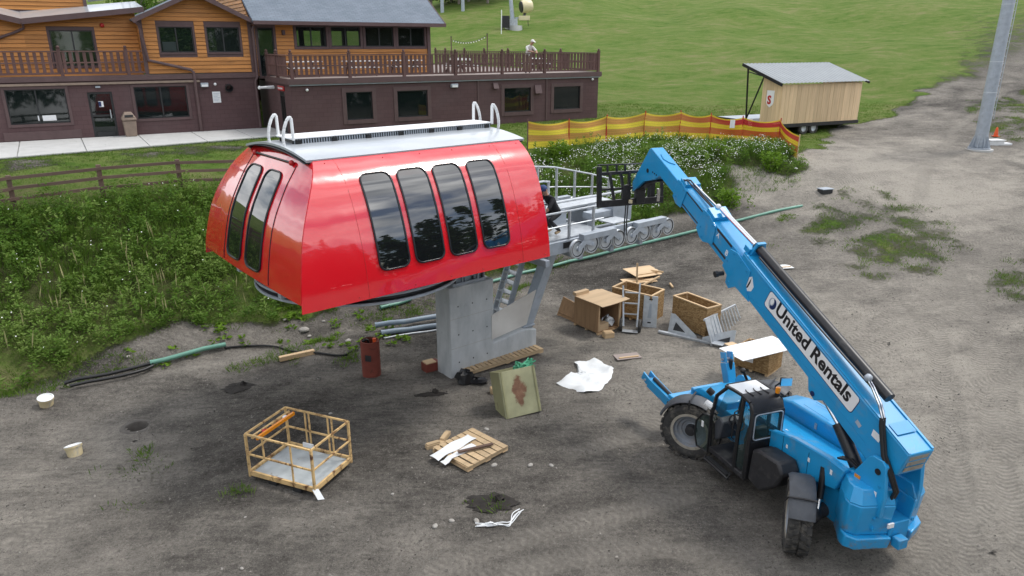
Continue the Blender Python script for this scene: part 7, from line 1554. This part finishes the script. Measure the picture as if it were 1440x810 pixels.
# white flowers over the right mound, tan spikes on the left bank
PF = scatter(4600, -2, 14, 26, 38, rng, lambda x, y: weedy(x, y) & (fbm(x*.9, y*.9, 3, 261) > .45)); PF = PF[(PF[:, 0] > .5) | (rng.random(len(PF)) < .15)]
hz_ = (.40+.45*rng.random(len(PF)))*np.where(fence_side(PF[:, 0], PF[:, 1]) < 2.2, .55, 1.); kf = 3; idx_ = np.repeat(np.arange(len(PF)), kf); C = PF[idx_]+np.stack([rng.normal(0, .09, len(idx_)), rng.normal(0, .09, len(idx_)), hz_[idx_]+rng.normal(0, .05, len(idx_))], 1)
ax = unit(rng.normal(0, .4, (len(C), 3))+np.array([0, -.4, 1])); U = unit(np.cross(ax, rng.normal(0, 1, (len(C), 3)))); V = np.cross(ax, U); sz = rng.uniform(.012, .028, len(C))[:, None]
PL = scatter(900, -20, -5, 17, 27, rng, weedy); PL = PL[rng.random(len(PL)) < .16]; cl = PL+np.stack([rng.normal(0, .05, len(PL)), rng.normal(0, .05, len(PL)), .55+.2*rng.random(len(PL))], 1); axl = unit(rng.normal(0, .4, (len(cl), 3))+np.array([0, -.4, 1])); Ul = unit(np.cross(axl, rng.normal(0, 1, (len(cl), 3)))); Vl = np.cross(axl, Ul)
stuff(quads_obj('white_flowers', np.concatenate([C, cl]), np.concatenate([U*sz, Ul*.022]), np.concatenate([V*sz, Vl*.022]), np.zeros(len(C)+len(cl)), 'petal'))
PS = scatter(200, -20, -8, 17, 23.5, rng, lambda x, y: weedy(x, y) & (fbm(x*.6, y*.6, 2, 271) > .5)); h = rng.uniform(.6, 1.05, len(PS)); d = unit(np.stack([rng.normal(0, .12, len(PS)), rng.normal(0, .12, len(PS)), np.ones(len(PS))], 1)); sd_ = unit(np.cross(d, np.array([[.3, 1, 0]])))
C = np.concatenate([PS+d*(h*.7)[:, None]]*2); U = np.concatenate([d*(h*.3)[:, None]]*2); V = np.concatenate([sd_*.022, np.cross(d, sd_)*.022]); stuff(quads_obj('seed_spikes', C, U, V, np.zeros(len(C)), 'seed'))
# separate bright bushes on the right mound
for i, (u, v, s, lb_) in enumerate(((786, 222, .75, 'bright green bush below the left end of the striped net'), (1006, 224, .9, 'bright green bush at the middle of the flowering bank'), (1028, 292, .8, 'bright green bush low on the bank beside the boom'), (965, 290, .6, 'small green bush just behind the blue boom'), (1085, 240, .8, 'leafy green bush near the right end of the net'))):
    p = gp(u, v); o = thing('bush', lb_, 'bush', p, 0, 'bushes on the flowering bank'); r2 = np.random.default_rng(60+i); k = 30
    Q = np.stack([r2.normal(0, .32*s, k), r2.normal(0, .32*s, k), np.zeros(k)], 1); L6 = leaves_for(Q, np.full(k, s)*r2.uniform(.6, 1.1, k), np.full(k, .18), 34, .06, .03, r2, r2.random(k)*.7+.2); quads_obj('foliage', *L6, 'brightleaf', o)
    st_ = MB()
    for j in range(7): t = j*.9; st_.tube([(0, 0, -.1), (.1*s*math.cos(t), .1*s*math.sin(t), .3*s), (.28*s*math.cos(t), .28*s*math.sin(t), .75*s)], .012, 5)
    st_.build('stems', 'bark', o)
# trees at the top of the slope and behind the chalet
def tree(label, loc, h, r, seed, mat='conifer', group='trees at the top of the slope', bare=.12):
    o = thing('tree', label, 'tree', loc, 0, group); r2 = np.random.default_rng(seed); m = MB()
    m.tube([(0, 0, -.3), (.05*h*.1, 0, h*.3), (0, .03*h*.1, h*.65), (0, 0, h*.95)], .11+.008*h, 7); o2 = m.build('trunk', 'bark', o, smooth=60)
    for j in range(9): t = j*2.4; z = h*(.22+.07*j); l = r*(1-.07*j)*.75; MB().tube([(0, 0, z), (l*.5*math.cos(t), l*.5*math.sin(t), z+.05*h), (l*math.cos(t), l*math.sin(t), z+.07*h)], .05, 5).build('limb', 'bark', o2)
    k = 170; f = r2.random(k)**.8; th = r2.random(k)*2*np.pi; rr = r*np.sqrt(r2.random(k))*(1.05-f)**.6; Q = np.stack([np.cos(th)*rr, np.sin(th)*rr, h*(bare+(1-bare)*f)], 1)
    N = k*34; c = np.repeat(Q, 34, 0)+r2.normal(0, .42, (N, 3))*np.array([1, 1, .55]); dirn = unit(r2.normal(0, 1, (N, 3))); U = dirn*r2.uniform(.12, .26, (N, 1)); V = unit(np.cross(dirn, r2.normal(0, 1, (N, 3))))*r2.uniform(.06, .12, (N, 1))
    quads_obj('crown', c, U, V, np.clip(np.repeat(r2.random(k), 34)*.8+r2.normal(0, .15, N), 0, 1), mat, o); return o
spots = [(604, 16, 'leftmost'), (618, 13, 'second'), (631, 12, 'third'), (644, 10, 'fourth'), (657, 9, 'fifth'), (671, 8, 'sixth'), (685, 6, 'seventh'), (700, 4, 'eighth')]
for i, (u, v, w_) in enumerate(spots):
    p = gp(u, v); tree(f'dark tree, {w_} from the left in the row behind the main roof', (p[0], p[1]+2+1.5*(i % 3), gz(p[0], p[1]+2+1.5*(i % 3))), 9+2*(i % 3), 2.8, 80+i)
for i, (x, y, lb_) in enumerate(((-26.0, 62, 'green tree showing between the upper orange block and the grey metal roof'), (-30.5, 64, 'second green tree behind the upper orange block'))): tree(lb_, (x, y, gz(x, y)), 11, 3.6, 120+i, 'weed', 'trees behind the chalet', .05)
for i, (u, v) in enumerate(((651, 16), (622, 18))):
    p = gp(u, v); o = thing('bare_pole', ('pale bare pole at the right of the dark trees', 'pale bare pole just right of the roof edge')[i], 'pole', p); MB().cyl((0, 0, -.3), (0, 0, 9), .22, .18, 8).build('shaft', 'galvdull', o); MB().beam((-.8, 0, 8.6), (.8, 0, 8.6), .12, .12).build('crossarm', 'fencewood', o)
# clump of dark soil with a grass tuft, dug-out soil
def soil(u, v, label, sx, sy, seed):
    p = gp(u, v); o = thing('soil_clod', label, 'soil heap', p); m = MB(); r2 = random.Random(seed); n = 26
    vs = [(0, 0, .05)]+[(sx*f*math.cos(2*math.pi*i/n)*(1+.35*math.sin(3*i+seed)*.5+r2.uniform(-.12, .12)), sy*f*math.sin(2*math.pi*i/n)*(1+r2.uniform(-.15, .15)), (.07-.07*f)+r2.uniform(-.005, .03)) for f in (.35, .7, 1.) for i in range(n)]
    vs = [(a, b, c+gz(p[0]+a, p[1]+b)-p[2]) for a, b, c in vs]
    fs = [(0, 1+i, 1+(i+1) % n) for i in range(n)]+[(1+k*n+i, 1+(k+1)*n+i, 1+(k+1)*n+(i+1) % n, 1+k*n+(i+1) % n) for k in range(2) for i in range(n)]
    m.add(vs, fs); m.build('heap', MT['darksoil'], o, smooth=50); crumple(MB().ball((sx*.3, sy*.2, .05), .09, 8, 6), .3, seed).build('lump', MT['darksoil'], o)
MT['darksoil'] = M('dark_damp_soil', (.024, .020, .017), .9, 0, .3, 7, .5, bdist=.03)
soil(690, 708, 'patch of dark dug soil with a grass tuft in the foreground', .5, .30, 1); soil(335, 545, 'dark hollow of dug soil below the trench', .38, .3, 4); soil(605, 555, 'thin scrape of dark soil left of the black bag', .42, .12, 6)
# loose gravel and clods over the lot
PQ = scatter(60000, -16, 20, 8, 30, rng, lambda x, y: inpoly(x, y, lotp) & (fbm(x*.8, y*.8, 3, 281) > .48)); k = len(PQ); s = rng.lognormal(-4.3, .45, k); base = np.array([(1, 0, 0), (-.5, .87, 0), (-.5, -.87, 0), (.0, 0, .9)])
a = rng.random(k)*2*np.pi; Rm = np.stack([np.stack([np.cos(a), -np.sin(a), 0*a], -1), np.stack([np.sin(a), np.cos(a), 0*a], -1), np.stack([0*a, 0*a, 1+0*a], -1)], 1)
Vq = np.einsum('kij,vj->kvi', Rm, base*np.array([1, .8, .8]))*s[:, None, None]+PQ[:, None, :]; Vq = Vq+rng.normal(0, .25, Vq.shape)*s[:, None, None]
Fq = (np.array([(0, 1, 3), (1, 2, 3), (2, 0, 3)])[None]+4*np.arange(k)[:, None, None]).reshape(-1, 3); gm_ = np_mesh('gravel', Vq.reshape(-1, 3), Fq); go = bpy.data.objects.new('gravel', gm_); COL.objects.link(go)
kq = NT('gravel_stones'); gm_.materials.append(kq.done(kq.ramp(kq.noise(kq.coord(), 9., 5), [(.40, (.055, .050, .045)), (.52, (.15, .14, .125)), (.60, (.26, .24, .215)), (.72, (.45, .42, .38))]), .9, 0., None, .2)); stuff(go)
# the tall forest behind the viewer, seen only as dark shapes in glass and paint
rf_ = np.random.default_rng(77); k = 170; an_ = rf_.uniform(-178, 24, k)*np.pi/180; rd_ = rf_.uniform(44, 58, k); tx_ = rd_*np.cos(an_)*1.05; ty_ = rd_*np.sin(an_)*.8-2; th_ = rf_.uniform(13, 24, k)
N = 260; idx_ = np.repeat(np.arange(k), N); f = rf_.random(k*N)**.85; a = rf_.random(k*N)*2*np.pi; r = (3.4*(1.02-f)+.3)*np.sqrt(rf_.random(k*N))
C = np.stack([tx_[idx_]+np.cos(a)*r, ty_[idx_]+np.sin(a)*r, .2+f*th_[idx_]], 1); dn = unit(rf_.normal(0, 1, C.shape)); U = dn*rf_.uniform(.4, .8, (k*N, 1)); V = unit(np.cross(dn, rf_.normal(0, 1, C.shape)))*rf_.uniform(.25, .5, (k*N, 1))
stuff(quads_obj('far_forest', C, U, V, rf_.random(k*N), 'conifer'))
